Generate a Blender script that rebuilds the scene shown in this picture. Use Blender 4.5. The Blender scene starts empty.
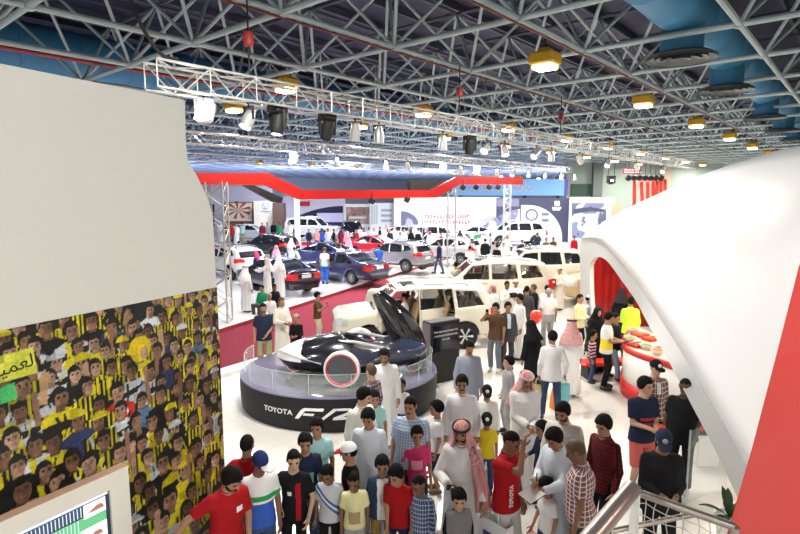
import bpy, math, random
import numpy as np
from mathutils import Vector, Matrix

random.seed(7); RNG = np.random.default_rng(7)
scn = bpy.context.scene
COL = scn.collection
PI = math.pi
def rad(a): return a * PI / 180

# ------------------------------------------------------------------ camera
CH, F, PITCH = 4.3, 550.0, rad(7.36)
cp, sp = math.cos(PITCH), math.sin(PITCH)
def ray(px, py):
    cx, cy = px - 400.0, 267.0 - py
    return Vector((cx, F * cp + cy * sp, cy * cp - F * sp))
def at(px, py, Y=None, z=None):
    d = ray(px, py)
    t = (Y / d.y) if Y is not None else ((z - CH) / d.z)
    return Vector((0, 0, CH)) + d * t
cam_d = bpy.data.cameras.new('camera'); cam = bpy.data.objects.new('camera', cam_d); COL.objects.link(cam)
cam_d.sensor_width = 36; cam_d.lens = 36 * F / 800; cam_d.clip_end = 400
cam.location = (0, 0, CH); cam.rotation_euler = (PI / 2 - PITCH, 0, 0)
scn.camera = cam
AZ = rad(40.5)
UA = Vector((math.sin(AZ), math.cos(AZ), 0)); UB = Vector((-math.cos(AZ), math.sin(AZ), 0))

# ------------------------------------------------------------------ materials
MATS = {}
def mat(name, col, rough=.6, metal=0., spec=.4, emit=None, es=0., alpha=None, coat=0., bump=None, trans=0., sheen=0., var=0.):
    if name in MATS: return MATS[name]
    m = bpy.data.materials.new(name); m.use_nodes = True
    nt = m.node_tree; b = nt.nodes['Principled BSDF']
    b.inputs['Base Color'].default_value = (*col, 1); b.inputs['Roughness'].default_value = rough
    b.inputs['Metallic'].default_value = metal; b.inputs['Specular IOR Level'].default_value = spec
    if emit: b.inputs['Emission Color'].default_value = (*emit, 1); b.inputs['Emission Strength'].default_value = es
    if alpha is not None: b.inputs['Alpha'].default_value = alpha
    if coat: b.inputs['Coat Weight'].default_value = coat; b.inputs['Coat Roughness'].default_value = .04
    if trans: b.inputs['Transmission Weight'].default_value = trans
    if sheen: b.inputs['Sheen Weight'].default_value = sheen
    tc = nt.nodes.new('ShaderNodeTexCoord')
    if var:
        n = nt.nodes.new('ShaderNodeTexNoise'); n.inputs['Scale'].default_value = 6; n.inputs['Detail'].default_value = 5
        nt.links.new(tc.outputs['Object'], n.inputs['Vector'])
        mx = nt.nodes.new('ShaderNodeMix'); mx.data_type = 'RGBA'
        mx.inputs[6].default_value = (*[c * (1 - var) for c in col], 1); mx.inputs[7].default_value = (*[min(1, c * (1 + var)) for c in col], 1)
        nt.links.new(n.outputs['Fac'], mx.inputs[0]); nt.links.new(mx.outputs[2], b.inputs['Base Color'])
    if bump:
        n = nt.nodes.new('ShaderNodeTexNoise'); n.inputs['Scale'].default_value = bump[0]; n.inputs['Detail'].default_value = 3
        nt.links.new(tc.outputs['Object'], n.inputs['Vector'])
        bp = nt.nodes.new('ShaderNodeBump'); bp.inputs['Strength'].default_value = bump[1]; bp.inputs['Distance'].default_value = .02
        nt.links.new(n.outputs['Fac'], bp.inputs['Height']); nt.links.new(bp.outputs['Normal'], b.inputs['Normal'])
    MATS[name] = m
    return m
def _nodes(m): return m.node_tree.nodes, m.node_tree.links, m.node_tree.nodes['Principled BSDF']
def cloth(name, col, rough=.85): return mat('cloth_' + name, col, rough, spec=.12, bump=(8, .65))
def _math(nt, op, a, b=None):
    n = nt.nodes.new('ShaderNodeMath'); n.operation = op
    for i, v in enumerate((a, b)):
        if v is None: continue
        if hasattr(v, 'links'): nt.links.new(v, n.inputs[i])
        else: n.inputs[i].default_value = v
    return n.outputs[0]
def _mix(nt, f, c1, c2):
    n = nt.nodes.new('ShaderNodeMix'); n.data_type = 'RGBA'
    if hasattr(f, 'links'): nt.links.new(f, n.inputs[0])
    else: n.inputs[0].default_value = f
    for i, v in ((6, c1), (7, c2)):
        if hasattr(v, 'links'): nt.links.new(v, n.inputs[i])
        else: n.inputs[i].default_value = (*v, 1)
    return n.outputs[2]
def _xyz(m):
    nt = m.node_tree
    tc = nt.nodes.new('ShaderNodeTexCoord'); s = nt.nodes.new('ShaderNodeSeparateXYZ')
    nt.links.new(tc.outputs['Object'], s.inputs[0]); return s.outputs
def plaid(name, base, line, line2, period=.075):
    if name in MATS: return MATS[name]
    m = cloth(name + '_weave', base); nt = m.node_tree; b = nt.nodes['Principled BSDF']; o = _xyz(m)
    hx = _math(nt, 'MULTIPLY', _math(nt, 'ARCTAN2', o[1], o[0]), .17)
    def band(v, p, w, off=0.): return _math(nt, 'LESS_THAN', _math(nt, 'FRACT', _math(nt, 'ADD', _math(nt, 'DIVIDE', v, p), off)), w)
    c = _mix(nt, _math(nt, 'MULTIPLY', band(hx, period, .5), .5), base, line2)
    c = _mix(nt, _math(nt, 'MULTIPLY', band(o[2], period, .5), .5), c, line2)
    c = _mix(nt, band(hx, period, .16, .3), c, line); c = _mix(nt, band(o[2], period, .16, .3), c, line)
    nt.links.new(c, b.inputs['Base Color']); MATS[name] = m; return m
def stripes(name, cols, period, axis=2, diag=0.):
    if name in MATS: return MATS[name]
    m = cloth(name + '_weave', cols[0]); nt = m.node_tree; b = nt.nodes['Principled BSDF']; o = _xyz(m)
    v = o[axis]
    if diag: v = _math(nt, 'ADD', v, _math(nt, 'MULTIPLY', o[0], diag))
    f = _math(nt, 'FRACT', _math(nt, 'DIVIDE', v, period)); c = cols[0]
    for i, k in enumerate(cols[1:]): c = _mix(nt, _math(nt, 'GREATER_THAN', f, (i + 1) / len(cols)), c, k)
    nt.links.new(c, b.inputs['Base Color']); MATS[name] = m; return m
def bands(name, first, steps, axis=2, diag=0.):
    """plain cloth whose colour changes at the given heights: steps = [(height, colour above it)]"""
    if name in MATS: return MATS[name]
    m = cloth(name + '_weave', first); nt = m.node_tree; b = nt.nodes['Principled BSDF']; o = _xyz(m); c = first; v = _math(nt, 'ADD', o[axis], _math(nt, 'MULTIPLY', o[0], diag)) if diag else o[axis]
    for h, k in steps: c = _mix(nt, _math(nt, 'GREATER_THAN', v, h), c, k)
    nt.links.new(c, b.inputs['Base Color']); MATS[name] = m; return m
def dots(name, c1, c2, scale):
    if name in MATS: return MATS[name]
    m = cloth(name + '_weave', c1); nt = m.node_tree; b = nt.nodes['Principled BSDF']
    tc = nt.nodes.new('ShaderNodeTexCoord'); ck = nt.nodes.new('ShaderNodeTexChecker'); ck.inputs['Scale'].default_value = scale
    ck.inputs['Color1'].default_value = (*c1, 1); ck.inputs['Color2'].default_value = (*c2, 1)
    nt.links.new(tc.outputs['Object'], ck.inputs['Vector']); nt.links.new(ck.outputs[0], b.inputs['Base Color']); MATS[name] = m; return m
def blotch(name, cols, scale=3., rough=.6, emit=0.):
    """a printed picture: several tones in irregular patches"""
    if name in MATS: return MATS[name]
    m = mat(name, cols[0], rough); nt = m.node_tree; b = nt.nodes['Principled BSDF']
    tc = nt.nodes.new('ShaderNodeTexCoord'); n = nt.nodes.new('ShaderNodeTexNoise'); n.inputs['Scale'].default_value = scale; n.inputs['Detail'].default_value = 4
    nt.links.new(tc.outputs['Object'], n.inputs['Vector']); r = nt.nodes.new('ShaderNodeValToRGB'); r.color_ramp.interpolation = 'CONSTANT'
    e = r.color_ramp.elements
    while len(e) < len(cols): e.new(.5)
    for i, c in enumerate(cols): e[i].position = 0 if i == 0 else .36 + .28 * (i - 1) / max(1, len(cols) - 2); e[i].color = (*c, 1)
    nt.links.new(n.outputs['Fac'], r.inputs[0]); nt.links.new(r.outputs[0], b.inputs['Base Color'])
    if emit: nt.links.new(r.outputs[0], b.inputs['Emission Color']); b.inputs['Emission Strength'].default_value = emit
    return m

# ------------------------------------------------------------------ objects
def tag(o, label, cat, group=None, kind=None):
    if label: o['label'] = label
    if cat: o['category'] = cat
    if group: o['group'] = group
    if kind: o['kind'] = kind
    return o
def empty(name, loc=(0, 0, 0), rz=0, label=None, cat=None, group=None):
    o = bpy.data.objects.new(name, None); COL.objects.link(o); o.location = loc; o.rotation_euler = (0, 0, rz)
    o.empty_display_size = .1
    return tag(o, label, cat, group)
def mesh_np(name, V, Q, m, parent=None, smooth=True, mats=None, mi=None):
    me = bpy.data.meshes.new(name); n, k = len(V), len(Q)
    me.vertices.add(n); me.vertices.foreach_set('co', np.asarray(V, np.float32).ravel())
    me.loops.add(k * 4); me.loops.foreach_set('vertex_index', np.asarray(Q, np.int32).ravel())
    me.polygons.add(k); me.polygons.foreach_set('loop_start', np.arange(0, 4 * k, 4, dtype=np.int32))
    me.polygons.foreach_set('use_smooth', np.full(k, smooth))
    for x in (mats or [m]): me.materials.append(x)
    if mi is not None: me.polygons.foreach_set('material_index', np.asarray(mi, np.int32))
    me.update(calc_edges=True); me.validate()
    o = bpy.data.objects.new(name, me); COL.objects.link(o)
    if parent: o.parent = parent
    return o
class MB:
    """collects shapes into one mesh"""
    def __init__(s): s.v, s.f, s.mi, s.cur = [], [], [], 0
    def _add(s, vs, fs):
        b = len(s.v); s.v += [tuple(x) for x in vs]; s.f += [tuple(i + b for i in f) for f in fs]; s.mi += [s.cur] * len(fs); return s
    def box(s, c, d, R=None, bev=0):
        x, y, z = d[0] / 2, d[1] / 2, d[2] / 2
        if bev:
            b = min(bev, x * .9, y * .9, z * .9); vs = []; idx = {}
            for sx in (-1, 1):
                for sy in (-1, 1):
                    for sz in (-1, 1):
                        for k, q in enumerate(((x, y - b, z - b), (x - b, y, z - b), (x - b, y - b, z))):
                            idx[sx, sy, sz, k] = len(vs); vs.append(Vector((sx * q[0], sy * q[1], sz * q[2])))
            fs = []
            for t in (-1, 1):
                g = lambda a: a if t > 0 else a[::-1]
                fs.append(g([idx[t, -1, -1, 0], idx[t, 1, -1, 0], idx[t, 1, 1, 0], idx[t, -1, 1, 0]]))
                fs.append(g([idx[1, t, -1, 1], idx[-1, t, -1, 1], idx[-1, t, 1, 1], idx[1, t, 1, 1]]))
                fs.append(g([idx[-1, -1, t, 2], idx[1, -1, t, 2], idx[1, 1, t, 2], idx[-1, 1, t, 2]]))
            for a in (-1, 1):
                for c2 in (-1, 1):
                    g = lambda q: q if a * c2 > 0 else q[::-1]
                    fs.append(g([idx[a, c2, -1, 0], idx[a, c2, -1, 1], idx[a, c2, 1, 1], idx[a, c2, 1, 0]]))
                    fs.append(g([idx[a, -1, c2, 2], idx[a, -1, c2, 0], idx[a, 1, c2, 0], idx[a, 1, c2, 2]]))
                    fs.append(g([idx[-1, a, c2, 1], idx[-1, a, c2, 2], idx[1, a, c2, 2], idx[1, a, c2, 1]]))
                    for d2 in (-1, 1):
                        q = [idx[a, c2, d2, 0], idx[a, c2, d2, 1], idx[a, c2, d2, 2]]
                        fs.append(q if a * c2 * d2 > 0 else q[::-1])
        else:
            vs = [Vector((a * x, b * y, c2 * z)) for a in (-1, 1) for b in (-1, 1) for c2 in (-1, 1)]
            fs = [(0, 1, 3, 2), (4, 6, 7, 5), (0, 4, 5, 1), (2, 3, 7, 6), (0, 2, 6, 4), (1, 5, 7, 3)]
        c = Vector(c)
        return s._add([(R @ v if R else v) + c for v in vs], fs)
    def tube(s, a, b, r, n=8, r2=None, caps=True):
        a, b = Vector(a), Vector(b); d = (b - a).normalized()
        u = d.cross(Vector((0, 0, 1)) if abs(d.z) < .9 else Vector((1, 0, 0))).normalized(); w = d.cross(u); r2 = r if r2 is None else r2
        vs = []
        for p, q in ((a, r), (b, r2)): vs += [p + (u * math.cos(2 * PI * i / n) + w * math.sin(2 * PI * i / n)) * q for i in range(n)]
        fs = [(i, (i + 1) % n, n + (i + 1) % n, n + i) for i in range(n)]
        if caps: fs += [tuple(range(n))[::-1], tuple(range(n, 2 * n))]
        return s._add(vs, fs)
    def path(s, pts, r, n=8):
        pts = [Vector(p) for p in pts]; m = len(pts); vs = []; rs = r if hasattr(r, '__len__') else [r] * m; u = None
        for i, p in enumerate(pts):
            d = (pts[min(i + 1, m - 1)] - pts[max(i - 1, 0)]).normalized()
            if u is None: u = d.cross(Vector((0, 0, 1)) if abs(d.z) < .9 else Vector((1, 0, 0))).normalized()
            u = (u - d * u.dot(d)).normalized(); w = d.cross(u)
            vs += [p + (u * math.cos(2 * PI * k / n) + w * math.sin(2 * PI * k / n)) * rs[i] for k in range(n)]
        fs = [(i * n + k, i * n + (k + 1) % n, (i + 1) * n + (k + 1) % n, (i + 1) * n + k) for i in range(m - 1) for k in range(n)]
        fs += [tuple(range(n))[::-1], tuple(range((m - 1) * n, m * n))]
        return s._add(vs, fs)
    def lathe(s, prof, c=(0, 0, 0), n=24, R=None, closed=False):
        c = Vector(c); vs = []; m = len(prof)
        for r, z in prof:
            vs += [(R @ Vector((r * math.cos(2 * PI * k / n), r * math.sin(2 * PI * k / n), z)) if R else Vector((r * math.cos(2 * PI * k / n), r * math.sin(2 * PI * k / n), z))) + c for k in range(n)]
        fs = [(i * n + k, i * n + (k + 1) % n, ((i + 1) % m) * n + (k + 1) % n, ((i + 1) % m) * n + k) for i in range(m if closed else m - 1) for k in range(n)]
        return s._add(vs, fs)
    def prism(s, pts, off):
        """polygon (3-D points) swept by the vector off"""
        off = Vector(off); pts = [Vector(p) for p in pts]; n = len(pts)
        return s._add(pts + [p + off for p in pts], [tuple(range(n)), tuple(range(n, 2 * n))[::-1]] + [(i, i + n, (i + 1) % n + n, (i + 1) % n) for i in range(n)])
    def grid(s, rows, closed=False):
        n = len(rows[0]); vs = [p for r in rows for p in r]
        fs = [(i * n + k, i * n + (k + 1) % n, (i + 1) * n + (k + 1) % n, (i + 1) * n + k) for i in range(len(rows) - 1) for k in range(n if closed else n - 1)]
        return s._add(vs, fs)
    def build(s, name, m, parent=None, smooth=False):
        me = bpy.data.meshes.new(name); me.from_pydata(s.v, [], s.f)
        ms = m if isinstance(m, list) else [m]
        for x in ms: me.materials.append(x)
        if len(ms) > 1: me.polygons.foreach_set('material_index', s.mi)
        if smooth:
            me.polygons.foreach_set('use_smooth', [True] * len(s.f))
            try: me.set_sharp_from_angle(angle=rad(40))
            except Exception: pass
        me.update(); o = bpy.data.objects.new(name, me); COL.objects.link(o)
        if parent: o.parent = parent
        return o
def text(name, body, size, m, M4, parent=None, depth=.004, align='CENTER', shear=0., bend=None, width=1., spacing=1.):
    cu = bpy.data.curves.new('lettering', 'FONT'); cu.body = body; cu.size = size; cu.extrude = depth; cu.align_x = align; cu.align_y = 'CENTER'; cu.shear = shear
    cu.space_character = spacing; cu.resolution_u = 3
    o = bpy.data.objects.new('lettering', cu); COL.objects.link(o)
    dg = bpy.context.evaluated_depsgraph_get(); me = bpy.data.meshes.new_from_object(o.evaluated_get(dg))
    bpy.data.objects.remove(o); me.name = name
    for v in me.vertices:
        p = Vector((v.co.x * width, v.co.y, v.co.z)); v.co = bend(p) if bend else M4 @ p
    me.materials.clear(); me.materials.append(m)
    ob = bpy.data.objects.new(name, me); COL.objects.link(ob)
    if parent: ob.parent = parent
    return ob
def plane_mat(origin, xdir, ydir):
    x = Vector(xdir).normalized(); y = Vector(ydir).normalized(); z = x.cross(y)
    return Matrix(((x.x, y.x, z.x, origin[0]), (x.y, y.y, z.y, origin[1]), (x.z, y.z, z.z, origin[2]), (0, 0, 0, 1)))

# ------------------------------------------------------------------ implicit surfaces
def smin(a, b, k):
    if k <= 0: return np.minimum(a, b)
    h = np.clip(.5 + .5 * (b - a) / k, 0, 1); return b * (1 - h) + a * h - k * h * (1 - h)
def smax(a, b, k): return -smin(-a, -b, k)
class Grid:
    def __init__(s, lo, hi, h):
        s.h = h; s.lo = np.array(lo, float); n = (np.ceil((np.array(hi, float) - s.lo) / h)).astype(int) + 1
        s.ax = [(s.lo[i] + h * np.arange(n[i])).astype(np.float32) for i in range(3)]; s.D = np.full(n, 1., np.float32)
    def sub(s, lo, hi):
        sl = []
        for i in range(3):
            a = max(0, int(math.floor((lo[i] - s.lo[i]) / s.h))); b = min(len(s.ax[i]), int(math.ceil((hi[i] - s.lo[i]) / s.h)) + 1)
            if b <= a: return None
            sl.append(slice(a, b))
        return tuple(sl), s.ax[0][sl[0]][:, None, None], s.ax[1][sl[1]][None, :, None], s.ax[2][sl[2]][None, None, :]
    def put(s, fn, lo, hi, k=.0, op='u'):
        m = 2.5 * s.h + k; r = s.sub([v - m for v in lo], [v + m for v in hi])
        if r is None: return s
        sl, X, Y, Z = r; d = fn(X, Y, Z)
        if op == 'u': s.D[sl] = smin(s.D[sl], d, k)
        elif op == 's': s.D[sl] = smax(s.D[sl], -d, k)
        return s
    def cap(s, a, b, r1, r2=None, k=.02, flat=False, op='u'):
        a = np.array(a, float); b = np.array(b, float); r2 = r1 if r2 is None else r2; R = max(r1, r2)
        d = b - a; L2 = float(d @ d) + 1e-9; L = math.sqrt(L2)
        def fn(X, Y, Z):
            t = ((X - a[0]) * d[0] + (Y - a[1]) * d[1] + (Z - a[2]) * d[2]) / L2; tc = np.clip(t, 0, 1)
            q = np.sqrt((X - a[0] - tc * d[0]) ** 2 + (Y - a[1] - tc * d[1]) ** 2 + (Z - a[2] - tc * d[2]) ** 2) - (r1 + (r2 - r1) * tc)
            if flat: q = np.maximum(q, (t - 1) * L)
            return q
        return s.put(fn, np.minimum(a, b) - R, np.maximum(a, b) + R, k, op)
    def ell(s, c, r, R=None, k=.02, op='u', cut=None):
        c = np.array(c, float); r = np.array(r, float); m = max(r) if R is not None else r
        Ri = None if R is None else np.array(R, float).T
        def fn(X, Y, Z):
            x, y, z = X - c[0], Y - c[1], Z - c[2]
            if Ri is not None: x, y, z = (Ri[i][0] * x + Ri[i][1] * y + Ri[i][2] * z for i in range(3))
            k0 = np.sqrt((x / r[0]) ** 2 + (y / r[1]) ** 2 + (z / r[2]) ** 2); k1 = np.sqrt((x / r[0] ** 2) ** 2 + (y / r[1] ** 2) ** 2 + (z / r[2] ** 2) ** 2) + 1e-6
            d = k0 * (k0 - 1) / k1
            if cut: d = np.maximum(d, cut(x, y, z))
            return d
        return s.put(fn, c - m, c + m, k, op)
    def net(s): return surfnet(s.D, s.lo, s.h)
_E = [((0,0,0),(1,0,0)),((0,1,0),(1,1,0)),((0,0,1),(1,0,1)),((0,1,1),(1,1,1)),((0,0,0),(0,1,0)),((1,0,0),(1,1,0)),((0,0,1),(0,1,1)),((1,0,1),(1,1,1)),((0,0,0),(0,0,1)),((1,0,0),(1,0,1)),((0,1,0),(0,1,1)),((1,1,0),(1,1,1))]
def surfnet(D, lo, h):
    S = D < 0; c = np.zeros(tuple(n - 1 for n in D.shape), np.int8)
    for i in (0, 1):
        for j in (0, 1):
            for k in (0, 1): c += S[i:D.shape[0] - 1 + i, j:D.shape[1] - 1 + j, k:D.shape[2] - 1 + k]
    act = (c > 0) & (c < 8); ids = np.argwhere(act); idx = np.full(c.shape, -1, np.int64); idx[act] = np.arange(len(ids))
    acc = np.zeros((len(ids), 3)); w = np.zeros(len(ids)); val = {}
    for i in (0, 1):
        for j in (0, 1):
            for k in (0, 1): val[i, j, k] = D[ids[:, 0] + i, ids[:, 1] + j, ids[:, 2] + k]
    for a, b in _E:
        va, vb = val[a], val[b]; m = (va < 0) != (vb < 0); t = va[m] / (va[m] - vb[m])
        acc[m] += np.array(a) + t[:, None] * (np.array(b) - np.array(a)); w[m] += 1
    V = np.array(lo) + h * (ids + acc / np.maximum(w, 1)[:, None]); Q = []
    for ax in range(3):
        a = [slice(None)] * 3; b = [slice(None)] * 3; a[ax] = slice(0, -1); b[ax] = slice(1, None)
        sa, sb = S[tuple(a)], S[tuple(b)]; e = np.argwhere(sa != sb); u, v = (ax + 1) % 3, (ax + 2) % 3
        e = e[(e[:, u] > 0) & (e[:, v] > 0) & (e[:, u] < D.shape[u] - 1) & (e[:, v] < D.shape[v] - 1)]
        q = []
        for du, dv in ((-1, -1), (0, -1), (0, 0), (-1, 0)):
            p = e.copy(); p[:, u] += du; p[:, v] += dv; q.append(idx[p[:, 0], p[:, 1], p[:, 2]])
        q = np.stack(q, 1); fl = ~sa[e[:, 0], e[:, 1], e[:, 2]]; q[fl] = q[fl][:, ::-1]; Q.append(q)
    return V, np.concatenate(Q)
def patch(V, Q, keep, off=0.):
    """the faces of a surface whose centres satisfy keep(centres, normals), moved out along their normals"""
    P = V[Q]; c = P.mean(1); n = np.cross(P[:, 2] - P[:, 0], P[:, 3] - P[:, 1]); n /= np.linalg.norm(n, axis=1)[:, None] + 1e-9
    q = Q[keep(c, n)]
    if not len(q): return None
    N = np.zeros_like(V)
    for i in range(4): np.add.at(N, Q[:, i], n)
    N /= np.linalg.norm(N, axis=1)[:, None] + 1e-9
    used, inv = np.unique(q, return_inverse=True)
    return V[used] + N[used] * off, inv.reshape(q.shape)
# ------------------------------------------------------------------ people
SKIN = {'light': mat('skin_light', (.50, .31, .215), .55, spec=.3), 'tan': mat('skin_tan', (.34, .185, .115), .55, spec=.3),
        'brown': mat('skin_brown', (.19, .098, .06), .55, spec=.3), 'dark': mat('skin_dark', (.09, .047, .03), .5, spec=.35)}
HAIR = mat('hair_black', (.007, .006, .006), .8, spec=.12, bump=(70, .6)); HAIRG = mat('hair_grey', (.30, .28, .26), .7, bump=(60, .5)); HAIRB = mat('hair_brown', (.075, .04, .022), .6, bump=(60, .5))
EYE = mat('eye_dark', (.02, .014, .012), .2); EYEW = mat('eye_white', (.75, .72, .68), .3); LIP = mat('lip', (.38, .16, .13), .5)
WHITE = cloth('white', (.74, .74, .745)); CREAM = cloth('cream', (.76, .72, .64)); NAVY = cloth('navy', (.018, .024, .05)); BLACK = cloth('black', (.010, .010, .012))
RED = cloth('red', (.34, .010, .014)); KHAKI = cloth('khaki', (.30, .29, .15)); JEANS = cloth('jeans', (.045, .075, .16)); GREY = cloth('grey', (.32, .32, .33)); DGREY = cloth('charcoal', (.06, .06, .065))
BLUEGREY = cloth('blue_grey', (.25, .27, .34)); BROWN = cloth('brown', (.10, .055, .03)); YELLOW = cloth('yellow', (.80, .62, .03)); PINK = cloth('pink', (.62, .05, .17)); TEAL = cloth('teal', (.36, .62, .62))
PALEBLUE = cloth('pale_blue', (.62, .68, .76)); LEMON = cloth('lemon', (.70, .68, .36)); GREEN = cloth('green', (.02, .26, .12)); BLUE = cloth('blue', (.03, .12, .55)); MAROON = cloth('maroon', (.22, .02, .04))
BEIGE = cloth('beige', (.60, .53, .40)); LILAC = cloth('lilac', (.52, .50, .66)); HIVIS = mat('cloth_hivis', (.62, .95, .04), .7, emit=(.6, 1, .05), es=.0); ROSE = cloth('rose', (.80, .34, .42)); SKY = cloth('sky_blue', (.35, .52, .72))
SHOE = mat('shoe_leather', (.03, .022, .018), .45); SHOEW = mat('shoe_white', (.6, .6, .6), .6); SANDAL = mat('sandal_brown', (.12, .06, .03), .6)
GHUTRA = dots('ghutra_red', (.50, .04, .05), (.72, .60, .59), 95); GHUTRAW = cloth('ghutra_white', (.80, .80, .79))
def rotm(ax, a):
    return np.array(Matrix.Rotation(a, 3, ax))
def ik(a, t, l1, l2, pole):
    a = np.array(a, float); t = np.array(t, float); d = t - a; L = np.linalg.norm(d); u = d / (L + 1e-9); L = min(L, (l1 + l2) * .995); t = a + u * L
    p = np.array(pole, float); p = p - u * (p @ u); p /= np.linalg.norm(p) + 1e-9
    x = (l1 * l1 - l2 * l2 + L * L) / (2 * L); y = math.sqrt(max(0, l1 * l1 - x * x)); return a + u * x + p * y, t
def np_path(pts, rs, n=6):
    b = MB().path(pts, rs, n); m = len(pts); q = [f for f in b.f if len(f) == 4]
    return np.array(b.v), np.array(q)
def hand_tubes(w, f, t):
    """five bent fingers growing out of the palm: wrist point, finger direction, thumb-side direction"""
    f = f / np.linalg.norm(f); t = t - f * (t @ f); t /= np.linalg.norm(t) + 1e-9; out = []
    n = np.cross(f, t)
    if n[2] > 0 or False: n = n
    for off, ln, r in ((.027, .074, .0092), (.009, .083, .0095), (-.009, .077, .009), (-.026, .060, .008)):
        p = w + f * .070 + t * off; pts = [p]; q = w + f * .098 + t * off * 1.05; pts.append(q); a = 0
        for k, (fr, da) in enumerate(((.45, 18), (.32, 26), (.23, 20))):
            a += rad(da); d = f * math.cos(a) + n * math.sin(a); q = q + d * ln * fr; pts.append(q)
        out.append(np_path(pts, [r, r, r * .95, r * .85, r * .5]))
    p = w + f * .025 + t * .018; d = f * .62 + t * .72 + n * .25; d /= np.linalg.norm(d); d2 = f * .9 + t * .3 + n * .35; d2 /= np.linalg.norm(d2)
    out.append(np_path([p, p + d * .030, p + d * .055, p + d * .055 + d2 * .028, p + d * .055 + d2 * .045], [.014, .013, .0115, .0095, .005]))
    return out
def merge(parts):
    V, Q, b = [], [], 0
    for v, q in parts: V.append(v); Q.append(q + b); b += len(v)
    return np.concatenate(V), np.concatenate(Q)
BZ = [.80, .88, .98, 1.08, 1.25, 1.37, 1.43, 1.47, 1.50]; BX = [.12, .155, .155, .138, .152, .150, .115, .066, .055]; BY = [.09, .115, .11, .105, .12, .105, .075, .06, .055]
GZ = [.60, .80, .95, 1.08, 1.25, 1.34, 1.40, 1.44, 1.475]; GX = [.200, .196, .182, .162, .170, .178, .164, .122, .074]; GY = [.156, .148, .136, .124, .134, .126, .106, .086, .068]
PERSONS = {}
def person(px=None, py=None, H=1.72, face=0, label=None, top=('tee', WHITE), bot=('trousers', DGREY), hair='short', hm=HAIR, skin='tan', R=None, L=None, Rp=None, Lp=None, yaw=0, pitch=8, lean=0, g=1.,
           beard=None, mous=False, head=None, glasses=False, sit=None, feet=None, xy=None, z0=0., lod=None, group=None, shoe=SHOE, collar=None, prints=(), tuck=False, female=False, key=None, niqab=False, cat='person', Y=None):
    if xy is None:
        p = at(px, py, z=H + z0) if Y is None else at(px, py, Y=Y); xy = (p.x, p.y)
    dist = xy[1]
    if lod is None: lod = 0 if dist < 9.6 else 1 if dist < 20 else 2
    hs = 1 - max(0, 1.75 - H) * .2; sb = (H - .232 * hs) / 1.518; hr = hs / sb
    h = {0: .0155, 1: .022, 2: .036}[lod] / sb
    root = empty('person', (xy[0], xy[1], z0), rad(face), label, cat, group)
    sk = SKIN[skin]
    kid = H < 1.5
    # skeleton in the units of a 1.75 m adult
    drop = 0 if sit is None else .95 - sit / sb
    RL = rotm('X', rad(lean)); PEL = np.array([0, 0, .95]); OFF = np.array([0, 0, -drop])
    def T(p): return RL @ (np.array(p, float) - PEL) + PEL + OFF
    wx = 1.0 if not female else .92
    sh = {-1: T((-.160 * wx, .012, 1.390)), 1: T((.160 * wx, .012, 1.390))}
    tgt = {-1: R, 1: L}; pol = {-1: Rp, 1: Lp}; el, wr = {}, {}
    for s in (-1, 1):
        t = tgt[s]
        if t is None: t = (.222 * g ** .5, -.05, .865)
        t = np.array((s * t[0], t[1], t[2]), float) + (OFF if sit is not None else 0)
        po = pol[s] or (.55, .75, -.35)
        el[s], wr[s] = ik(sh[s], t, .285, .255, (s * po[0], po[1], po[2]))
    hip = {s: np.array([s * .088, 0, .93 - drop]) for s in (-1, 1)}
    kn, an = {}, {}
    for i, s in enumerate((-1, 1)):
        if feet: ft = np.array((s * feet[i][0], feet[i][1], feet[i][2]), float)
        elif sit is not None: ft = np.array((s * .10, -.40, .08 / sb))
        else: ft = np.array((s * .105, .02, .085))
        kn[s], an[s] = ik(hip[s], ft, .435, .425, (s * .08, -1, .0))
    HP = T((0, .012, 1.50)); RH = RL @ rotm('Z', rad(yaw)) @ rotm('X', rad(pitch))
    def hp(c): return HP + RH @ (np.array(c, float) * hr)
    pts = np.array(list(el.values()) + list(wr.values()) + list(an.values()) + list(kn.values()) + [hp((0, 0, .25)), hp((0, .1, .15)), hp((0, -.14, .12))] + list(sh.values()))
    lo = pts.min(0) - .2; hi = pts.max(0) + .2; lo[2] = max(lo[2], -.03); lo[:2] = np.minimum(lo[:2], -.3 * max(1, g)); hi[:2] = np.maximum(hi[:2], .3)
    GP = (lo, hi, h)
    gx, gy = 1 + .75 * (g - 1), g
    def prof(G, Z, AX, AY, z0, z1, e=0., k=.02, belly=True, fold=0.):
        AXx = [a * (gx if z < 1.36 else 1 + .3 * (gx - 1)) * wx + e for a, z in zip(AX, Z)]; AYy = [a * (gy if z < 1.36 else 1 + .3 * (gy - 1)) + e for a, z in zip(AY, Z)]
        def fn(x, y, z):
            x0, y0, z0_ = x - OFF[0], y - OFF[1], z - OFF[2]
            Zt = RL[1][2] * (y0 - PEL[1]) + RL[2][2] * (z0_ - PEL[2]) + PEL[2]; Yt = RL[1][1] * (y0 - PEL[1]) + RL[2][1] * (z0_ - PEL[2]); Xt = x0
            ax = np.interp(Zt, Z, AXx); ay = np.interp(Zt, Z, AYy)
            if g > 1.05 and belly: Yt = Yt + .05 * (g - 1) / .3 * np.exp(-((Zt - 1.05) / .16) ** 2)
            if fold:
                th = np.arctan2(Yt / ay, Xt / ax); w = np.clip((1.15 - Zt) / .9, 0, 1) * fold
                q = 1 + w * (.5 * np.sin(7 * th + 1.1 + fold * 40) + .5 * np.sin(11 * th + 2.3) + .25 * np.sin(17 * th + 9 * Zt))
            else: q = 1.
            d = (np.sqrt((Xt / ax) ** 2 + (Yt / ay) ** 2) - q) * np.minimum(ax, ay) * .92
            return np.maximum(d, np.maximum(z0 - Zt, Zt - z1)).astype(np.float32)
        m = max(max(AXx), max(AYy)) * (1 + fold) + .06
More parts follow.
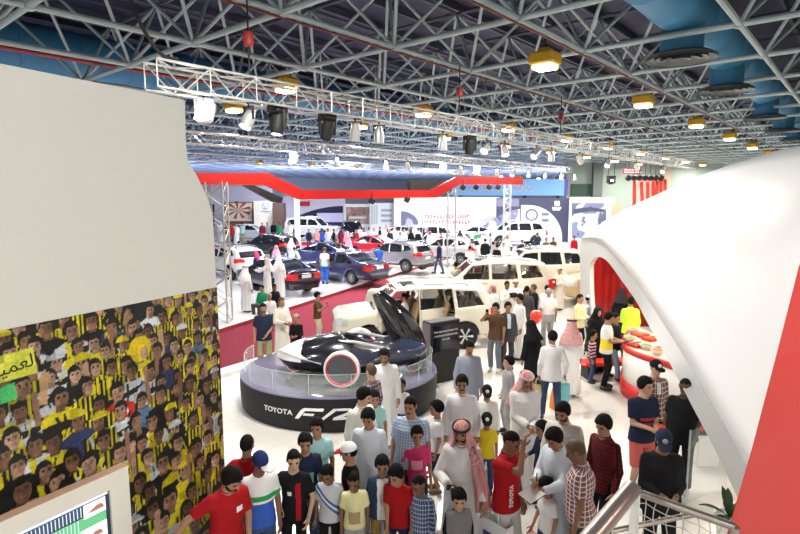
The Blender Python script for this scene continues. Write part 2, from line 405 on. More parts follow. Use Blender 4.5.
        c0, c1 = T((0, 0, z0)), T((0, 0, z1)); a = np.minimum(c0, c1) - m; b = np.maximum(c0, c1) + m
        return G.put(fn, a, b, k)
    # body: one continuous skin
    G = Grid(*GP)
    prof(G, BZ, BX, BY, .80, 1.50, 0)
    G.cap(T((0, .015, 1.44)), hp((0, .005, .06)), .056, .052 * hr, .03)
    for s in (-1, 1):
        G.cap(sh[s], el[s], .049 * g ** .4, .038, .03); G.cap(el[s], wr[s], .039, .026, .012)
        f = wr[s] - el[s]; f /= np.linalg.norm(f); pc = wr[s] + f * .05
        G.cap(wr[s], wr[s] + f * .075, .026, .031, .012)
        G.cap(hip[s], kn[s], .082 * g ** .5, .056, .03); G.cap(kn[s], an[s], .055, .037, .02); G.ell(an[s] + (0, -.06, -.035), (.04, .12, .036), None, .02)
    G.ell(hp((0, 0, .150)), np.array((.077, .097, .100)) * hr, RH, .02); G.ell(hp((0, -.034, .080)), np.array((.058, .062, .066)) * hr, RH, .02)
    if lod < 2:
        G.ell(hp((0, -.078, .036)), np.array((.026, .02, .02)) * hr, RH, .02)
        G.cap(hp((0, -.098, .135)), hp((0, -.115, .100)), .010 * hr, .0155 * hr, .012)
        for s in (-1, 1):
            G.ell(hp((s * .080, .006, .128)), np.array((.010, .022, .034)) * hr, RH, .01)
            if lod == 0: G.ell(hp((s * .034, -.108, .137)), np.array((.021, .021, .013)) * hr, RH, .012, 's')
        if lod == 0: G.cap(hp((-.02, -.096, .068)), hp((.02, -.096, .068)), .008 * hr, None, .008)
    parts = [G.net()]
    if lod < 2:
        for s in (-1, 1):
            f = wr[s] - el[s]; f = f / np.linalg.norm(f)
            tr = np.array((0, -.8, .6)) if abs(f[2]) < .9 or f[2] > 0 else np.array((0, -1, 0.))
            tubes = hand_tubes(wr[s], f, tr if True else tr)
            parts += [(v, q) for v, q in tubes]
    V, Q = merge(parts)
    def put(name, VQ, m):
        if VQ is None: return None
        return mesh_np(name, VQ[0] * sb, VQ[1], m, root)
    put('body', (V, Q), sk)
    # clothes
    tk, tm = top; z_neck = 1.472
    if tk != 'none':
        G = Grid(*GP); long_ = tk in ('shirt', 'suit', 'thobe', 'abaya', 'jacket', 'sweater'); robe = tk in ('thobe', 'abaya')
        hem = 1.0 if tuck else {'tee': .84, 'polo': .84, 'shirt': .80, 'suit': .74, 'thobe': .92, 'abaya': .92, 'vest': .84, 'jacket': .82, 'sweater': .85}[tk]
        prof(G, GZ, GX, GY, hem, z_neck, {'suit': .012, 'jacket': .010, 'abaya': .02}.get(tk, 0), .02, fold=.03 if not robe else .0)
        er = .012 if tk in ('thobe', 'suit') else .02 if tk == 'abaya' else 0
        for s in (-1, 1):
            if tk == 'vest': continue
            if long_:
                G.cap(sh[s], el[s], .058 * g ** .3 + er * .3, .050 + er * .8, .045); G.cap(el[s], wr[s], .049 + er * .8, .038 + er * 1.4, .015, flat=True)
            else:
                G.cap(sh[s], sh[s] + (el[s] - sh[s]) * .74, .063 * g ** .3, .062, .05, flat=True)
        if robe:
            if sit is None:
                wd = 1.12 if tk == 'abaya' else 1.
                zb = .03 if tk == 'abaya' else .07
                prof(G, [.03, .5, .95, 1.05], [.238 * wd, .214 * wd, .186, .172], [.195 * wd, .168 * wd, .142, .130], zb, 1.06, .0, .02, fold=.075, belly=False)
            else:
                for s in (-1, 1): G.cap(hip[s], kn[s], .125, .11, .06); G.cap(kn[s], an[s] + (0, 0, .05), .11, .10, .05, flat=True)
        G.ell(T((0, -.035, 1.50)), (.062, .066, .055), None, .0, 's')
        TV, TQ = G.net()
        put({'tee': 't_shirt', 'polo': 'polo_shirt', 'shirt': 'shirt', 'suit': 'suit_jacket', 'thobe': 'robe', 'abaya': 'black_robe', 'vest': 'vest', 'jacket': 'jacket', 'sweater': 'sweater'}[tk], (TV, TQ), tm)
        for nm, pm, x0, x1, za, zb, side in prints:
            def keep(c, n, x0=x0 / sb, x1=x1 / sb, za=za / sb, zb=zb / sb, side=side):
                return (c[:, 0] > x0) & (c[:, 0] < x1) & (c[:, 2] > za) & (c[:, 2] < zb) & (n[:, 1] * side < -.15) & (np.abs(c[:, 0]) < .21)
            put(nm, patch(TV, TQ, keep, .004), pm)
        if lod < 2 and tk in ('polo', 'thobe', 'shirt', 'suit'):
            b = MB(); rc = 1.
            rr = [(.066, -.012), (.070, .0), (.066, .028), (.060, .030), (.060, -.012)]
            M = Matrix([list(r) for r in RL]).to_3x3() @ Matrix.Rotation(rad(14), 3, 'X'); c = T((0, .006, 1.468))
            b.lathe([(a * sb * 1.0, z * sb) for a, z in rr], Vector(c * sb), 16, M, True); b.build('collar', collar or tm, root, True)
    bk, bm = bot
    if bk != 'none' and tk not in ('thobe', 'abaya'):
        G = Grid(*GP); e = .0
        prof(G, [.70] + BZ[1:], [.15] + BX[1:], [.10] + BY[1:], .775, 1.03, .012, .015)
        for s in (-1, 1):
            if bk == 'shorts': G.cap(hip[s], hip[s] + (kn[s] - hip[s]) * 1.02, .091 * g ** .5, .086, .02, flat=True)
            else: G.cap(hip[s], kn[s], .089 * g ** .5, .070, .02); G.cap(kn[s], an[s] + (0, 0, .01), .072, .060, .02, flat=True)
        put('shorts' if bk == 'shorts' else 'trousers', G.net(), bm)
    for s in (-1, 1):
        b = MB(); n = 10; prof_ = []
        for i in range(6):
            a = -PI / 2 + PI * i / 5; prof_.append((math.cos(a), math.sin(a)))
        vs0 = len(b.v); b.lathe(prof_, (0, 0, 0), n)
        c = (an[s] + (0, -.062, -.036)); zmin = an[s][2] - .085
        b.v = [((x * .05 + c[0]) * sb, (y * .145 + c[1]) * sb, max(z * .058 + c[2], zmin + .002) * sb) for x, y, z in b.v]
        b.build('shoe', shoe, root, True)
    # head: hair, headwear and features, in the head's own frame
    def hput(name, VQ, m): return put(name, (VQ[0] * hr @ RH.T + HP, VQ[1]), m) if VQ is not None else None
    hh = {0: .0115, 1: .017, 2: .030}[lod]
    def HG(lo=(-.26, -.26, -.42), hi=(.26, .26, .34)): return Grid(lo, hi, hh)
    hk = head[0] if head else None
    def hairline(th):
        def cut(x, y, z): return (np.interp(y, [-.14, -.092, -.055, -.035, .0, .05, .085, .13], [.052, .048, .034, -.028, -.05, -.075, -.105, -.12]) - .5 * np.clip(np.abs(x) - .045, 0, 1) + .008 * np.sin(x * 120 + y * 60)).astype(np.float32) - z
        return cut
    if hair and hk not in ('ghutra', 'hijab', 'ghutra_agal'):
        G = HG((-.16, -.18, -.12), (.16, .18, .32)); t = {'short': .0, 'thick': .014, 'crop': -.005, 'long': .008}.get(hair, 0)
        G.ell((0, .004, .153), (.081 + t, .103 + t, .105 + t), None, 0, 'u', hairline(t))
        if hair == 'long': G.ell((0, .07, .08), (.07, .05, .09), None, .02); G.ell((0, .11, .11), (.035, .04, .045), None, .02)
        if lod < 2: G.put(lambda x, y, z: .0065 * np.sin(x * 150) * np.sin(y * 140 + 1) * np.sin(z * 130) + G.D[G.sub((-1,)*3, (1,)*3)[0]], (-1,)*3, (1,)*3, 0, 'u')
        hput('hair', G.net(), hm)
    if beard and lod < 2:
        G = HG((-.14, -.18, -.05), (.14, .12, .2))
        G.ell((0, -.032, .076), (.064, .068, .070), None, 0, 'u', lambda x, y, z: np.maximum(z - np.interp(y, [-.07, -.03, .03], [-.012, .0, .05]).astype(np.float32), y - .03))
        hput('beard', G.net(), beard)
    if (mous or beard) and lod < 2:
        v, q = np_path([(-.030, -.090, .070), (-.012, -.103, .081), (.012, -.103, .081), (.030, -.090, .070)], [.005, .009, .009, .005]); hput('moustache', (v, q), beard if beard else HAIR)
    if lod == 0 and not niqab:
        for s in (-1, 1):
            v, q = np_path([(s * .016, -.093, .152), (s * .034, -.093, .156), (s * .052, -.080, .150)], [.004, .005, .003]); hput('eyebrow', (v, q), HAIR if hm is not HAIRG else HAIRG)
            if not glasses:
                b = MB().lathe([(math.cos(a) * 1., math.sin(a)) for a in np.linspace(-PI / 2, PI / 2, 5)], (0, 0, 0), 8)
                hput('eye', (np.array([(x * .013 + s * .033, y * .010 - .083, z * .0075 + .136) for x, y, z in b.v]), np.array([f for f in b.f if len(f) == 4])), EYE)
        v, q = np_path([(-.024, -.092, .066), (0, -.103, .067), (.024, -.092, .066)], [.003, .006, .003]); hput('lips', (v, q), LIP)
    if glasses and lod < 2:
        b = MB()
        for s in (-1, 1): b.box((s * .034, -.103, .136), (.052, .006, .034), None, .006)
        b.tube((-.01, -.106, .142), (.01, -.106, .142), .003)
        for s in (-1, 1): b.tube((s * .06, -.10, .140), (s * .080, .0, .135), .003)
        b.v = [tuple((HP + RH @ (np.array(v) * hr)) * sb) for v in b.v]; b.build('sunglasses' if glasses == 'sun' else 'spectacles', mat('lens_dark', (.01, .01, .012), .1), root)
    if hk in ('cap', 'skullcap', 'helmet'):
        G = HG((-.22, -.3, .05), (.22, .3, .32)); zc = .158 if hk == 'cap' else .185
        G.ell((0, .003, .155), (.091, .110, .106 if hk == 'skullcap' else .112), None, 0, 'u', lambda x, y, z: (zc - .155) - z)
        hput('cap', G.net(), head[1])
        if hk == 'cap':
            a = rad(head[2] if len(head) > 2 else 0); G = HG((-.26, -.26, .10), (.26, .26, .22)); Rb = rotm('Z', a) @ rotm('X', rad(8))
            c = rotm('Z', a) @ np.array((0, -.115, .158)); G.ell(c, (.078, .090, .0135 if lod < 2 else .025), Rb, .0)
            hput('cap_brim', G.net(), head[3] if len(head) > 3 else head[1])
            if len(head) > 4:
                b = MB().lathe([(0, .004), (.03, .004), (.03, 0), (0, 0)], (0, 0, 0), 12); Rm = rotm('X', rad(70))
                hput('cap_badge', (np.array([Rm @ np.array(v) + (0, -.100, .205) for v in b.v]), np.array([f for f in b.f if len(f) == 4])), head[4])
    if hk in ('ghutra', 'hijab', 'ghutra_agal'):
        G = HG((-.30, -.26, -.40), (.30, .32, .32))
        G.ell((0, .008, .152), (.094, .114, .112), None, 0)
        dz = [-.36, -.16, -.06, .05, .15]; dx = [.235, .215, .165, .118, .094]; dy = [.165, .150, .140, .125, .112]; cy = [.06, .05, .035, .02, .01]
        low = -.32 if hk != 'hijab' else -.22
        def fn(x, y, z):
            ax = np.interp(z, dz, dx); ay = np.interp(z, dz, dy); c = np.interp(z, dz, cy); th = np.arctan2(y, x)
            q = 1 + .05 * np.sin(9 * th) * np.clip((.05 - z) / .3, 0, 1)
            d = (np.sqrt((x / ax) ** 2 + ((y - c) / ay) ** 2) - q) * ay * .9; return np.maximum(d, np.maximum(low - z, z - .16)).astype(np.float32)
        G.put(fn, (-.28, -.2, low), (.28, .26, .16), .02)
        if hk == 'hijab':
            if not niqab: G.ell((0, -.12, .115), (.058, .07, .082), None, 0, 's')
        else:
            def op(x, y, z): return np.maximum(np.maximum(np.abs(x) - (.066 + np.clip(.04 - z, 0, 1) * .35), y + .012), z - .192).astype(np.float32)
            G.put(op, (-.3, -.3, -.42), (.3, .02, .21), 0, 's')
        hput('head_scarf' if hk != 'hijab' else 'veil', G.net(), head[1])
        if hk == 'ghutra_agal':
            for dzr in (0, .016):
                b = MB(); n = 20; pts_ = [(.100 * math.cos(2 * PI * i / n), .010 + .121 * math.sin(2 * PI * i / n), .190 + dzr) for i in range(n)]
                v = []; qs = []
                for i, p in enumerate(pts_):
                    d = np.array((p[0], p[1] - .01, 0)); d /= np.linalg.norm(d)
                    for k in range(6): a = 2 * PI * k / 6; v.append(np.array(p) + (d * math.cos(a) + np.array((0, 0, 1)) * math.sin(a)) * .0105)
                for i in range(n):
                    for k in range(6): qs.append((i * 6 + k, ((i + 1) % n) * 6 + k, ((i + 1) % n) * 6 + (k + 1) % 6, i * 6 + (k + 1) % 6))
                hput('head_cord', (np.array(v), np.array(qs)), mat('agal_black', (.012, .012, .012), .7) if len(head) < 3 else head[2])
    M = Matrix.Translation((xy[0], xy[1], z0)) @ Matrix.Rotation(rad(face), 4, 'Z')
    info = {'root': root, 'M': M, 'sb': sb}
    for s, n in ((-1, 'R'), (1, 'L')):
        f = wr[s] - el[s]; f /= np.linalg.norm(f)
        info[n] = M @ Vector((wr[s] + f * .09) * sb); info[n + 'dir'] = (M.to_3x3() @ Vector(f)).normalized(); info[n + 'wrist'] = M @ Vector(wr[s] * sb)
    info['hp'] = lambda c: M @ Vector(hp(c) * sb)
    if key: PERSONS[key] = info
    return info
# ------------------------------------------------------------------ cars
GLASS = mat('car_glass', (.012, .014, .02), .06, spec=.6, coat=.6)
GLASSC = mat('clear_car_glass', (.03, .033, .036), .04, spec=.5, alpha=.45)
TYRE = mat('tyre_rubber', (.015, .015, .016), .75); ALLOY = mat('alloy_rim', (.62, .63, .66), .25, metal=.9); TRIMB = mat('black_trim', (.018, .018, .02), .45)
TAIL = mat('tail_light_red', (.62, .012, .012), .15, coat=.6); TAILC = mat('lamp_clear', (.75, .74, .70), .12, coat=.6); HEADL = mat('head_lamp', (.72, .74, .76), .1, metal=.3, coat=.8); AMBER = mat('lamp_amber', (.8, .38, .05), .2)
PLATE = mat('number_plate', (.75, .75, .72), .4); CHROME = mat('chrome', (.75, .76, .78), .12, metal=1.); INTB = mat('car_interior_beige', (.34, .23, .11), .7); INTD = mat('car_interior_dark', (.05, .04, .035), .7)
def sdpoly(X, Z, P):
    P = [tuple(map(float, p)) for p in P]; n = len(P); d = np.full(np.broadcast(X, Z).shape, 1e9); s = np.ones_like(d)
    for i in range(n):
        ax, az = P[i]; bx, bz = P[i - 1]; ex, ez = bx - ax, bz - az; wx, wz = X - ax, Z - az
        t = np.clip((wx * ex + wz * ez) / (ex * ex + ez * ez), 0, 1); d = np.minimum(d, (wx - ex * t) ** 2 + (wz - ez * t) ** 2)
        c1, c2, c3 = Z >= az, Z < bz, ex * wz > ez * wx; f = (c1 & c2 & c3) | (~c1 & ~c2 & ~c3); s = np.where(f, -s, s)
    return s * np.sqrt(d)
SUV = dict(side=[(2.36, .34), (2.46, .50), (2.46, .80), (2.40, 1.02), (2.22, 1.12), (1.28, 1.22), (.66, 1.79), (.3, 1.87), (-.6, 1.90), (-1.5, 1.88), (-2.12, 1.80), (-2.34, 1.30), (-2.46, 1.0), (-2.47, .55), (-2.38, .36)],
    plan=([-2.47, -2.2, -1.5, 0, 1.7, 2.2, 2.47], [.84, .95, 1, 1, .985, .91, .74]), sect=([.3, .6, 1.0, 1.18, 1.88], [.93, 1, .99, .965, .80]), W=.985, wb=(1.43, -1.42), wr=.40, tr=.83,
    wins={'front_window': [(1.08, 1.22), (.62, 1.70), (.02, 1.76), (.02, 1.22)], 'rear_window': [(-.10, 1.22), (-.10, 1.76), (-.98, 1.76), (-1.08, 1.22)], 'quarter_window': [(-1.22, 1.25), (-1.16, 1.74), (-1.80, 1.71), (-2.02, 1.30)]},
    shield=[(1.36, 1.24), (.74, 1.90), (.5, 1.74), (1.1, 1.17)], back=[(-2.7, 1.30), (-2.7, 1.73), (-2.0, 1.73), (-2.15, 1.30)],
    head=(2.05, 2.5, .82, 1.04, .50), tail=(-2.6, -2.20, .85, 1.22, .74), grille=(2.3, 2.6, .62, .98, .44), low=.50, rails=True, hub=6)
SEDAN = dict(side=[(2.32, .26), (2.42, .42), (2.40, .62), (2.22, .74), (1.12, .95), (.36, 1.36), (-.1, 1.455), (-.75, 1.44), (-1.70, 1.10), (-2.24, 1.06), (-2.38, .95), (-2.42, .60), (-2.34, .28)],
    plan=([-2.42, -2.2, -1.5, 0, 1.6, 2.15, 2.42], [.80, .93, 1, 1, .98, .88, .62]), sect=([.25, .5, .8, .95, 1.45], [.93, 1, .985, .955, .70]), W=.915, wb=(1.42, -1.35), wr=.335, tr=.78,
    wins={'front_window': [(.98, .98), (.38, 1.31), (-.10, 1.38), (-.14, .98)], 'rear_window': [(-.24, .98), (-.20, 1.38), (-.75, 1.36), (-1.34, 1.08), (-1.30, 1.0)]},
    shield=[(1.22, .96), (.42, 1.44), (.20, 1.33), (.95, .90)], back=[(-1.78, 1.12), (-.92, 1.50), (-.80, 1.34), (-1.6, 1.05)],
    head=(1.95, 2.5, .58, .74, .44), tail=(-2.6, -2.12, .72, .96, .40), grille=(2.2, 2.6, .36, .60, .40), low=.30, rails=False, hub=10)
HATCH = dict(side=[(2.06, .32), (2.18, .50), (2.16, .78), (1.98, .92), (1.05, 1.08), (.38, 1.52), (-.25, 1.635), (-1.15, 1.60), (-1.86, 1.48), (-2.06, 1.10), (-2.20, .92), (-2.20, .50), (-2.10, .36)],
    plan=([-2.2, -1.95, -1.3, 0, 1.4, 1.95, 2.18], [.82, .94, 1, 1, .98, .88, .66]), sect=([.3, .55, .9, 1.06, 1.63], [.93, 1, .985, .96, .74]), W=.93, wb=(1.32, -1.32), wr=.36, tr=.80,
    wins={'front_window': [(.92, 1.10), (.42, 1.45), (-.08, 1.53), (-.12, 1.10)], 'rear_window': [(-.22, 1.10), (-.18, 1.53), (-.92, 1.50), (-1.02, 1.12)], 'quarter_window': [(-1.12, 1.16), (-1.06, 1.48), (-1.40, 1.45), (-1.62, 1.26)]},
    shield=[(1.14, 1.08), (.44, 1.62), (.22, 1.48), (.90, 1.02)], back=[(-2.4, 1.14), (-2.4, 1.44), (-1.70, 1.44), (-1.90, 1.14)],
    head=(1.7, 2.3, .76, .92, .44), tail=(-2.4, -1.80, .92, 1.12, .44), grille=(2.0, 2.4, .62, .82, .42), low=.46, rails=True, hub=10)
def car(S, x, y, az, paint, label, name='car', cat='car', group=None, z=0., h=.035, clear=False, seats=False, doors=(), steer=0, rim=ALLOY, detail=True, tailgate=None):
    root = empty(name, (x, y, z), PI / 2 - rad(az), label, cat, group)
    P = S['side']; xs = [p[0] for p in P]; zs = [p[1] for p in P]; W = S['W']
    G = Grid((min(xs) - .15, -W - .12, min(zs) - .12), (max(xs) + .15, W + .12, max(zs) + .12), h)
    X, Y, Z = G.ax[0][:, None, None], G.ax[1][None, :, None], G.ax[2][None, None, :]
    X2, Z2 = G.ax[0][:, None], G.ax[2][None, :]
    side = sdpoly(X2, Z2, P)[:, None, :]
    hw = W * np.interp(X, *S['plan']) * np.interp(Z, *S['sect'])
    dy = (np.abs(Y) - hw) * .97; d0 = smax(side, dy, .16).astype(np.float32)
    D = d0.copy(); shell = .06
    wp = {k: sdpoly(X2, Z2, p)[:, None, :] for k, p in S['wins'].items()}
    sh = sdpoly(X2, Z2, S['shield'])[:, None, :]; bk = sdpoly(X2, Z2, S['back'])[:, None, :]
    ywid = W * S['sect'][1][-1] - .06
    shc = np.maximum(sh, np.abs(Y) - ywid + .08 - np.clip(max(zs) - Z, 0, 1) * .06); bkc = np.maximum(bk, np.abs(Y) - ywid)
    depth = -(d0 + (.20 if clear else shell))
    if clear: D = np.maximum(D, -np.maximum(d0 + .085, -(Z - .42)))
    for k, p in wp.items(): D = np.maximum(D, -np.maximum(np.maximum(p, depth), .3 - np.abs(Y)))
    for p in (shc, bkc): D = np.maximum(D, -np.maximum(p, depth))
    for wx in S['wb']:
        wc = np.maximum(np.sqrt((X - wx) ** 2 + (Z - S['wr']) ** 2) - S['wr'] - .065, .55 - np.abs(Y)); D = np.maximum(D, -wc)
    dps = {}
    for nm, poly, ang in doors:
        dp = sdpoly(X2, Z2, poly)[:, None, :]; dps[nm] = dp; D = np.maximum(D, -np.maximum(dp, .2 - Y))
    V, Q = surfnet(D.astype(np.float32), G.lo, h); ci = np.clip(np.round((V[Q].mean(1) - G.lo) / h).astype(int), 0, np.array(D.shape) - 1); deep = d0[ci[:, 0], ci[:, 1], ci[:, 2]] < -.055
    body = mesh_np('body', V, Q, paint, root, mats=[paint, INTD if clear else TRIMB], mi=deep.astype(np.int32))
    V0, Q0 = surfnet((d0 + .03).astype(np.float32), G.lo, h); gm = GLASSC if clear else GLASS
    def infl(pl, c, m=.02): return sdpoly(c[:, 0], c[:, 2], pl) < m
    for k, pl in S['wins'].items():
        for s in (1, -1):
            if s > 0 and any(infl(po, np.array([[np.mean([q[0] for q in pl]), 0, np.mean([q[1] for q in pl])]]))[0] for _, po, _ in doors): continue
            r = patch(V0, Q0, lambda c, n: infl(pl, c) & (c[:, 1] * s > .3) & (n[:, 1] * s > .3))
            if r: mesh_np('side_window', r[0], r[1], gm, root)
    for k, pl in (('windscreen', S['shield']), ('back_window', S['back'])):
        r = patch(V0, Q0, lambda c, n: infl(pl, c) & (np.abs(c[:, 1]) < ywid - .02) & (np.abs(n[:, 1]) < .8))
        if r: mesh_np(k, r[0], r[1], gm, root)
    VB, QB = surfnet(d0, G.lo, h)
    def box_patch(nm, b, m, side=0, off=.008, y0=0., y1=9.):
        r = patch(VB, QB, lambda c, n: (c[:, 0] > b[0]) & (c[:, 0] < b[1]) & (c[:, 2] > b[2]) & (c[:, 2] < b[3]) & (c[:, 1] * (side or 1) > y0) & (c[:, 1] * (side or 1) < y1), off)
        if r: return mesh_np(nm, r[0], r[1], m, root)
    for s in (1, -1):
        box_patch('head_lamp', S['head'], HEADL, s, .010, S['head'][4]); box_patch('tail_lamp', S['tail'], TAIL, s, .010, S['tail'][4])
    gr = S['grille']
    r = patch(VB, QB, lambda c, n: (c[:, 0] > gr[0]) & (c[:, 2] > gr[2]) & (c[:, 2] < gr[3]) & (np.abs(c[:, 1]) < gr[4]), .008)
    if r: mesh_np('grille', r[0], r[1], CHROME if S is SUV else TRIMB, root)
    r = patch(VB, QB, lambda c, n: (c[:, 2] < S['low']) & (np.abs(n[:, 2]) < .8), .006) if S is not SUV else patch(VB, QB, lambda c, n: (c[:, 2] < .44) & (np.abs(n[:, 2]) < .8) & (np.abs(c[:, 0]) > 2.0), .006)
    if r and S is HATCH: mesh_np('lower_cladding', r[0], r[1], TRIMB, root)
    if detail:
        xb = min(xs); zb = {id(SUV): .86, id(SEDAN): .84, id(HATCH): .80}[id(S)]
        b = MB().box((xb - .012, 0, zb), (.03, .46, .13), None, .008); b.build('number_plate', PLATE, root)
        b = MB().box((xb - .002, 0, zb - .45), (.05, 1.2, .16), None, .02); b.build('rear_valance', TRIMB, root)
        if S is SUV:
            r = patch(VB, QB, lambda c, n: (c[:, 0] > -.05) & (c[:, 0] < .42) & (np.abs(c[:, 1]) < .40) & (n[:, 2] > .85), .008)
            if r: mesh_np('sunroof', r[0], r[1], GLASS, root)
        for s in (1, -1):
            mx = S['shield'][0][0] - .30; mz = S['shield'][0][1] + .06
            b = MB(); b.box((mx, s * (W + .06), mz), (.12, .20, .15), None, .04); b.box((mx + .02, s * (W - .03), mz - .05), (.06, .1, .05)); b.build('wing_mirror', paint, root)
            for wn, pl in S['wins'].items():
                if wn == 'quarter_window': continue
                if s > 0 and doors: continue
                xh = min(q[0] for q in pl) + .16; zh = min(q[1] for q in pl) - .14
                yy = W * np.interp(zh, *S['sect']); MB().box((xh, s * (yy + .015), zh), (.2, .04, .035), None, .012).build('door_handle', CHROME if S is SUV else paint, root)
            if S['rails']:
                zr = max(zs); b = MB(); b.path([(.35, s * ywid * .92, zr - .06), (.25, s * ywid * .92, zr + .035), (-1.45, s * ywid * .92, zr + .03), (-1.65, s * ywid * .92, zr - .08)], .022, 6); b.build('roof_rail', ALLOY, root, True)
    # wheels
    for wx in S['wb']:
        for s in (1, -1):
            w = S['wr']; wd = .115; rr = w * .68; b = MB(); Rm = Matrix.Rotation(-s * PI / 2, 3, 'X')
            if wx > 0 and steer: Rm = Matrix.Rotation(rad(steer), 3, 'Z') @ Rm
            c = (wx, s * S['tr'] * W / .95 * 1.0, w)
            b.lathe([(rr, -wd), (w * .94, -wd), (w, -wd * .7), (w, wd * .7), (w * .94, wd), (rr, wd), (rr * .97, wd * .4), (rr * .97, -wd * .4)], c, 28, Rm, True); ty = b.build('wheel', TYRE, root, True)
            b = MB(); b.lathe([(rr * .99, wd * .95), (rr * .90, wd * .9), (rr * .88, -wd * .5), (.0, -wd * .5)], c, 28, Rm)
            b.cur = 1; b.lathe([(0, wd * .92), (w * .16, wd * .88), (w * .17, wd * .2)], c, 14, Rm); n = S['hub']
            for k in range(n):
                a = 2 * PI * k / n; da = .16 if n < 8 else .10
                q = [(w * .12 * math.cos(a - da * 2), w * .12 * math.sin(a - da * 2)), (rr * .95 * math.cos(a - da), rr * .95 * math.sin(a - da)), (rr * .95 * math.cos(a + da), rr * .95 * math.sin(a + da)), (w * .12 * math.cos(a + da * 2), w * .12 * math.sin(a + da * 2))]
                b.prism([Rm @ Vector((u, v, wd * .72)) + Vector(c) for u, v in q], Rm @ Vector((0, 0, .03)))
            b.build('rim', [TRIMB, rim], ty, True)
    # opened doors on the left side
    for nm, poly, ang in doors:
        dd = np.maximum(np.maximum(d0, -(d0 + .10)), np.maximum(dps[nm] + .012, .4 - Y))
        for p in wp.values(): dd = np.maximum(dd, -p)
        Vd, Qd = surfnet(dd.astype(np.float32), G.lo, h); hx = max(p[0] for p in poly); hy = W - .04
        dr = mesh_np(nm, Vd - np.array((hx, hy, 0)), Qd, paint, root); dr.location = (hx, hy, 0); dr.rotation_euler = (0, 0, rad(ang))
        for k, pl in S['wins'].items():
            if infl(poly, np.array([[np.mean([q[0] for q in pl]), 0, np.mean([q[1] for q in pl])]]))[0]:
                r = patch(V0, Q0, lambda c, n: infl(pl, c) & (c[:, 1] > .3) & (n[:, 1] > .3))
                if r: mesh_np('door_glass', r[0] - np.array((hx, hy, 0)), r[1], gm, dr)
        b = MB().box(((min(p[0] for p in poly) + .16) - hx, .035, min(1.1, S['wins']['front_window'][0][1] - .12)), (.2, .04, .035), None, .012); b.build('door_handle', CHROME, dr)
    if seats:
        for sx, n in ((.28, 2), (-.62, 2), (-1.45, 2)):
            for s in (-1, 1):
                b = MB(); b.box((sx, s * .42, .62), (.52, .56, .28), None, .08); R_ = Matrix.Rotation(rad(-14), 3, 'Y'); b.box((sx - .30, s * .42, 1.02), (.16, .54, .72), R_, .07); b.box((sx - .40, s * .42, 1.47), (.10, .28, .18), R_, .04)
                b.build('car_seat', INTB, root, True)
        MB().box((1.05, 0, .98), (.42, 1.5, .34), None, .08).build('dashboard', INTD, root)
        b = MB(); n = 20; Rm = Matrix.Rotation(rad(-62), 3, 'Y')
        b.lathe([(.19 + .016 * math.cos(a), .016 * math.sin(a)) for a in np.linspace(0, 2 * PI, 7)[:-1]], (.74, .42, 1.12), n, Rm, True); b.tube((.74, .42, 1.12), (.9, .42, 1.03), .03); b.build('steering_wheel', INTD, root, True)
    return root
# ------------------------------------------------------------------ the hall
def structure(o): o['kind'] = 'structure'; return o
STEEL = mat('steel_blue_grey', (.40, .49, .51), .5, metal=.1, spec=.4); DECK = mat('roof_deck', (.022, .021, .058), .7, var=.25); ALU = mat('aluminium_truss', (.50, .50, .48), .35, metal=.6)
DUCT = mat('duct_blue', (.045, .20, .37), .5, var=.2); DUCTD = mat('diffuser_dark', (.10, .11, .12), .4, metal=.5); PIPED = mat('pipe_dark_red', (.17, .03, .028), .5); PIPE = mat('pipe_red', (.36, .035, .03), .5); LAMPY = mat('lamp_yellow', (.62, .36, .02), .45)
PAINTW = mat('paint_white', (.80, .79, .76), .55, var=.02); PAINTG = mat('panel_warm_grey', (.60, .59, .55), .6, bump=(2, .05), var=.02); SHELLW = mat('shell_white', (.80, .81, .82), .4, bump=(1.2, .08))
REDP = mat('red_panel', (.62, .022, .018), .4); BLK = mat('black_gloss', (.010, .011, .013), .22, coat=.3); BLKM = mat('black_matt', (.014, .014, .015), .6)
# floor: glossy pale tiles with fine joints
fl = mat('floor_tiles', (.72, .70, .66), .16, spec=.5, coat=.15); nt = fl.node_tree; b_ = nt.nodes['Principled BSDF']
tc = nt.nodes.new('ShaderNodeTexCoord'); br = nt.nodes.new('ShaderNodeTexBrick'); br.offset = 0; br.inputs['Scale'].default_value = .8; br.inputs['Mortar Size'].default_value = .004; br.inputs['Row Height'].default_value = .5
br.inputs['Color1'].default_value = (.64, .62, .585, 1); br.inputs['Color2'].default_value = (.61, .595, .56, 1); br.inputs['Mortar'].default_value = (.50, .48, .45, 1)
mp = nt.nodes.new('ShaderNodeMapping'); mp.inputs['Rotation'].default_value = (0, 0, AZ); nt.links.new(tc.outputs['Object'], mp.inputs[0]); nt.links.new(mp.outputs[0], br.inputs['Vector']); nt.links.new(br.outputs[0], b_.inputs['Base Color'])
def hall(u, v, z=0): return UA * u + UB * v + Vector((0, 0, z))
U0, U1, V0_, V1 = -22, 128, -34, 100
structure(MB().prism([hall(U0, V0_), hall(U0, V1), hall(U1, V1), hall(U1, V0_)][::-1], (0, 0, -.1)).build('floor', fl))
ZB = CH + 3.9; SPC = 3.65; DEP = 2.5; N0 = Vector((1.279 * 3.9, 3.986 * 3.9, 0)); nu, nv = N0.dot(UA), N0.dot(UB)
structure(MB().prism([hall(U0, V0_, ZB + DEP + .45), hall(U0, V1, ZB + DEP + .45), hall(U1, V1, ZB + DEP + .45), hall(U1, V0_, ZB + DEP + .45)], (0, 0, .15)).build('ceiling', DECK))
HW = mat('hall_wall', (.62, .66, .64), .7, var=.03); HW2 = mat('hall_wall_column', (.15, .18, .17), .7)
structure(MB().prism([hall(U1, V0_), hall(U1, V1), hall(U1, V1, ZB + DEP + .6), hall(U1, V0_, ZB + DEP + .6)], UA * .3).build('wall_far', HW))
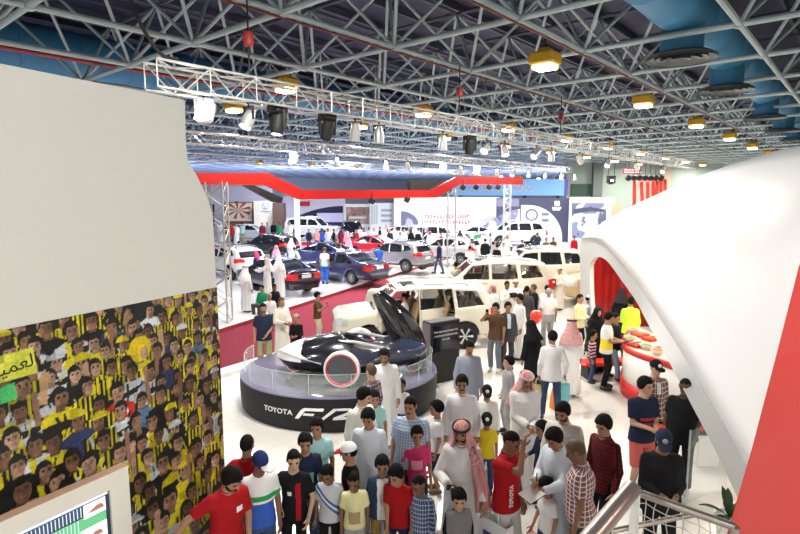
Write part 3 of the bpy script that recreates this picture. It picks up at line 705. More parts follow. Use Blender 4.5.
structure(MB().prism([hall(U0, V1), hall(U0, V1, ZB + DEP + .6), hall(U1, V1, ZB + DEP + .6), hall(U1, V1)], UB * .3).build('wall_left', HW))
structure(MB().prism([hall(U0, V0_), hall(U1, V0_), hall(U1, V0_, ZB + DEP + .6), hall(U0, V0_, ZB + DEP + .6)], UB * -.3).build('wall_right', HW))
for i in range(9):
    v = V0_ + 5 + i * 12
    structure(MB().prism([hall(U1 - .5, v), hall(U1 - .5, v + .9), hall(U1 - .5, v + .9, ZB + DEP), hall(U1 - .5, v, ZB + DEP)], UA * .45).build('column', HW2))
a_, c_ = at(566, 196, Y=66), at(720, 196, Y=66); structure(MB().box(((a_.x + c_.x) / 2, 66.2, (ZB + DEP) / 2), (c_.x - a_.x, .4, ZB + DEP)).build('wall_back', mat('hall_wall_green', (.33, .40, .365), .7, var=.03)))
q0_, q1_ = at(571, 184, Y=65.9), at(593, 196, Y=65.9); structure(MB().box(((q0_.x + q1_.x) / 2, 65.95, (q0_.z + q1_.z) / 2), (q1_.x - q0_.x, .1, q0_.z - q1_.z)).build('trim_vent', mat('wall_vent_green', (.05, .09, .07), .6)))
for x_ in (597, 664): p_ = at(x_, 196, Y=65.5); structure(MB().box((p_.x, 65.7, ZB / 2), (1.1, .7, ZB)).build('column', HW2 if x_ < 600 else mat('column_tan', (.45, .36, .28), .7)))
# space frame: square on offset square
b = MB(); iu0, iu1 = int((U0 - nu) / SPC) + 1, int((U1 - nu) / SPC) - 1; iv0, iv1 = int((V0_ - nv) / SPC) + 1, int((V1 - nv) / SPC) - 1
def nd(i, j): return hall(nu + i * SPC, nv + j * SPC, ZB)
def tp(i, j): return hall(nu + (i + .5) * SPC, nv + (j + .5) * SPC, ZB + DEP)
for i in range(iu0, iu1 + 1): b.tube(nd(i, iv0), nd(i, iv1), .074, 8)
for j in range(iv0, iv1 + 1): b.tube(nd(iu0, j), nd(iu1, j), .074, 8)
structure(b.build('ceiling_frame', STEEL, None, True))
b = MB()
for i in range(iu0, iu1 + 1):
    for j in range(iv0, iv1 + 1):
        near = nd(i, j).length < 34; n = 6 if near else 4
        for a, c in ((0, 0), (-1, 0), (0, -1), (-1, -1)): b.tube(nd(i, j), tp(i + a, j + c), .050, n, caps=False)
        if near: b.lathe([(0, -.12), (.10, -.09), (.13, 0), (.10, .09), (0, .12)], nd(i, j), 8)
structure(b.build('ceiling_web', STEEL, None, True))
b = MB()
for i in range(iu0, iu1): b.tube(tp(i, iv0), tp(i, iv1), .062, 6)
for j in range(iv0, iv1): b.tube(tp(iu0, j), tp(iu1, j), .062, 6)
for k in range(int((V1 - V0_) / 1.8)):
    v = V0_ + .9 + k * 1.8; b.prism([hall(U0, v, ZB + DEP + .2), hall(U0, v + .1, ZB + DEP + .2), hall(U0, v + .1, ZB + DEP + .44), hall(U0, v, ZB + DEP + .44)], UA * (U1 - U0))
structure(b.build('ceiling_purlins', mat('purlin_dark', (.06, .065, .10), .6)))
# air ducts
def along(px, py, z): return at(px, py, z=z)
def duct(px, py, zc, u0, u1, r, drops, label):
    p = at(px, py, z=ZB - .42 if drops else zc); e = empty('hanging_air_duct', (p.x, p.y, zc), 0, label, 'air duct'); b = MB(); n = 26
    ring = []; k = u0
    while k < u1: ring += [(k, r), (k + 1.7, r), (k + 1.72, r * 1.025), (k + 1.80, r * 1.025), (k + 1.82, r)]; k += 1.85
    rows = []
    for k, rr in ring:
        c = UA * k; rows.append([c + (UB * math.cos(2 * PI * i / n) + Vector((0, 0, 1)) * math.sin(2 * PI * i / n)) * rr for i in range(n)])
    b.grid(rows, True); b.build('pipe', DUCT, e, True)
    for k in drops:
        c = UA * k; h = zc - ZB + .42; b = MB().lathe([(.50, -h), (.50, 0)], c, 24); b.build('drop_duct', DUCT, e, True)
        b = MB(); zz = -h
        for ra, rb in ((.82, .68), (.62, .48), (.42, .27), (.22, .0)): b.lathe([(ra, zz), (ra + .02, zz - .05), (rb, zz + .06), (rb, zz + .10), (ra * .98, zz + .03)], c, 28, None, True)
        b.lathe([(.50, zz), (.83, zz + .02), (.83, zz - .06)], c, 28); b.build('diffuser', DUCTD, e, True)
    return e
pd = at(681, 58, z=ZB - .42)
def drop_u(px, py): q = at(px, py, z=ZB - .42); return (q - pd).dot(UA)
duct(681, 58, ZB + .80, -14, 60, .66, [drop_u(681, 58), drop_u(726, 90), drop_u(751, 119), drop_u(767, 132), drop_u(775, 141)], 'blue ventilation duct with round ceiling diffusers above the white shell')
pl_ = at(60, 55, z=ZB + 1.3); duct(60, 55, ZB + 1.3, -18, 60, .92, [], 'blue ventilation duct above the plain grey wall panel')
q = at(100, 64, z=ZB + .25); tag(MB().tube(q - UA * 18, q + UA * 45, .06, 8).build('hanging_fire_pipe', PIPE, None, True), 'red sprinkler pipe in front of the blue duct above the grey wall', 'pipe')
q0 = at(394, 46, z=ZB); q = hall(q0.dot(UA), nv + round((q0.dot(UB) - nv) / SPC) * SPC, ZB - .115); tag(MB().tube(q - UA * 14, q + UA * 45, .028, 8).build('hanging_fire_pipe', PIPED, None, True), 'red sprinkler pipe slung under the middle roof beam', 'pipe')
q = hall(nu, nv, ZB - .115); tag(MB().tube(q - UA * 14, q + UA * 45, .028, 8).build('hanging_fire_pipe', PIPED, None, True), 'red sprinkler pipe slung under the beam beside the yellow lamps', 'pipe')
# hanging cable near the left
def sag(a, c, d, n=14):
    return [a.lerp(c, i / n) - Vector((0, 0, d * 4 * (i / n) * (1 - i / n))) for i in range(n + 1)]
a, c = at(128, -6, Y=10.3), at(178, 58, Y=10.6)
tag(MB().path(sag(a, c, .35), .035, 6).build('hanging_power_cable', BLKM, None, True), 'black power cable sagging from the roof to the near truss end', 'cable')
# yellow high bay lamps
LAMP_E = mat('lamp_glow', (1, .95, .82), .4, emit=(1, .93, .78), es=14)
LAMPS = []
def highbay(p, label):
    e = empty('pendant_lamp', p, AZ * -1, label, 'ceiling lamp', 'yellow high bay lamps under the roof frame')
    b = MB(); b.box((0, 0, .10), (.70, .64, .32), None, .05); b.box((0, 0, .31), (.34, .34, .14), None, .03); b.build('housing', LAMPY, e)
    MB().box((0, 0, -.12), (.56, .50, .11), None, .04).build('lens', LAMP_E, e); MB().tube((0, 0, .36), (0, 0, .95), .02, 6).build('hanger', BLKM, e)
    LAMPS.append(p)
base = at(545, 63, z=ZB - .35); HB = []
for k in range(-5, 12): HB.append((base + UA * SPC * 2.3 * k, 'yellow square high bay lamp, one of the row beside the ventilation diffusers'))
for k in range(-4, 1): HB.append((base + UA * SPC * 2 * k - UB * SPC * 4, 'yellow square high bay lamp of the row to the right, above the near red panel'))
for k in range(3, 14): HB.append((base + UA * SPC * 2 * k + UB * SPC * 12, 'yellow square high bay lamp of the row at the far left, beyond the red fascia'))
base2 = at(286, 87, z=ZB - .35)
for k in range(0, 14): HB.append((base2 + UA * SPC * 2 * k, 'yellow square high bay lamp, one of the row behind the near truss'))
base3 = at(234, 108, z=ZB - .35)
for k in range(0, 14): HB.append((base3 + UA * SPC * 2 * k, 'yellow square high bay lamp, one of the row far left over the show cars'))
GR_ = {0: 'lamps beside the diffusers', 1: 'lamps behind the near truss', 2: 'lamps over the show cars'}
for k, (p, lb) in enumerate(HB):
    highbay(p, lb)
for o in list(COL.objects):
    if o.name.startswith('pendant_lamp'):
        o['group'] = 'high bay lamps ' + ('beside the diffusers' if 'diffusers' in o['label'] else 'behind the near truss' if 'near truss' in o['label'] else 'above the near red panel' if 'red panel' in o['label'] else 'at the far left' if 'fascia' in o['label'] else 'over the show cars')
# ------------------------------------------------------------------ lighting trusses
def truss(name, a, c, hgt, wid, label, step=.5, r=.026, vertical=False):
    a, c = Vector(a), Vector(c); d = (c - a).normalized(); L = (c - a).length; e = empty(name, a, 0, label, 'truss')
    s = d.cross(Vector((0, 0, 1))).normalized() if not vertical else Vector((1, 0, 0)); up = Vector((0, 0, 1)) if not vertical else Vector((0, 1, 0))
    cor = [s * x * wid / 2 + up * y * hgt / 2 for x in (-1, 1) for y in (-1, 1)]
    b = MB()
    for q in cor: b.tube(q, q + d * L, r, 8)
    b.build('chords', ALU, e, True); b = MB(); n = int(L / step); far = L > 25 or vertical
    for i in range(n):
        p0, p1 = d * (i * L / n), d * ((i + 1) * L / n)
        for x, y in ((0, 1), (2, 3), (0, 2), (1, 3)):
            A, B = (x, y) if i % 2 else (y, x); b.tube(cor[A] + p0, cor[B] + p1, r * .55, 5, caps=False)
        if i % 2 == 0:
            for x, y in ((0, 1), (2, 3)): b.tube(cor[x] + p0, cor[y] + p0, r * .5, 5, caps=False)
    b.build('lattice', ALU, e, True); return e
T1a = Vector((-4.37, 10.0, 6.415)); T1 = UA.copy(); T2a = Vector((-9.5, 18.2, 6.40))
truss('hanging_lighting_truss', T1a, T1a + UA * 38, .47, .47, 'long silver lattice lighting truss hanging nearest under the roof')
truss('hanging_lighting_truss', T2a, T2a + UA * 36, .42, .42, 'silver lattice lighting truss hanging behind the near one, over the show cars')
T3a = Vector((-14, 26, 6.35)); truss('hanging_lighting_truss', T3a, T3a + UA * 36, .40, .40, 'silver lattice truss hanging farthest back, above the red fascia', .8)
def on_line(a, d, px):
    k = (px - 400) / F
    # px/F = x / (fwd*cp - (z-CH)*sp ... ) solved by bisection along the truss
    lo, hi = 0., 60.
    def fx(t):
        p = a + d * t; f = p.y * cp - (p.z - CH) * sp; return p.x / f
    for _ in range(50):
        m = (lo + hi) / 2
        if fx(m) < k: lo = m
        else: hi = m
    return a + d * lo
for t, px in ((T1a, 250), (T1a, 459), (T1a, 560), (T2a, 330), (T2a, 500)):
    p = on_line(t, UA, px); e = empty('hanging_chain_hoist', (p.x, p.y, p.z + .25), 0, None, 'hoist')
    e['label'] = 'red chain hoist holding the %s truss at %s' % ('near' if t is T1a else 'second', {250: 'its left end', 459: 'its middle', 560: 'its far third', 330: 'the black moving lights', 500: 'its far end'}[px])
    MB().lathe([(0, -.14), (.10, -.12), (.12, 0), (.10, .14), (0, .16)], (0, 0, .75), 10).build('motor', PIPE, e, True); MB().tube((0, 0, 0), (0, 0, ZB - p.z - .25), .018, 6).build('chain', BLKM, e)
SILV = mat('par_can_silver', (.62, .62, .62), .3, metal=.7); GLOWW = mat('lens_glow', (1, 1, .95), .3, emit=(1, .98, .92), es=22); LENSD = mat('lens_dull', (.55, .55, .52), .2, emit=(1, .96, .88), es=4)
def fixture(kind, a, px, tilt, yaw, label, grp, drop=.35, sc=1.):
    p = on_line(a, UA, px); p = Vector((p.x, p.y, p.z - .24 - drop)); e = empty({'head': 'moving_head_spotlight', 'par': 'par_can_spotlight', 'flood': 'flood_spotlight'}[kind], p, rad(yaw), label, 'stage light', grp)
    R = Matrix.Rotation(rad(tilt), 3, 'X'); w = .16 * sc
    b = MB(); b.tube((0, 0, drop + .03), (0, 0, .22 * sc), .018, 6); b.tube((0, 0, drop - .02), (0, 0, drop + .08), .035, 8); b.build('clamp', BLKM, e)
    b = MB()
    if kind == 'head':
        b.box((0, 0, .26), (.34, .34, .16), None, .03); b.box((-.2, 0, .05), (.05, .10, .42), None, .02); b.box((.2, 0, .05), (.05, .10, .42), None, .02); b.build('yoke', BLKM, e)
        b = MB(); b.lathe([(0, .24), (.12, .22), (.15, .1), (.155, -.1), (.13, -.22), (.115, -.24)], (0, 0, -.04), 16, R); b.build('housing', BLKM, e, True)
        MB().lathe([(0, -.235), (.115, -.235)], (0, 0, -.04), 16, R).build('lens', LENSD, e)
    elif kind == 'par':
        for s in (-1, 1): b.box((s * .15 * sc, 0, .10 * sc), (.015, .04, .26 * sc))
        b.box((0, 0, .225 * sc), (.32 * sc, .04, .02)); b.build('yoke', BLKM, e)
        b = MB(); b.lathe([(0, .22 * sc), (.07 * sc, .21 * sc), (.10 * sc, .12 * sc), (.128 * sc, 0), (.128 * sc, -.22 * sc)], (0, 0, 0), 16, R); b.build('can', SILV, e, True)
        MB().lathe([(0, -.18 * sc), (.124 * sc, -.18 * sc)], (0, 0, 0), 16, R).build('lens', LENSD, e)
    else:
        for s in (-1, 1): b.box((s * .19 * sc, 0, .12 * sc), (.015, .04, .28 * sc))
        b.box((0, 0, .255 * sc), (.39 * sc, .04, .02)); b.build('yoke', SILV, e)
        b = MB(); b.box((0, .05, 0), (.34 * sc, .16 * sc, .44 * sc), R, .05); b.build('housing', SILV, e); MB().box(R @ Vector((0, -.095 * sc, 0)) + Vector((0, .05, 0)), (.30 * sc, .02, .40 * sc), R, .008).build('lens', GLOWW, e)
    return e
for px, kd, ti, ya, lb in ((203, 'flood', -25, -10, 'bright white flood light below the near truss beside the grey wall edge'), (248, 'par', -28, -40, 'silver par can tilted under the near truss, next to the big black moving light'),
        (277, 'head', -12, -30, 'largest black moving head light under the near truss'), (327, 'head', 25, 40, 'black moving head light with pale lens under the near truss, second from the left'),
        (355, 'par', 24, 20, 'silver par can shining down right, third fixture right of the largest moving light'), (379, 'par', 4, 0, 'silver par can hanging upright under the near truss middle'),
        (443, 'par', 2, 0, 'small silver par can left of the middle black moving light'), (470, 'head', 8, 20, 'black moving head light halfway along the near truss'), (487, 'par', -50, -40, 'silver par can turned sideways right of the middle moving light'),
        (505, 'par', -20, 20, 'slim silver par can tilted left on the near truss, past its middle'), (537, 'par', -55, -50, 'silver par can turned to the left, first of the far pairs'), (552, 'par', 0, 0, 'upright silver par can over the blue billboard'),
        (580, 'par', 50, -50, 'silver par can turned sideways over the picture panel'), (609, 'par', -40, -45, 'silver par can over the black hanging spotlight'), (637, 'par', 45, -50, 'silver par can above the red wall sign'), (664, 'par', -45, -50, 'silver par can at the far end of the near truss')):
    fixture(kd, T1a, px, ti, ya, lb, 'lights under the near truss', .30)
for i, (px, kd, ti) in enumerate(((293, 'flood', -20), (337, 'par', 8), (386, 'par', 0), (408, 'par', 25), (427, 'par', -50), (443, 'flood', -25), (461, 'par', 20), (477, 'flood', -30), (497, 'par', 10), (513, 'par', -35), (529, 'par', 0), (545, 'par', 30), (562, 'par', -20), (575, 'par', 10))):
    wh = ['beside the grey wall fin', 'second from the wall end', 'over the red fascia dip', 'tilted right over the red fascia', 'turned sideways over the fascia end', 'glowing over the fascia end', 'over the lattice pylon', 'glowing left of the blue billboard', 'over the billboard lettering', 'tilted over the billboard', 'upright over the billboard', 'tilted right over the billboard', 'near the billboard end', 'at the far end of its truss'][i]
    fixture(kd, T2a, px, ti, -35, '%s on the second truss, %s' % ('flood light' if kd == 'flood' else 'silver par can', wh), 'lights under the second truss', .30, 1.15)
# ------------------------------------------------------------------ left: grey wall panel with the printed crowd
WP0 = Vector((-2.09, 6.2, 0)); WD = Vector((.438, .899, 0)).normalized(); WN = Vector((WD.y, -WD.x, 0))
def wall_sz(px, py):
    d = ray(px, py); t = (WP0 - Vector((0, 0, CH))).dot(WN) / d.dot(WN); p = Vector((0, 0, CH)) + d * t; return (p - WP0).dot(WD), p.z
def wpt(s, z, n=0.): return WP0 + WD * s + WN * n + Vector((0, 0, z))
ol = [wall_sz(*p) for p in ((186, 100), (186.5, 140), (188, 158), (192, 166), (199, 178), (205, 191), (210, 203), (213, 214), (215, 240), (217, 288))]
ztop = ol[0][1]; ol = [(-5., 0), (-5., ztop)] + ol + [(ol[-1][0], 0)]
e = structure(MB().prism([wpt(s, z, -.012) for s, z in ol][::-1], WN * -.16).build('wall_partition', PAINTG))
MZ = wall_sz(217, 287)[1]; S0 = -3.3; CELL = .0088; ns = int(-S0 / CELL) + 1; nz = int(MZ / CELL) + 1
IMG = np.zeros((nz, ns, 3), np.float32); IMG[:] = (.012, .011, .010); RS = np.linspace(S0, 0, ns)[None, :]; RZ = np.linspace(0, MZ, nz)[:, None]
def pe(cx, cz, rx, rz, col, cut=None, a=0.):
    i0, i1 = max(0, int((cz - max(rx, rz) * 1.1) / CELL)), min(nz, int((cz + max(rx, rz) * 1.1) / CELL) + 2); j0, j1 = max(0, int((cx - S0 - max(rx, rz) * 1.1) / CELL)), min(ns, int((cx - S0 + max(rx, rz) * 1.1) / CELL) + 2)
    if i1 <= i0 or j1 <= j0: return
    x, z = RS[:, j0:j1] - cx, RZ[i0:i1] - cz
    if a: x, z = x * math.cos(a) + z * math.sin(a), -x * math.sin(a) + z * math.cos(a)
    m = (x / rx) ** 2 + (z / rz) ** 2 < 1
    if cut is not None: m &= cut(x, z)
    IMG[i0:i1, j0:j1][m] = col
def pp(P, col):
    xs, zs = [p[0] for p in P], [p[1] for p in P]; i0, i1 = max(0, int(min(zs) / CELL)), min(nz, int(max(zs) / CELL) + 2); j0, j1 = max(0, int((min(xs) - S0) / CELL)), min(ns, int((max(xs) - S0) / CELL) + 2)
    if i1 <= i0 or j1 <= j0: return
    X, Z = np.broadcast_arrays(RS[:, j0:j1], RZ[i0:i1]); IMG[i0:i1, j0:j1][sdpoly(X, Z, P) < 0] = col
def line(a, c, w, col):
    d = (c[0] - a[0], c[1] - a[1]); L = math.hypot(*d) + 1e-6; n = (-d[1] / L * w, d[0] / L * w); pp([(a[0] + n[0], a[1] + n[1]), (c[0] + n[0], c[1] + n[1]), (c[0] - n[0], c[1] - n[1]), (a[0] - n[0], a[1] - n[1])], col)
YC, KC, WC = (.50, .43, .012), (.010, .010, .009), (.45, .48, .50)
FACE = [(.33, .20, .125), (.26, .145, .09), (.21, .115, .068), (.40, .25, .165), (.15, .078, .045)]
rn = random.Random(11)
def fan(cx, cz, r, kind, look=0., arm=0, face=None, hat=None):
    f = face or rn.choice(FACE); fd = tuple(c * .55 for c in f); sw = r * 2.05; top = cz - r * 1.15; bot = cz - r * 4.6
    tilt = rn.uniform(-.12, .12)
    body = [(cx - sw * .35, top), (cx - sw, top - r * .65), (cx - sw * 1.08, bot), (cx + sw * 1.08, bot), (cx + sw, top - r * .65), (cx + sw * .35, top)]
    base = {'yb': YC, 'y': YC, 'w': WC, 'k': KC, 'r': (.50, .03, .02), 'b': (.10, .20, .34), 'wy': WC, 'n': (.03, .04, .12), 'yk': YC}[kind]; k = rn.uniform(.7, 1.15); base = tuple(c * k for c in base)
    pp(body, base)
    if kind == 'yb':
        st = r * .62; x = cx - sw * 1.1 + rn.uniform(0, st)
        while x < cx + sw: pp([(x, top - r * .2), (x + st * .5, top - r * .2), (x + st * .5 + tilt * r, bot), (x + tilt * r, bot)], KC); x += st
    if kind == 'wy': pp([(cx - sw * .35, top), (cx + sw * .1, top), (cx + sw * .3, bot), (cx - sw * .5, bot)], YC)
    if kind == 'yk': pp([(cx - sw, top - r * 1.4), (cx + sw, top - r * 1.2), (cx + sw, top - r * 2.2), (cx - sw, top - r * 2.4)], KC)
    if kind == 'w' and rn.random() < .6: pp([(cx - sw, top - r * 1.6), (cx + sw, top - r * .9), (cx + sw, top - r * 1.7), (cx - sw, top - r * 2.4)], KC)
    if rn.random() < .35: line((cx - r * .5, top), (cx - r * .2, bot), r * .3, YC if kind != 'y' else KC)
    for q in range(7):
        x0 = cx + rn.uniform(-1, 1) * sw; z0 = rn.uniform(bot, top - r * .3); line((x0, z0), (x0 + rn.uniform(-.5, .5) * r, z0 - rn.uniform(.3, 1.6) * r), r * rn.uniform(.06, .18), rn.choice([KC, KC, KC, tuple(c * .6 for c in base), YC, WC] if rn.random() < .6 else [KC]))
    if arm:
        hx, hz = cx + arm * r * rn.uniform(1.5, 2.4), cz + r * rn.uniform(.5, 2.6); line((cx + arm * sw * .9, top - r * 1.2), (hx, hz), r * .34, f); pe(hx, hz, r * .42, r * .5, f)
    pp([(cx - r * .42, cz - r * .5), (cx + r * .42, cz - r * .5), (cx + r * .5, top - r * .25), (cx - r * .5, top - r * .25)], fd)
    pe(cx, cz + r * .22, r * .90, r * 1.04, KC, None, tilt); hd = look * r * .25
    pe(cx + hd, cz - r * .18, r * .70, r * .98, f, lambda x, z: z < r * .62, tilt)
    pe(cx + hd + r * .28, cz - r * .2, r * .34, r * .75, tuple(c * .72 for c in f), None, tilt)
    if r > .045:
        for s in (-1, 1):
            line((cx + hd + s * r * .15, cz + r * .12), (cx + hd + s * r * .48, cz + r * .14), r * .07, KC); pe(cx + hd + s * r * .30, cz - r * .06, r * .14, r * .07, (.02, .012, .01))
        line((cx + hd, cz - r * .02), (cx + hd - r * .06, cz - r * .36), r * .06, fd); line((cx + hd - r * .22, cz - r * .62), (cx + hd + r * .22, cz - r * .62), r * .07, (.22, .07, .06))
        if rn.random() < .25: pe(cx + hd, cz - r * .78, r * .5, r * .34, fd, lambda x, z: z < r * .1)
    if hat == 'y': pe(cx, cz + r * .5, r * .95, r * .75, YC, lambda x, z: z > -r * .1)
    if hat == 'w': pe(cx, cz + r * .45, r * 1.05, r * .8, WC, lambda x, z: z > -r * .1)
    if hat == 'afro': pe(cx, cz + r * .4, r * 1.6, r * 1.6, (.62, .46, .01)); pe(cx + r * .6, cz - r * .2, r * .6, r * .8, f)
rows_ = []; z = MZ + .05
while z > -.1:
    r = .056 + .040 * (1 - z / MZ); s = S0 + rn.uniform(0, .1)
    while s < .05:
        rr = r * (1 + .28 * min(1, -s / 2.2)) * rn.uniform(.9, 1.1); rows_.append((z + rn.uniform(-.06, .06), s, rr)); s += rr * rn.uniform(2.3, 3.1)
    z -= r * 2.55
todo = []
for z, s, r in rows_:
    rt = s > -.9; kd = rn.choices(['yb', 'y', 'w', 'k', 'wy', 'yk', 'b', 'n'], [44, 16 if rt else 7, 4 if rt else 13, 30, 4, 6, 2, 3])[0]
    todo.append((z, s, r, kd, dict(look=rn.uniform(-1, 1), arm=rn.choice([0, 0, 0, 0, 0, 0, 0, -1, 1]), hat=rn.choices([None, 'y', 'w'], [86, 9, 5])[0])))
for a in ((140, 352, 8, 'y', dict(hat='afro')), (117, 392, 9, 'r', dict(look=.4)), (50, 378, 8, 'w', {}), (57, 362, 8, 'w', dict(hat='w')), (20, 412, 9, 'w', dict(arm=1)), (78, 420, 9, 'n', dict(hat='y')), (36, 445, 10, 'w', dict(look=-.3)),
          (72, 460, 10, 'yb', {}), (104, 440, 9, 'yb', {}), (18, 466, 10, 'k', {}), (22, 490, 12, 'r', dict(look=.2)), (142, 400, 7, 'b', {}), (150, 372, 7, 'w', {}), (196, 448, 9, 'yb', {}), (170, 500, 11, 'y', {}), (163, 462, 9, 'k', {}), (207, 385, 7, 'k', {}), (178, 300, 6, 'y', dict(hat='y')), (150, 310, 6, 'w', {})):
    s, z = wall_sz(a[0], a[1]); z2 = wall_sz(a[0], a[1] - a[2])[1]; todo = [t for t in todo if math.hypot(t[0] - z, t[1] - s) > (z2 - z) * 1.7]; todo.append((z, s, z2 - z, a[3], a[4]))
for z, s, r, kd, kw in sorted(todo, key=lambda t: -t[0]): fan(s, z, r, kd, **kw)
pp([wall_sz(*p) for p in ((0, 388), (14, 382), (18, 398), (0, 405))], (.05, .42, .12))
pp([wall_sz(*p) for p in ((-40, 368), (33, 347), (38, 373), (-40, 393))], (.50, .52, .05))
line(wall_sz(45, 372), wall_sz(43, 405), .035, (.36, .22, .12))
nz_ = RNG.normal(1, .16, (nz, ns)); nz_ = (nz_ + np.roll(nz_, 1, 0) + np.roll(nz_, 1, 1)) / 3; pt = RNG.normal(1, .30, (nz // 9 + 2, ns // 9 + 2)).clip(.45, 1.5); pt = np.kron(pt, np.ones((9, 9)))[:nz, :ns]
IMG *= (nz_ * (.35 + .65 * pt))[:, :, None].clip(.25, 1.6).astype(np.float32)
V = np.stack([np.broadcast_to(RS, (nz, ns)).ravel(), np.broadcast_to(RZ, (nz, ns)).ravel()], 1)
V3 = np.stack([WP0.x + WD.x * V[:, 0], WP0.y + WD.y * V[:, 0], V[:, 1]], 1); ii, jj = np.meshgrid(np.arange(nz - 1), np.arange(ns - 1), indexing='ij'); k0 = (ii * ns + jj).ravel()
mm = mat('printed_crowd', (.5, .5, .5), .38, spec=.35); at_ = mm.node_tree.nodes.new('ShaderNodeAttribute'); at_.attribute_name = 'print'; mm.node_tree.links.new(at_.outputs['Color'], mm.node_tree.nodes['Principled BSDF'].inputs['Base Color'])
mural = empty('crowd_mural', wpt(-.5, 0, 0), 0, 'large wall print of cheering football fans in yellow and black', 'wall print')
W0 = np.array(wpt(-.5, 0, 0)); pr = mesh_np('print', V3 - W0, np.stack([k0, k0 + 1, k0 + ns + 1, k0 + ns], 1), mm, mural, smooth=False)
ca = pr.data.color_attributes.new('print', 'FLOAT_COLOR', 'POINT'); ca.data.foreach_set('color', np.concatenate([IMG.reshape(-1, 3), np.ones((nz * ns, 1), np.float32)], 1).ravel())
MB().prism([wpt(S0, 0, -.001) - Vector(W0), wpt(0, 0, -.001) - Vector(W0), wpt(0, MZ, -.001) - Vector(W0), wpt(S0, MZ, -.001) - Vector(W0)], WN * -.010).build('backing_board', PAINTW, mural)
s0, z0 = wall_sz(14, 366); bd = (Vector(wpt(*wall_sz(33, 360))) - Vector(wpt(*wall_sz(0, 371)))).normalized()
text('lettering', '\uFEAA\uFEF4\uFEE4\uFECC\uFEDF\u0627', .15, KC_ if False else BLKM, plane_mat(wpt(s0, z0, .004) - Vector(W0), bd, Vector((0, 0, 1)) - bd * bd.z), mural, .001)
# ------------------------------------------------------------------ right: white shell stand
def rimY(px, py):
    d = ray(px, py); r = d.x / d.y; return at(px, py, Y=4.182 / (r - .07))
RO = [rimY(*p) if len(p) < 3 else at(p[0], p[1], Y=p[2]) for p in ((580, 340), (580, 300), (580, 262), (580, 242), (583, 238), (601, 240), (619, 258), (637, 280), (657, 310, 9.7), (684, 352, 8.2), (710, 397, 7.3), (738, 446, 6.7), (765, 500, 6.3), (785, 545, 6.05))]
RI = [rimY(*p) if len(p) < 3 else at(p[0], p[1], Y=p[2]) for p in ((594, 340), (591, 300), (590, 276), (591, 263), (597, 257), (607, 261), (622, 281), (636, 301), (648, 324, 9.7), (668, 360, 8.2), (690, 402, 7.25), (716, 452, 6.65), (742, 508, 6.25), (762, 555, 6.0))]
def smooth_pts(P, n):
    """Catmull-Rom through the points, n samples"""
    out = []; m = len(P)
    for k in range(n):
        t = k / (n - 1) * (m - 1); i = min(int(t), m - 2); u = t - i; p0, p1, p2, p3 = P[max(i - 1, 0)], P[i], P[i + 1], P[min(i + 2, m - 1)]
        out.append(.5 * ((2 * p1) + (p2 - p0) * u + (2 * p0 - 5 * p1 + 4 * p2 - p3) * u * u + (3 * p1 - p0 - 3 * p2 + p3) * u ** 3))
    return out
SP = [at(583, 238, Y=15.9), at(640, 205, Y=13.2), at(700, 178, Y=10.8), at(760, 158, Y=9.0), at(800, 148, Y=8.0), at(860, 139, Y=6.9), at(940, 150, Y=5.9), at(1010, 180, Y=5.3)]
shell = empty('shell_stand', (5.2, 12, 0), 0, 'big white curved shell stand with an arched opening to a red interior', 'exhibition stand'); SO = Vector((5.2, 12, 0))
n = 34; A = smooth_pts(RO[4:], n); Bp = smooth_pts(SP, n); rows = []
for k in range(13):
    w = k / 12; row = []
    for i in range(n):
        p = A[i].lerp(Bp[i], w); tang = (Bp[i] - A[i]); nn = Vector((-.75, -.15, .62)); p = p + nn * (.30 * math.sin(PI * w) * min(1, i / 6)); row.append(p - SO)
    rows.append(row)
b = MB(); b.grid(rows); o = b.build('outer_skin', SHELLW, shell, True)
md = o.modifiers.new('thickness', 'SOLIDIFY'); md.thickness = .08; md.offset = 0
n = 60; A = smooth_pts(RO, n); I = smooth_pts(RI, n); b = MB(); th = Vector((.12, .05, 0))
b.grid([[p - SO for p in A], [p - SO for p in I], [p - SO + th for p in I], [p - SO + th for p in A], [p - SO for p in A]]); b.build('arch_rim', mat('shell_rim_shade', (.43, .44, .43), .5), shell, True)  # rim shade put into the colour, greyer than the shell's white
# red inner wall, fluted, and downlights in the arch
rw = []
c0, c1 = at(590, 262, Y=16.6), at(680, 262, Y=16.2)
for k in range(49):
    t = k / 48; x = 5.78 + 4.0 * t; y = 16.6 + 1.3 * math.sin(PI * t) + .035 * math.sin(k * PI / 2); rw.append((x, y))
b = MB(); b.grid([[Vector((x, y, z)) - SO for x, y in rw] for z in (0, 1.2, 2.4, 3.3)]); o = b.build('inner_wall', mat('red_fluted_wall', (.30, .008, .007), .45), shell, True); md = o.modifiers.new('thickness', 'SOLIDIFY'); md.thickness = .06
b = MB(); pts = [p - SO for p in (Vector((5.6, 16.4, 3.28)), Vector((9.5, 16.6, 3.5)), Vector((9.5, 10.5, 3.9)), Vector((5.75, 10.6, 3.3)))]; b.prism(pts, (0, 0, .06)); b.build('inner_ceiling', PAINTW, shell)
DL = mat('downlight_glow', (1, 1, 1), .3, emit=(1, .95, .85), es=12)
for x, y in ((5.95, 15.6), (6.0, 14.2), (6.3, 12.8), (7.2, 14.0), (6.6, 11.5)): MB().lathe([(0, -.02), (.13, -.02), (.15, 0), (.15, .03)], Vector((x, y, 3.24)) - SO, 14).build('downlight', DL, shell)
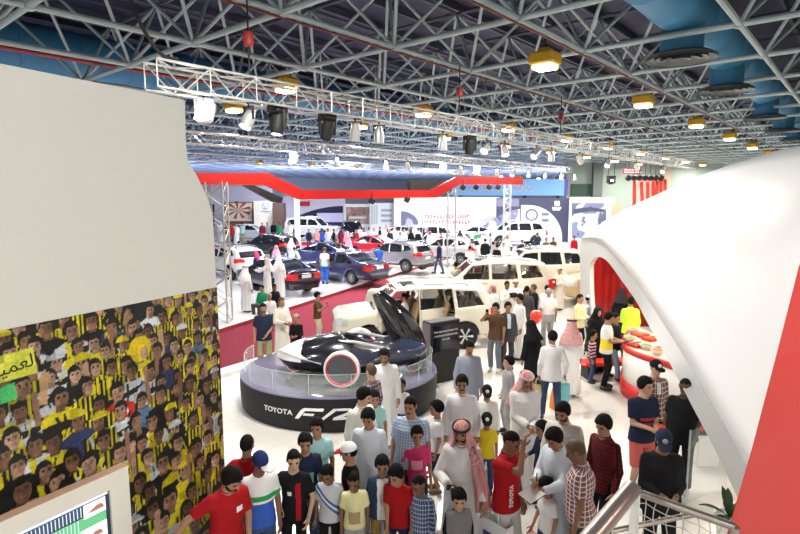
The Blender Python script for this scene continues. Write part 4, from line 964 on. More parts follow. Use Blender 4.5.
# counter
tp_ = [at(*p, z=1.08) for p in ((628, 331), (624, 338), (625, 345), (632, 350), (645, 355), (668, 362), (700, 373), (740, 388))]; bk_ = [at(*p, z=1.08) for p in ((740, 366), (700, 352), (668, 341), (645, 330), (636, 327))]
cen = sum(tp_ + bk_, Vector()) / 13; cen.z = 0; cn = empty('display_counter', cen, 0, 'curved white counter with red rim inside the shell stand', 'counter'); top_poly = smooth_pts(tp_, 30) + bk_
def at_z(P, z): return [Vector((p.x, p.y, z)) - cen for p in P]
MB().prism(at_z(top_poly, 1.04), (0, 0, .035)).build('counter_top', mat('counter_beige', (.66, .52, .40), .4), cn)
fr = smooth_pts(tp_, 30); b = MB(); b.grid([[Vector((p.x, p.y, z)) - cen for p in fr] for z in (.98, 1.09)]); o = b.build('red_rim', REDP, cn, True); md = o.modifiers.new('t', 'SOLIDIFY'); md.thickness = .06; md.offset = 0
b = MB(); b.grid([[Vector((p.x, p.y, z)) * 1. - cen for p in fr] for z in (.20, 1.04)]); o = b.build('front_panel', PAINTW, cn, True); md = o.modifiers.new('t', 'SOLIDIFY'); md.thickness = .04
b = MB(); b.grid([[Vector((p.x, p.y, z)) - cen for p in fr] for z in (0, .32)]); o = b.build('red_plinth', REDP, cn, True); md = o.modifiers.new('t', 'SOLIDIFY'); md.thickness = .07; md.offset = 0
def small(name, loc, parts, label, cat, group=None, rz=0):
    e = empty(name, loc, rz, label, cat, group)
    for nm, b, m in parts: b.build(nm, m, e, True)
    return e
PORC = mat('porcelain', (.75, .74, .72), .25); FOOD = mat('snack_brown', (.34, .16, .06), .7); FOODG = mat('snack_green', (.16, .28, .06), .7)
CT = 1.076
for i, (px, py, kd, lb) in enumerate(((630, 341, 'bowl', 'white bowl of snacks at the round end of the counter'), (637, 346, 'tray', 'red tray of snacks beside the bowl at the counter end'), (646, 349, 'bowl', 'white bowl of greens halfway along the counter'), (640, 336, 'tray', 'red tray lying at the inner edge of the counter'), (651, 340, 'tray', 'red tray of bread in the middle of the counter'), (657, 354, 'bowl', 'white bowl near the shell rim on the counter'), (664, 350, 'tray', 'red tray nearest the shell rim on the counter'), (633, 333, 'bowl', 'small white bowl at the back of the round counter end'))):
    p = at(px, py, z=CT)
    if kd == 'bowl':
        small('snack_bowl', p, [('bowl', MB().lathe([(.06, 0), (.11, .04), (.14, .10), (.13, .10), (.10, .045), (0, .03)], n=16), PORC), ('food', MB().lathe([(0, .125), (.07, .11), (.125, .085)], n=10), FOODG if i % 2 == 0 else FOOD)], lb, 'bowl', None)
    else:
        b = MB(); b.box((0, 0, .02), (.34, .24, .02), None, .005)
        for s in (-1, 1): b.box((s * .17, 0, .035), (.02, .24, .05)); b.box((0, s * .12, .035), (.34, .02, .05))
        f = MB()
        for q in range(8): f.lathe([(0, .05), (.03, .04), (.035, .0)], ((q % 4 - 1.5) * .075, (q // 4 - .5) * .10, .03), 8)
        small('serving_tray', p, [('tray', b, REDP), ('food', f, FOOD)], lb, 'tray', None, .5)
# low red bench behind the visitors at the stand
p = at(609, 379, z=0); b = MB(); b.box((0, .2, .36), (1.7, .45, .10), None, .04); l = MB()
be = empty('low_bench', (p.x + .2, p.y, 0), rad(8), 'low red bench in front of the red interior wall', 'bench'); b.build('seat', REDP, be)
for s in (-1, 1): MB().box((s * .7, .2, .16), (.08, .36, .31)).build('leg', BLKM, be)
# glass screen and small display at the near end
GLASSP = mat('clear_glass', (.8, .9, .88), .03, spec=.5, alpha=.10); GEDGE = mat('glass_edge', (.55, .66, .62), .1, alpha=.6)
p = at(684, 505, z=0); gs = empty('glass_screen', p, 0, 'clear glass screen at the near end of the shell stand', 'glass screen'); MB().box((.45, .25, .55), (1.0, .012, 1.08), Matrix.Rotation(rad(30), 3, 'Z')).build('pane', GLASSP, gs); MB().box((.02, 0, .55), (.02, .02, 1.1)).build('edge_strip', GEDGE, gs)
p = at(702, 462, z=0); small('display_plinth', p, [('plinth', MB().box((0, 0, .24), (.34, .34, .48), None, .01), PAINTW)], 'low white plinth under the rim of the shell stand', 'plinth')
small('model_display', p + Vector((0, 0, .482)), [('base', MB().box((0, 0, .02), (.28, .16, .04), None, .01), BLK), ('body', MB().box((0, 0, .09), (.24, .11, .06), None, .02).box((-.01, 0, .14), (.13, .10, .06), None, .02), REDP)], 'small red model on a black base, on the low white plinth', 'model')
# plant at the foot of the shell
p = at(733, 545, z=0); pe_ = empty('leafy_plant', (p.x + .05, p.y + .2, 0), 0, 'small dark leafy plant at the foot of the white shell', 'plant')
MB().lathe([(0, 0), (.13, 0), (.17, .28), (.15, .28), (.14, .24), (0, .24)], n=18).build('pot', PAINTW, pe_, True); LEAF = mat('leaf_dark', (.03, .075, .03), .4)
rl = random.Random(5)
for k in range(14):
    a = rl.uniform(0, 6.28); el_ = rl.uniform(.5, 1.35); d = Vector((math.cos(a) * math.cos(el_), math.sin(a) * math.cos(el_), math.sin(el_))); L_ = rl.uniform(.3, .62); s_ = d.cross(Vector((0, 0, 1))).normalized(); pts = []
    b = MB(); rows = []
    for t in np.linspace(0, 1, 7):
        c = Vector((0, 0, .24)) + d * L_ * t - Vector((0, 0, .18 * t * t)); w = .05 * math.sin(PI * min(1, t * .95 + .05)) ; rows.append([c - s_ * w + Vector((0, 0, .012)), c, c + s_ * w + Vector((0, 0, .012))])
    b.grid(rows); b.build('leaf', LEAF, pe_, True)
# near red panel of the next shell
fc = [at(812, 215, Y=3.3), at(775, 360, Y=2.85), at(752, 448, Y=2.6), at(727, 534, Y=2.4), at(700, 640, Y=2.2), at(1100, 640, Y=2.2), at(1150, 215, Y=3.3)]
rp = empty('red_stand_panel', fc[3], 0, 'large smooth red panel standing close in front of the white shell', 'panel'); b = MB(); b.prism([p - fc[3] for p in fc], (.10, .10, 0)); b.build('panel', mat('red_panel_satin', (.56, .040, .034), .5, bump=(3, .04)), rp)
b = MB(); z0 = 0
for x in (1.75, 3.0): b.box((x + .05 - fc[3].x, 2.42 - fc[3].y, (fc[4].z) / 2 - fc[3].z), (.12, .08, fc[4].z))
b.build('support_post', BLKM, rp)
# guard rail with rope net
RAILM = mat('handrail_steel', (.36, .32, .29), .3, metal=.8); NETM = mat('net_rope', (.42, .41, .36), .8)
a0 = at(632, 489, z=2.86); a1 = at(560, 575, z=2.86); r1 = at(634, 491, z=2.80); r2 = at(735, 527, z=2.80)
gr_ = empty('guard_rail', (a0.x, a0.y, 0), 0, 'steel guard rail with a thick round handrail at the bottom right', 'railing'); GO = Vector((a0.x, a0.y, 0))
MB().path([a1 - GO, a1.lerp(a0, .5) - GO, a0 - GO], .043, 18).build('handrail', RAILM, gr_, True)
MB().tube(r1 - GO, r2 - GO, .020, 10).build('cross_rail', RAILM, gr_, True); q1, q2 = at(612, 531, z=2.60), at(700, 513, z=2.72)
MB().tube(q1 - GO, q2 - GO, .014, 8).build('brace', RAILM, gr_, True)
MB().tube((a0 - GO) * 1 + Vector((.015, -.01, -2.86)), a0 - GO + Vector((.015, -.01, 0)), .022, 10).build('post', mat('post_white', (.62, .62, .60), .4), gr_, True)
MB().tube(Vector((r2.x, r2.y, 0)) - GO, r2 - GO, .022, 10).build('post', RAILM, gr_, True)
net = empty('rope_net', r1, 0, 'cream rope net tied below the cross rail at the bottom right', 'net'); b = MB(); dn = r2 - r1; L_ = dn.length; dn.normalize(); cell = .058
wob = lambda x, z: Vector((.012 * math.sin(x * 23 + z * 17), .02 * math.sin(x * 19 - z * 13), .010 * math.sin(x * 31)))
nx = int(L_ / cell); nzz = 9
for i in range(nx + 1): b.path([dn * (i * cell) + Vector((0, 0, -k * cell)) + wob(i * cell, k * cell) * (k > 0) for k in range(nzz + 1)], .0028, 4)
for k in range(1, nzz + 1): b.path([dn * (i * cell) + Vector((0, 0, -k * cell)) + wob(i * cell, k * cell) for i in range(nx + 1)], .0028, 4)
b.build('mesh', NETM, net, True)
# ------------------------------------------------------------------ bottom left: screen kiosk
K0 = at(126, 465, z=1.92); KD = Vector((math.sin(rad(31)), math.cos(rad(31)), 0)); KN = Vector((KD.y, -KD.x, 0))
kd_ = empty('screen_kiosk', (K0.x, K0.y, 0), 0, 'cream framed information screen in front of the crowd print', 'kiosk'); KO = Vector((K0.x, K0.y, 0))
def kp(s, z, n=0.): return KD * s + KN * n + Vector((0, 0, z))
FRAME = mat('kiosk_frame', (.66, .63, .57), .5)
sc_tr = at(108, 489, Y=None, z=None) if False else None
def kio(px, py):
    d = ray(px, py); t = (K0 - Vector((0, 0, CH))).dot(KN) / d.dot(KN); p = Vector((0, 0, CH)) + d * t - KO; return p.dot(KD), p.z
s1, z1 = kio(108, 489); z1 = min(z1, 1.78); W_ = 1.5
b = MB(); b.prism([kp(-W_, 0), kp(0, 0), kp(0, 1.92), kp(-W_, 1.92)], KN * -.07)
b.build('backing', FRAME, kd_)
b = MB()
for s_a, s_b, za, zb in ((-W_, 0, z1, 1.92), (s1, 0, .0, z1), (-W_, -W_ + .14, 0, z1), (-W_ + .14, s1, 0, .80)): b.prism([kp(s_a, za, .03), kp(s_b, za, .03), kp(s_b, zb, .03), kp(s_a, zb, .03)], KN * -.03)
b.build('frame', FRAME, kd_); MB().prism([kp(-W_, 1.92, .03), kp(0, 1.92, .03), kp(0, 1.925, .03), kp(-W_, 1.925, .03)], KN * -.10).build('top_edge', mat('kiosk_top_lit', (.62, .40, .28), .5), kd_)  # lit look of the frame's top thickness painted in as orange
def scr(name, sa, sb, za, zb, col, es=.55, n=.004, parent=None):
    w = s1 - (-W_ + .14); h = z1 - .80; q = [kp(s1 - w * (1 - x), .80 + h * y, n) for x, y in ((sa, za), (sb, za), (sb, zb), (sa, zb))]
    return MB().prism(q, KN * -.003).build(name, mat('screen_' + '%02d%02d%02d' % tuple(int(c * 99) for c in col), col, .2, emit=col, es=es), parent or kd_)
sc = scr('screen', 0, 1, 0, 1, (.02, .03, .05))
scr('screen_header', .02, .99, .965, .985, (.70, .78, .92), parent=sc, n=.008); scr('screen_table', .02, .80, .86, .96, (.05, .06, .16), parent=sc, n=.008)
scr('screen_table', .02, .97, .70, .85, (.12, .45, .22), parent=sc, n=.008); scr('screen_table', .02, .97, .40, .55, (.08, .40, .16), parent=sc, n=.008); scr('screen_picture', .81, .97, .83, .955, (.80, .82, .86), parent=sc, n=.010); scr('screen_picture', .78, .97, .60, .74, (.80, .84, .84), parent=sc, n=.010); scr('screen_picture', .40, .60, .66, .80, (.78, .88, .82), parent=sc, n=.010)
w = s1 - (-W_ + .14); h = z1 - .80
for za, zb in ((.70, .85), (.86, .96), (.40, .55)):
    b = MB()
    for i in range(38):
        x = .03 + i * .0245
        if x > .79 and za > .8: continue
        if x > .77 and za < .8: continue
        b.prism([kp(s1 - w * (1 - x), .80 + h * za + .005, .012), kp(s1 - w * (1 - x - .006), .80 + h * za + .005, .012), kp(s1 - w * (1 - x - .006), .80 + h * zb - .005, .012), kp(s1 - w * (1 - x), .80 + h * zb - .005, .012)], KN * -.002)
    b.build('table_line_pattern', mat('screen_rule', (.6, .75, .7), .2, emit=(.6, .75, .7), es=.5), sc)
for za, xa in ((.87, .83), (.64, .81)):
    b = MB(); P = [(0, 0), (.03, .02), (.07, .045), (.10, .05), (.12, .03), (.125, .0)]
    b.prism([kp(s1 - w * (1 - xa - x), .80 + h * (za + z * .9), .014) for x, z in P], KN * -.002); b.build('car_picture', mat('screen_car', (.45, .16, .14), .3, emit=(.35, .12, .1), es=.4), sc)
# ------------------------------------------------------------------ concept car stand
EC, RX, RY, EH = Vector((-1.28, 11.30, 0)), 2.06, 1.76, .68
def ept(a, z, off=0.): return EC + Vector(((RX + off) * math.cos(a), (RY + off) * math.sin(a), z))
pf = empty('show_platform', EC, 0, 'dark oval show platform lettered in white under the concept car', 'platform'); n = 72
b = MB(); b.grid([[ept(2 * PI * i / n, z, o) - EC for i in range(n)] for z, o in ((0, -.06), (.08, -.02), (.40, 0), (EH - .02, 0))], True); b.build('side_panel', mat('platform_side', (.016, .016, .020), .55, spec=.2), pf, True)
b = MB(); b.grid([[ept(2 * PI * i / n, z, o) - EC for i in range(n)] for z, o in ((EH - .025, 0.005), (EH, -.005), (EH + .001, -.10), (EH + .001, -1.7))], True); b.build('top_deck', mat('platform_top_violet', (.17, .16, .25), .10, coat=.5), pf, True)
MB().lathe([(0, EH + .006), (1.15, EH + .006), (1.17, EH + .001)], (.15, -.55, 0), 40).build('floor_disc', mat('platform_disc', (.10, .10, .12), .08, coat=.8), pf, True)
def ang_px(px):
    best = None
    for i in range(400):
        a = PI + PI * i / 400; p = ept(a, .4); f = p.y * cp - (p.z - CH) * sp; d = abs(400 + F * p.x / f - px)
        if best is None or d < best[0]: best = (d, a)
    return best[1]
def bend_at(px, z):
    a0_ = ang_px(px)
    def f(p):
        a = a0_ + p.x / ((RX + RY) / 2 * .98); return ept(a, z + p.y, .004 + p.z) - EC
    return f
LETW = mat('lettering_white', (.82, .82, .82), .5)
for px, bd_, sz, sh_, wd in ((277, 'TOYOTA', .138, 0, 1.0), ): text('lettering', bd_, sz, LETW, None, pf, .004, bend=bend_at(px, .36), width=1.06)
def badge(polys, px, z):
    bf = bend_at(px, z); b = MB()
    for P in polys:
        q = [bf(Vector((x, y, 0))) for x, y in P]; nrm = Vector((0, -1, 0)); b.prism([v + nrm * .012 for v in q], nrm * -.012)
    b.build('lettering', LETW, pf)
badge([[(-.27, -.10), (-.20, -.10), (-.08, .06), (.22, .06), (.24, .11), (-.10, .11), (-.16, .07)], [(-.13, -.03), (-.10, .01), (.08, .01), (.05, -.03)]], 310, .37)
badge([[(-.16, -.10), (-.10, -.10), (.16, .11), (.07, .11)]], 329.5, .37)
badge([[(-.13, .11), (.12, .11), (.16, .06), (.14, .02), (-.02, -.05), (.14, -.05), (.12, -.10), (-.18, -.10), (-.17, -.06), (.07, .04), (.07, .07), (-.10, .07)]], 344, .37)
# low glass fence on the platform edge
gf = empty('glass_fence', EC + Vector((0, 0, EH)), 0, 'low clear glass fence along the edge of the oval platform', 'glass fence')
for k in range(9):
    a0_ = PI * .93 + k * PI * 1.14 / 9; m = 9; b = MB(); rows = [[ept(a0_ + (PI * 1.14 / 9 - .012) * i / m, z, -.10) - EC for i in range(m + 1)] for z in (.004, .40)]
    b.grid(rows); o = b.build('pane', GLASSP, gf, True); md = o.modifiers.new('t', 'SOLIDIFY'); md.thickness = .01
    MB().path([ept(a0_ + (PI * 1.14 / 9 - .012) * i / m, .402, -.10) - EC for i in range(m + 1)], .006, 5).build('top_edge', GEDGE, gf, True)
    MB().box(ept(a0_, .20, -.10) - EC, (.018, .018, .40)).build('clip_post', GEDGE, gf)
# the concept car: teardrop pod, raised leaf canopy, four wheels in a diamond
FC = Vector((-.95, 11.05, EH)); fv = empty('concept_car', FC, 0, 'silver and black concept pod with raised leaf canopy on the oval platform', 'car')
G = Grid((-1.75, -.95, .0), (1.75, .95, 1.15), .028)
G.ell((-.15, 0, .38), (1.42, .60, .32), None, .1); G.ell((-.55, 0, .44), (.92, .50, .36), Matrix.Rotation(rad(-10), 3, 'Y'), .12); G.ell((.75, 0, .50), (.75, .46, .30), None, .12); G.ell((.05, 0, .35), (.55, .80, .20), None, .1)
G.put(lambda X, Y, Z: np.maximum(np.sqrt(((X - .38) / .62) ** 2 + (Y / .40) ** 2) - 1, .52 - Z) * .4, (-.3, -.5, .5), (1.05, .5, 1.1), .04, 's')
V, Q = G.net(); SILVP = mat('paint_silver_concept', (.62, .63, .66), .2, metal=.4, coat=.8)
mesh_np('body', V, Q, mat('pod_body_dark', (.05, .055, .085), .15, metal=.4, coat=1), fv)
kp0 = patch(V, Q, lambda c, n: (c[:, 0] < -1.02) & (c[:, 2] > .30) & (n[:, 2] > -.2), .012); mesh_np('white_nose', kp0[0], kp0[1], mat('trim_white', (.78, .78, .78), .3), fv)
kp_ = lambda nm, f, m, off: (lambda r: mesh_np(nm, r[0], r[1], m, fv) if r else None)(patch(V, Q, f, off))
kp_('windscreen', lambda c, n: (c[:, 0] < .0) & (c[:, 0] > -1.28) & (c[:, 2] > .38 + .16 * np.abs(c[:, 0] + .6)) & (n[:, 2] > -.1), mat('pod_glass', (.012, .013, .018), .16, spec=.5, coat=.3), .010)
kp_('lower_body', lambda c, n: (c[:, 2] < .36) & (n[:, 2] < .6), BLK, .008); kp_('tail_panel', lambda c, n: (c[:, 0] > .95) & (c[:, 2] > .45), mat('paint_blue_black', (.03, .04, .08), .12, coat=1), .010)
kp_('seat_tub', lambda c, n: (c[:, 2] > .3) & (((c[:, 0] - .38) / .62) ** 2 + (c[:, 1] / .40) ** 2 < .9) & (n[:, 2] > .3), INTD, .004)
rows = []; tipL = at(377, 292, Y=11.0) - FC; basL = at(422, 372, Y=11.1) - FC
for i in range(21):
    t = i / 20; c = tipL.lerp(basL, t); w = .30 * (math.sin(PI * min(1, .06 + t * .80)) ** .8) * (1 - .35 * max(0, t - .75) / .25); ax = (basL - tipL).normalized(); sd_ = ax.cross(Vector((0, 1, 0))).normalized(); c = c - sd_ * (-.10) * math.sin(PI * t)
    rows.append([c + sd_ * w * u + Vector((0, -.13 * (1 - u * u) * math.sin(PI * (.1 + .85 * t)) - .03, 0)) for u in np.linspace(-1, 1, 11)])
b = MB(); b.grid(rows); o = b.build('canopy', mat('canopy_black', (.012, .012, .015), .10, coat=1, bump=(2.5, .3)), fv, True); md = o.modifiers.new('t', 'SOLIDIFY'); md.thickness = .035
b = MB(); b.path([r[0] for r in rows], .014, 6); b.path([r[-1] for r in rows], .014, 6); b.build('canopy_edge', SILVP, fv, True)
b = MB(); b.path([basL + Vector((0, .05, .05)), basL + Vector((.1, .08, -.1)), Vector((1.05, .1, .55))], .04, 8); b.build('canopy_hinge', BLK, fv, True)
def fvwheel(p, r, az_, name='wheel'):
    R = Matrix.Rotation(az_, 3, 'Z') @ Matrix.Rotation(PI / 2, 3, 'X'); b = MB()
    b.lathe([(r * .86, -.07), (r * .97, -.07), (r, -.03), (r, .03), (r * .97, .07), (r * .86, .07)], p, 40, R, True); o = b.build(name, mat('wheel_white_ring', (.74, .72, .72), .3), fv, True)
    MB().lathe([(r * .78, -.055), (r * .87, -.072), (r * .87, .072), (r * .78, .055)], p, 40, R, True).build('red_ring', mat('ring_red', (.62, .03, .06), .3), o, True)
    MB().lathe([(0, .02), (r * .79, .03), (r * .79, -.03), (0, -.02)], p, 36, R, True).build('wheel_disc', mat('wheel_disc_dark', (.03, .04, .055), .08, coat=1), o, True)
pw = at(342, 372, Y=10.12) - FC; fvwheel(Vector((pw.x, pw.y, .355)), .352, rad(-6)); fvwheel(Vector((pw.x + .2, .92, .355)), .352, 0); fvwheel(Vector((-1.22, 0, .22)), .20, 0); fvwheel(Vector((1.22, 0, .22)), .20, 0)
for s in (-1, 1): MB().path([(pw.x + (.1 if s > 0 else 0), s * .45, .36), (pw.x + (.2 if s > 0 else 0), (pw.y + .06) if s < 0 else .86, .355)], .045, 8).build('wheel_arm', BLK, fv, True)
for s in (-1, 1): MB().path([(-.30, s * .30, .74), (.05, s * .40, .74), (.45, s * .42, .66), (.95, s * .40, .56)], [.02, .035, .035, .02], 8).build('cockpit_rail', SILVP, fv, True)
MB().path([(-1.55, -.02, .46), (-1.38, -.30, .54), (-1.05, -.45, .46), (-.6, -.56, .34)], [.03, .05, .05, .02], 8).build('nose_trim', mat('trim_white', (.78, .78, .78), .3), fv, True)
# black text totem
p = at(446, 402, Y=12.3); tt = empty('text_totem', (.96, 12.5, 0), rad(-27), None, None); tag(tt, 'black information totem with white lines of text beside the concept car', 'sign'); tt.rotation_euler = (0, 0, rad(34))
b = MB(); b.box((0, 0, .73), (.86, .34, 1.46), None, .02); b.build('body', BLKM, tt); MB().box((0, -.172, 1.06), (.74, .012, .62), None, .004).build('panel', mat('totem_panel', (.008, .010, .022), .15, coat=.5), tt); MB().box((-.432, 0, .72), (.012, .30, 1.40)).build('side_panel', mat('totem_side', (.20, .19, .18), .4, metal=.3), tt)
for k, tx in enumerate(('YOU ARE WATCHING THE', '3 WHEELED CONCEPTUAL', 'FV2 CAR')): text('lettering', tx, .058, LETW, plane_mat((0, -.182, 1.22 - k * .095), (1, 0, 0), (0, 0, 1)), tt, .002)
# ------------------------------------------------------------------ carpet, kerb and the raised stage of the next stand
CARP = mat('carpet_maroon', (.20, .012, .035), .95, bump=(80, .4)); STAGEW = mat('stage_white', (.74, .74, .78), .14, coat=.3)
e0, e1 = at(200, 340, z=0), at(420, 268, z=0); dS = (e1 - e0).normalized(); nS = Vector((-dS.y, dS.x, 0))
lo0, lo1 = at(205, 376, z=0), at(345, 333, z=0); dL = (lo1 - lo0).normalized()
carpet = MB().prism([lo0 - dL * 6, lo1 + dL * 5, at(385, 279, z=0), e0 - dS * 5 - nS * .02], (0, 0, .012)); tag(carpet.build('carpet_runner', CARP), 'dark red carpet strip running between the white kerb and raised white stage', 'carpet')
kb = MB(); nL = Vector((-dL.y, dL.x, 0)); kb.prism([lo0 - dL * 6 - nL * .42, lo1 + dL * 3 - nL * .42, lo1 + dL * 3, lo0 - dL * 6], (0, 0, .07)); tag(kb.build('stage_kerb', PAINTW), 'low white kerb along the near edge of the dark red carpet', 'kerb')
SH_ = .14; q0, q1 = e0 - dS * 8, e1 + dS * 26; st = structure(MB().prism([q0, q1, q1 + nS * 30, q0 + nS * 30], (0, 0, SH_)).build('floor_stage', STAGEW)); structure(MB().prism([q0 - nS * .02, q1 - nS * .02, q1, q0], (0, 0, SH_ + .004)).build('trim_stage', mat('stage_edge_red', (.25, .03, .03), .5)))
# red fascia on pylons
FP = Vector((-5.9, 18.0, 0)); FNm = Vector((UA.y, -UA.x, 0))
def fas(px, py):
    d = ray(px, py); t = (FP - Vector((0, 0, CH))).dot(FNm) / d.dot(FNm); return Vector((0, 0, CH)) + d * t
topF = [fas(*p) for p in ((150, 171), (198, 173), (268, 173), (303, 190), (432, 190), (456, 177), (523, 177))]; botF = [fas(*p) for p in ((150, 183), (198, 184.5), (265, 185), (300, 199.5), (437, 197.5), (460, 184.5), (523, 184.5))]
fa = empty('hanging_red_fascia', FP, 0, 'red zigzag fascia band spanning the stand above the show cars', 'fascia'); b = MB(); b.grid([[p - FP for p in topF], [p - FP for p in botF]]); o = b.build('red_band', mat('fascia_red', (.48, .012, .009), .35), fa); md = o.modifiers.new('t', 'SOLIDIFY'); md.thickness = .10; md.offset = 1
for P in ([(252, 185), (262, 185), (291, 198), (289, 203), (282, 202)], [(418, 180), (452, 180), (436, 190), (418, 190)]):
    MB().prism([fas(*p) - FP - FNm * .45 for p in P], FNm * -.2).build('dark_soffit', BLKM, fa)
for px, py in ((372, 201), (407, 200), (463, 188), (476, 188), (489, 188), (498, 188)):
    p = fas(px, py - 3); s_ = small('hanging_spotlight', p, [('housing', MB().box((0, 0, -.12), (.26, .22, .26), Matrix.Rotation(.5, 3, 'Y'), .04), BLKM), ('bracket', MB().tube((0, 0, 0), (0, 0, .25), .02, 6), BLKM)], 'black spotlight below the red fascia, %s' % {372: 'left one of the two under its low middle', 407: 'right one of the two under its low middle', 463: 'first of four under its raised end', 476: 'second of four under its raised end', 489: 'third of four under its raised end', 498: 'last of four under its raised end'}[px], 'spotlight')
def pylon(px, py, topz, w, label, z0=0.):
    p = at(px, py, z=z0); return truss('lattice_pylon', p, (p.x, p.y, topz), w, w, label, .36, .030, True)
pylon(222, 322, 4.75, .54, 'tall white lattice pylon standing on the stage beside the crowd print', SH_); pylon(451, 268, 4.7, .44, 'tall white lattice pylon under the raised end of the red fascia', SH_); pylon(425, 253, 5.0, .40, 'far white lattice pylon in front of the bright white wall'); pylon(506, 253, 5.4, .46, 'far white lattice pylon in front of the white pickup')
p = at(298, 256, z=SH_); structure(MB().box((p.x, p.y, 2.4), (.34, .34, 4.5), None, .02).build('column', PAINTW))
# ------------------------------------------------------------------ show cars
PEARL = mat('paint_pearl_white', (.68, .65, .54), .22, coat=.8); PWHITE = mat('paint_white_gloss', (.64, .64, .68), .2, coat=.8); PNAVY = mat('paint_dark_navy', (.010, .010, .035), .15, metal=.3, coat=1); PSLATE = mat('paint_slate_blue', (.065, .065, .15), .2, metal=.4, coat=1)
PSILV = mat('paint_silver', (.34, .34, .38), .22, metal=.6, coat=1); PRED = mat('paint_red', (.52, .012, .03), .18, coat=1); PGOLD = mat('paint_champagne', (.62, .50, .26), .2, metal=.3, coat=1); PBLUE = mat('paint_mid_blue', (.05, .06, .20), .18, metal=.4, coat=1); PBLK = mat('paint_black', (.012, .012, .016), .15, coat=1)
FD = [(1.16, .50), (1.16, 1.18), (.62, 1.76), (-.04, 1.80), (-.04, .50)]; RD = [(-.08, .50), (-.08, 1.80), (-1.05, 1.80), (-1.12, 1.10), (-.98, .75), (-.9, .50)]
def hd(az): return Vector((math.sin(rad(az)), math.cos(rad(az)), 0))
p0, p1 = at(364, 351, z=0), at(467, 349, z=0)
LC1 = car(SUV, .5 * (p0.x + p1.x) - .10, .5 * (p0.y + p1.y) + .72, -100, PEARL, 'pearl white off-road car with opened side doors, nearest of the white ones', clear=True, seats=True, doors=[('front_door', FD, 62), ('rear_door', RD, 24)], h=.028, group='white off-road cars')
LC1.scale = (.95, .95, .95); LC1P = LC1.location.copy()
def placed(S, px, py, az, *a, z=0., mode='c', **k):
    p = at(px, py, z=z)
    if mode == 'r': p = p + hd(az) * 2.35
    return car(S, p.x, p.y, az, *a, z=z, **k)
p = at(499, 310, z=0); car(SUV, p.x - .45, p.y + .6, -91, PEARL, 'pearl white off-road car with open windows, standing behind the man in the red headscarf', clear=True, seats=True, h=.035, group='white off-road cars')
p = at(537, 291, z=0); car(SUV, p.x, p.y + .8, -91, PEARL, 'pearl white off-road car farthest back, just left of the white shell', h=.035, group='white off-road cars')
car(SUV, 8.95, 21.9, -88, PGOLD, 'champagne coloured off-road car partly hidden behind the white shell', h=.04)
placed(SEDAN, 306, 296, -44, PNAVY, 'dark navy saloon car seen from behind beside the men in white robes', z=SH_, mode='r', h=.03)
placed(SEDAN, 379, 285, -50, PSLATE, 'slate blue saloon car with red tail lamps behind the navy one', z=SH_, mode='r', h=.032)
placed(HATCH, 430, 272.5, -54, PSILV, 'silver grey crossover car with roof rails right of the slate blue saloon', z=SH_, mode='r', h=.032)
placed(SEDAN, 378, 256, 118, PRED, 'bright red saloon car behind the silver crossover', z=SH_, h=.045)
placed(SEDAN, 322, 266, -62, PBLUE, 'mid blue saloon car with raised bonnet line behind the slate blue one', z=SH_, h=.045)
placed(HATCH, 232, 276, -46, PWHITE, 'white hatchback with dark wheels at the far left beside the lattice pylon', z=SH_, h=.04)
placed(HATCH, 446, 262.5, -62, mat('paint_pale_silver', (.55, .56, .60), .2, metal=.4, coat=1), 'pale silver crossover car behind the walking man in jeans', z=SH_, h=.05)
# far stands: low stages with cars
def stage(px0, px1, py, Y, h, d, label, edge=None):
    a, c = at(px0, py, Y=Y), at(px1, py, Y=Y); e = empty('low_stage', ((a.x + c.x) / 2, Y + d / 2, 0), 0, label, 'stage'); MB().box((0, 0, h / 2), (c.x - a.x, d, h)).build('top', STAGEW, e); MB().box((0, -d / 2 - .012, h * .5), (c.x - a.x, .02, h * .7)).build('edge_strip', edge or mat('stage_edge_pink', (.55, .04, .12), .5), e)
    return h
h_ = stage(196, 296, 250, 44, .5, 5, 'far white stage with a pink red edge behind the white hatchback'); stage(300, 345, 248, 46.5, .5, 6, 'far white stage with a red edge under the white off-road car', REDP); stage(474, 560, 253, 40.2, .45, 6, 'far low stage with a black edge under the white pickup', BLKM)
def farcar(S, px, Y, z, az, paint, label, h=.06): p = at(px, 240, Y=Y); return car(S, p.x, Y, az, paint, label, z=z, h=h, detail=True)
farcar(SUV, 312, 49.6, .5, 105, PWHITE, 'white off-road car on the far red edged stage'); farcar(SUV, 352, 53, 0, 170, PBLK, 'black off-road car facing forward far behind the red saloon'); farcar(SEDAN, 404, 53.5, 0, 100, PWHITE, 'white saloon car far behind the red one'); farcar(SUV, 436, 46.5, 0, 80, PWHITE, 'white off-road car in front of the bright wall with red lettering')
farcar(SUV, 514, 43.2, .45, -98, PWHITE, 'white pickup style car on the far stage with a black edge'); farcar(SEDAN, 250, 46.8, .5, 95, PWHITE, 'white saloon car on the far pink edged stage'); farcar(SEDAN, 480, 52.5, 0, 95, PWHITE, 'white saloon car far behind the lattice pylon'); farcar(HATCH, 268, 37, SH_, -60, PBLK, 'black hatchback far left in front of the pink edged stage')
